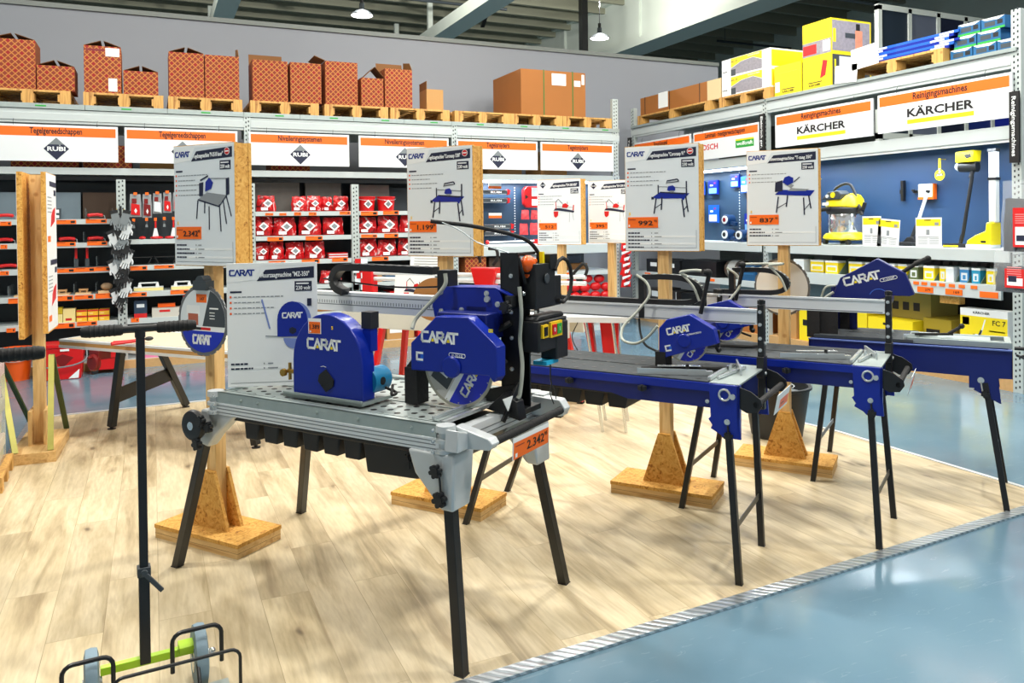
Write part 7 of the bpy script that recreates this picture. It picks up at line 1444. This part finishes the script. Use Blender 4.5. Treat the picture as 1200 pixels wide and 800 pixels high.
# yellow cartons stored under the price shelf
zk = .1205
_dr('machine_carton', 4.99, .02, zk+.235, .45, .12, .34, whitep, 'white and yellow carton with a floor cleaner picture near the right edge', 'box', [(0, 1, .22, .80, yelp), ('K\u00c4RCHER', .46, .87, .020, .16, ink), ('FC 7', .83, .60, .045, .12, ink), (.05, .2, .55, .76, mat('mustard_patch', (190, 170, 40), .5)), (.62, .95, .42, .46, ink), (.28, .56, .24, .32, dgrey)], None)
_fc = [o for o in COL.objects if o.name.startswith('machine_carton') and o.type == 'EMPTY'][-1]
b = MB(); b.plane((0, -.0015, 0), (1, 0, 0), (0, 0, 1)); b.bar((.205, .12, .001), (.245, .25, .001), .012, .001, 0); b.bar((.185, .10, .001), (.21, .15, .001), .02, .001, 1); b.prism([(.13, .085), (.22, .085), (.21, .105), (.15, .11)], 2, 0, .001, 2); b.obj('cleaner_picture', [whitep, dgrey, lgrey], _fc, 'small printed picture of an upright floor cleaner')
_dr('machine_carton', 4.99, .02, zk, .45, .12, .234, yelp, 'yellow and white carton under the one with the floor cleaner picture', 'box', [(0, .3, 0, 1, whitep), (.4, .9, .1, .85, whitep)], None)
_dr('machine_carton', 6.50, .05, zk+.19, .42, .4, .30, yelp, 'bright yellow carton with dark print left of the flat one', 'box', [(.3, .75, .93, 1.0, ink), (.2, .6, .72, .75, mgrey), (.2, .5, .55, .62, mgrey)], None)
_dr('machine_carton', 6.50, .05, zk, .44, .4, .188, yelp, 'yellow carton under the bright yellow one', 'box', [(.2, .6, .3, .5, ink)], None)
_dr('machine_carton', 6.05, .03, zk+.20, .54, .45, .18, yelp, 'flat yellow carton with brown end in the storage row', 'box', [(.35, .55, .62, .75, ink), (.5, .6, .2, .3, ink)], None)
_dr('machine_carton', 6.05, .03, zk, .54, .45, .198, mat('khaki_carton', (150, 136, 60), .6), 'khaki carton under the flat yellow one', 'box', [(.3, .6, .3, .6, yelp)], None)
for i, (y, w_, h, d) in enumerate([(5.48, .30, .42, .15), (5.17, .15, .36, .25)]):
    _dr('machine_carton', y, d, zk, w_, .5, h, mat('olive_yellow_carton', (168, 146, 34), .6), ['olive yellow carton in the dark right of the flat one', 'narrow olive yellow carton beside the floor cleaner carton'][i], 'box', [(.1, .6, .6, .75, ink), (.1, .4, .3, .45, ink)], None)
_dr('shelf_crate', 5.75, .20, .62+.1, .80, .5, .18, mat('brown_crate_wood', (120, 74, 34), .7, 0, .2, 20), 'brown chipboard crate close under the price shelf', 'box', None, None) if False else None
_dr('machine_carton', 5.95, .22, zk+.382, .5, .4, .28, mat('khaki_carton', (150, 136, 60)), 'khaki printed carton on top of the flat yellow one', 'box', [(.1, .25, .3, .6, ink), (.35, .5, .3, .6, ink), (.6, .75, .3, .6, ink)], None)
for i, (y, w_, m_) in enumerate([(7.40, .3, cardl), (7.05, .28, yelp)]):
    _dr('machine_carton', y, .05, zk, w_, .4, .45-.1*i, m_, ['light brown carton behind the large round blade', 'yellow carton right of the large round blade'][i], 'box', [(.2, .7, .5, .7, ink if i else whitep)], None)
b = MB(); b.box(1.9, 2.38, .05, .6, .79, .80) if False else b.box(2.30, 2.50, .02, .1, .72, .80); b.obj('chipboard_support', M_OSB, RK)
# ------------------------------------------------------------------ power tool bay: packs on the pegboard
bp = [(8.62, 1.98, .16, .18, 0), (8.42, 1.90, .17, .22, 1), (8.24, 1.90, .18, .23, 0), (8.02, 1.91, .15, .2, 1), (7.88, 1.92, .13, .2, 0), (8.35, 1.36, .17, .26, 0), (8.17, 1.38, .07, .28, 2), (8.09, 1.38, .07, .28, 2), (9.1, 1.9, .2, .2, 0), (9.4, 1.9, .2, .2, 1), (9.7, 1.9, .2, .2, 0), (9.1, 1.5, .2, .25, 1), (9.45, 1.5, .2, .25, 0), (9.8, 1.5, .2, .25, 1), (7.7, 1.6, .12, .2, 0)]
for i, (y, z_, w_, h, k) in enumerate(bp):
    t = rthing('blue_blister_pack', y, .37, z_, 'blue tool pack on the power tool pegboard at %s height, %s' % (('low', 'high')[z_ > 1.7], 'one of those near the 837 board' if y < 8.8 else 'one of those behind the 992 board'), 'blister pack', 'blue tool packs near the 837 board' if y < 8.8 else 'blue tool packs behind the 992 board')
    t['label'] = 'blue hanging tool pack on the pegboard between the 992 and 837 boards' if y < 8.8 else 'blue hanging tool pack on the pegboard behind the 992 board'
    b = MB(); b.box(0, w_, 0, .03, 0, h); b.plane((0, -.0004, 0), (1, 0, 0), (0, 0, 1)); b.rect(w_*.1, w_*.9, h*.08, h*.45, 1 if k != 1 else 2, .006); b.rect(w_*.2, w_*.5, h*.6, h*.7, 2); b.rect(w_*.6, w_*.8, h*.75, h*.85, 3)
    b.obj('pack', [blue if k == 0 else (bluel if k == 1 else blue), mat('pale_blue_print', (120, 180, 230), .4), whitep, mat('magenta_print', (150, 40, 120), .5)], t); b = MB(); b.cyl((w_/2, .02, h-.01), (w_/2, .048, h), .003, n=6); b.obj('hook', zinc, t)
for i, (y, lb) in enumerate([(8.04, 'left long blue tube pack leaning on the pegboard'), (7.93, 'right long blue tube pack leaning on the pegboard')]):
    t = rthing('tube_pack', y, .20, zsf+.12 if False else zsf, lb, 'pack', 'long blue tube packs'); b = MB(); b.bar((0, 0, .10), (.06, .12, .62), .08, .05, up=(0, 1, 0)); b.bar((0, 0, .0), (0, 0, .11), .09, .06, 1, up=(0, 1, 0)); b.obj('tube', [bluel, dgrey], t)
tools = [(8.60, 1.45, 'upper wheel shaped tool beside the 992 board'), (8.52, 1.2505, 'power tool with a white disc at the foot of the pegboard'), (8.05, 1.2505, 'dark blue power drill in the middle of the display shelf'), (8.30, 1.2505, 'small black power tool on the display shelf')]
for i, (y, z_, lb) in enumerate(tools):
    t = rthing('power_tool', y, (.08 if i == 2 else .24) if z_ < 1.3 else .31, z_, lb, 'power tool'); b = MB(); b.cyl((0, -.06, .09), (0, .07, .09), .07 if i != 3 else .04, n=20); b.bar((.0, 0, .05), (.16, 0, .03 if i != 2 else .12), .05, .05); b.box(-.05, .05, -.05, .05, 0, .03); b.obj('body', mat('tool_dark_blue', (16, 50, 90), .4), t, bevel=.004); b = MB(); b.cyl((0, -.072, .09), (0, -.06, .09), .055 if i != 3 else .03, n=20); b.cyl((0, -.078, .09), (0, -.07, .09), .03, n=16, m=1); b.obj('disc', [lgrey, redd if i == 0 else black], t)
    if z_ > 1.3: b = MB(); b.cyl((0, .07, .12), (0, .10, .12), .006); b.obj('hook', zinc, t)
_dr('green_pack', 7.86, .10, zsf, .2, .08, .025, green, 'flat green pack on the display shelf', 'pack', None, None)
# stock shelf of the power tool bay
zz = .7555
for i, (y, w_, h, m_, lb) in enumerate([(10.2, .42, .20, blackp, 'black machine case with a white label, leftmost under the 992 board'), (9.72, .36, .20, blackp, 'black machine case with a white label, second under the 992 board'), (9.30, .75, .22, black, 'long black machine case behind the wooden post')]):
    _dr('machine_case', y, .05, zz, w_, .4, h, m_, lb, 'case', [(.25, .65, .45, .75, whitep)] if i < 2 else None, None)
t = rthing('wrapped_roll', 8.42, .2, zz+.005, 'film wrapped brown roll on the stock shelf', 'roll'); b = MB(); b.cyl((0, 0, .12), (.28, 0, .12), .12, n=20); b.obj('roll', mat('brown_film_roll', (74, 58, 46), .3, 0, .4, 10), t); b = MB(); b.cyl((.06, 0, .12), (.2, 0, .12), .124, n=20); b.obj('film', mat('grey_film', (176, 180, 176), .3), t)
_dr('machine_case', 8.10, .06, zz, .30, .4, .20, tealbox, 'teal blue tool case right of the wrapped roll', 'case', [(.05, .9, .4, .5, mat('lighter_teal', (40, 110, 160), .4))], None); _dr('machine_case', 7.80, .10, zz, .22, .4, .17, tealbox, 'small teal blue tool case beside the upright', 'case', None, None); _dr('grey_panel_box', 8.5, .5, zz, .3, .3, .33, mgrey, 'grey box behind the wrapped roll', 'box', None, None)
_dr('machine_case', 10.1, .03, .1005, .32, .35, .42, mat('alu_edge_case', (50, 48, 48), .5), 'black case with aluminium edges under the stock shelf, left', 'case', [(0, .04, 0, 1, alu), (.96, 1, 0, 1, alu), (0, 1, .0, .05, alu), (.2, .7, .7, .9, lgrey)], None)
_dr('machine_case', 9.74, .03, .1005, .32, .35, .40, mat('alu_edge_case', (50, 48, 48)), 'black case with aluminium edges under the stock shelf, right', 'case', [(0, .04, 0, 1, alu), (.96, 1, 0, 1, alu), (.2, .7, .7, .9, lgrey)], None)
_dr('stock_carton', 9.30, .03, .1005, .5, .5, .40, black, 'large black carton under the stock shelf', 'box', None, None); _dr('stock_carton', 8.7, .05, .1005, .45, .5, .38, mat('dark_slate_carton', (60, 66, 72), .6), 'dark slate carton under the stock shelf', 'box', None, None); _dr('stock_carton', 8.2, .05, .1005, .5, .5, .34, mat('warm_brown_board', (160, 100, 44)), 'brown carton under the stock shelf beside the round blade', 'box', [(.3, .6, .4, .7, whitep)], None)
# cloth bags hanging on the right edge upright, cut by the frame
for i, (z_, h) in enumerate([(1.235, .50), (.90, .24)]):
    t = rthing('hanging_cloth_bag', 4.40, -.22-.11*i, z_+.01, ['upper dark grey cloth pack with a red label at the right edge', 'lower dark grey cloth pack with a red label at the right edge'][i], 'pack', 'cloth packs at the right edge'); b = MB(); b.rot((.14, 0, 0)); b.pouch(.30, h*.9, .06, seed=i+3, crump=.02, top=.9); b.obj('cloth', mat('dark_slate_cloth', (34, 38, 46), .85), t); b = MB(); b.rot((.14, 0, 0)); b.pouch(.34, h+.10, .09, seed=i+5, crump=.02, top=.9); b.obj('bag', mat('thin_clear_film', (225, 230, 234), .12, alpha=.16), t)
    b = MB(); b.plane((.10, -.045, .04), (1, 0, 0), (0, 0, 1)); b.rect(.0, .16, 0, h*.66, 0, .003); b.rect(.02, .15, .02, h*.34, 1, .0036)
    for k in range(5): b.rect(.02, .14, h*.40+k*.018, h*.40+k*.018+.006, 2, .0036)
    b.rect(.03, .1, .05, .10, 3, .0042); b.obj('label_card', [redp, paper, mat('pale_red_text', (230, 150, 150), .5), navy], t, 'red label card'); b = MB(); b.cyl((.14, 0, h+.07), (.14, .22+.11*i, h+.08), .004, n=6); b.obj('hook', zinc, t)
# ================================================================== every loose piece of these parts becomes a part of its own
def split_loose(o):
    me = o.data; n = len(me.vertices); par = list(range(n))
    def find(a):
        while par[a] != a: par[a] = par[par[a]]; a = par[a]
        return a
    for p in me.polygons:
        v = p.vertices; r0 = find(v[0])
        for k in v[1:]: par[find(k)] = r0
    isl = {}
    for p in me.polygons: isl.setdefault(find(p.vertices[0]), []).append(p)
    if len(isl) < 2: return
    for ps in isl.values():
        ids = sorted({k for p in ps for k in p.vertices}); ix = {k: i for i, k in enumerate(ids)}
        m2 = bpy.data.meshes.new(me.name); m2.from_pydata([me.vertices[k].co[:] for k in ids], [], [[ix[k] for k in p.vertices] for p in ps])
        for m_ in me.materials: m2.materials.append(m_)
        m2.polygons.foreach_set('material_index', [p.material_index for p in ps]); m2.polygons.foreach_set('use_smooth', [True]*len(ps)); m2.set_sharp_from_angle(angle=R(32))
        c = o.copy(); c.data = m2; COL.objects.link(c); c.parent = o.parent
    bpy.data.objects.remove(o)
SPLIT = ('board_spacer', 'hanger_rod', 'board', 'slot_strip', 'hook', 'wheels', 'green_label', 'post_bolts', 'carriage_bolts', 'bolts', 'support_rod', 'foot_plate', 'strap_')
for o in [o for o in COL.objects if o.type == 'MESH' and o.parent and o.name.split('.')[0] in SPLIT and not o.children]:
    if o.name.split('.')[0] == 'hook' and o.parent.name.split('.')[0] != 'hanging_sign': continue
    split_loose(o)
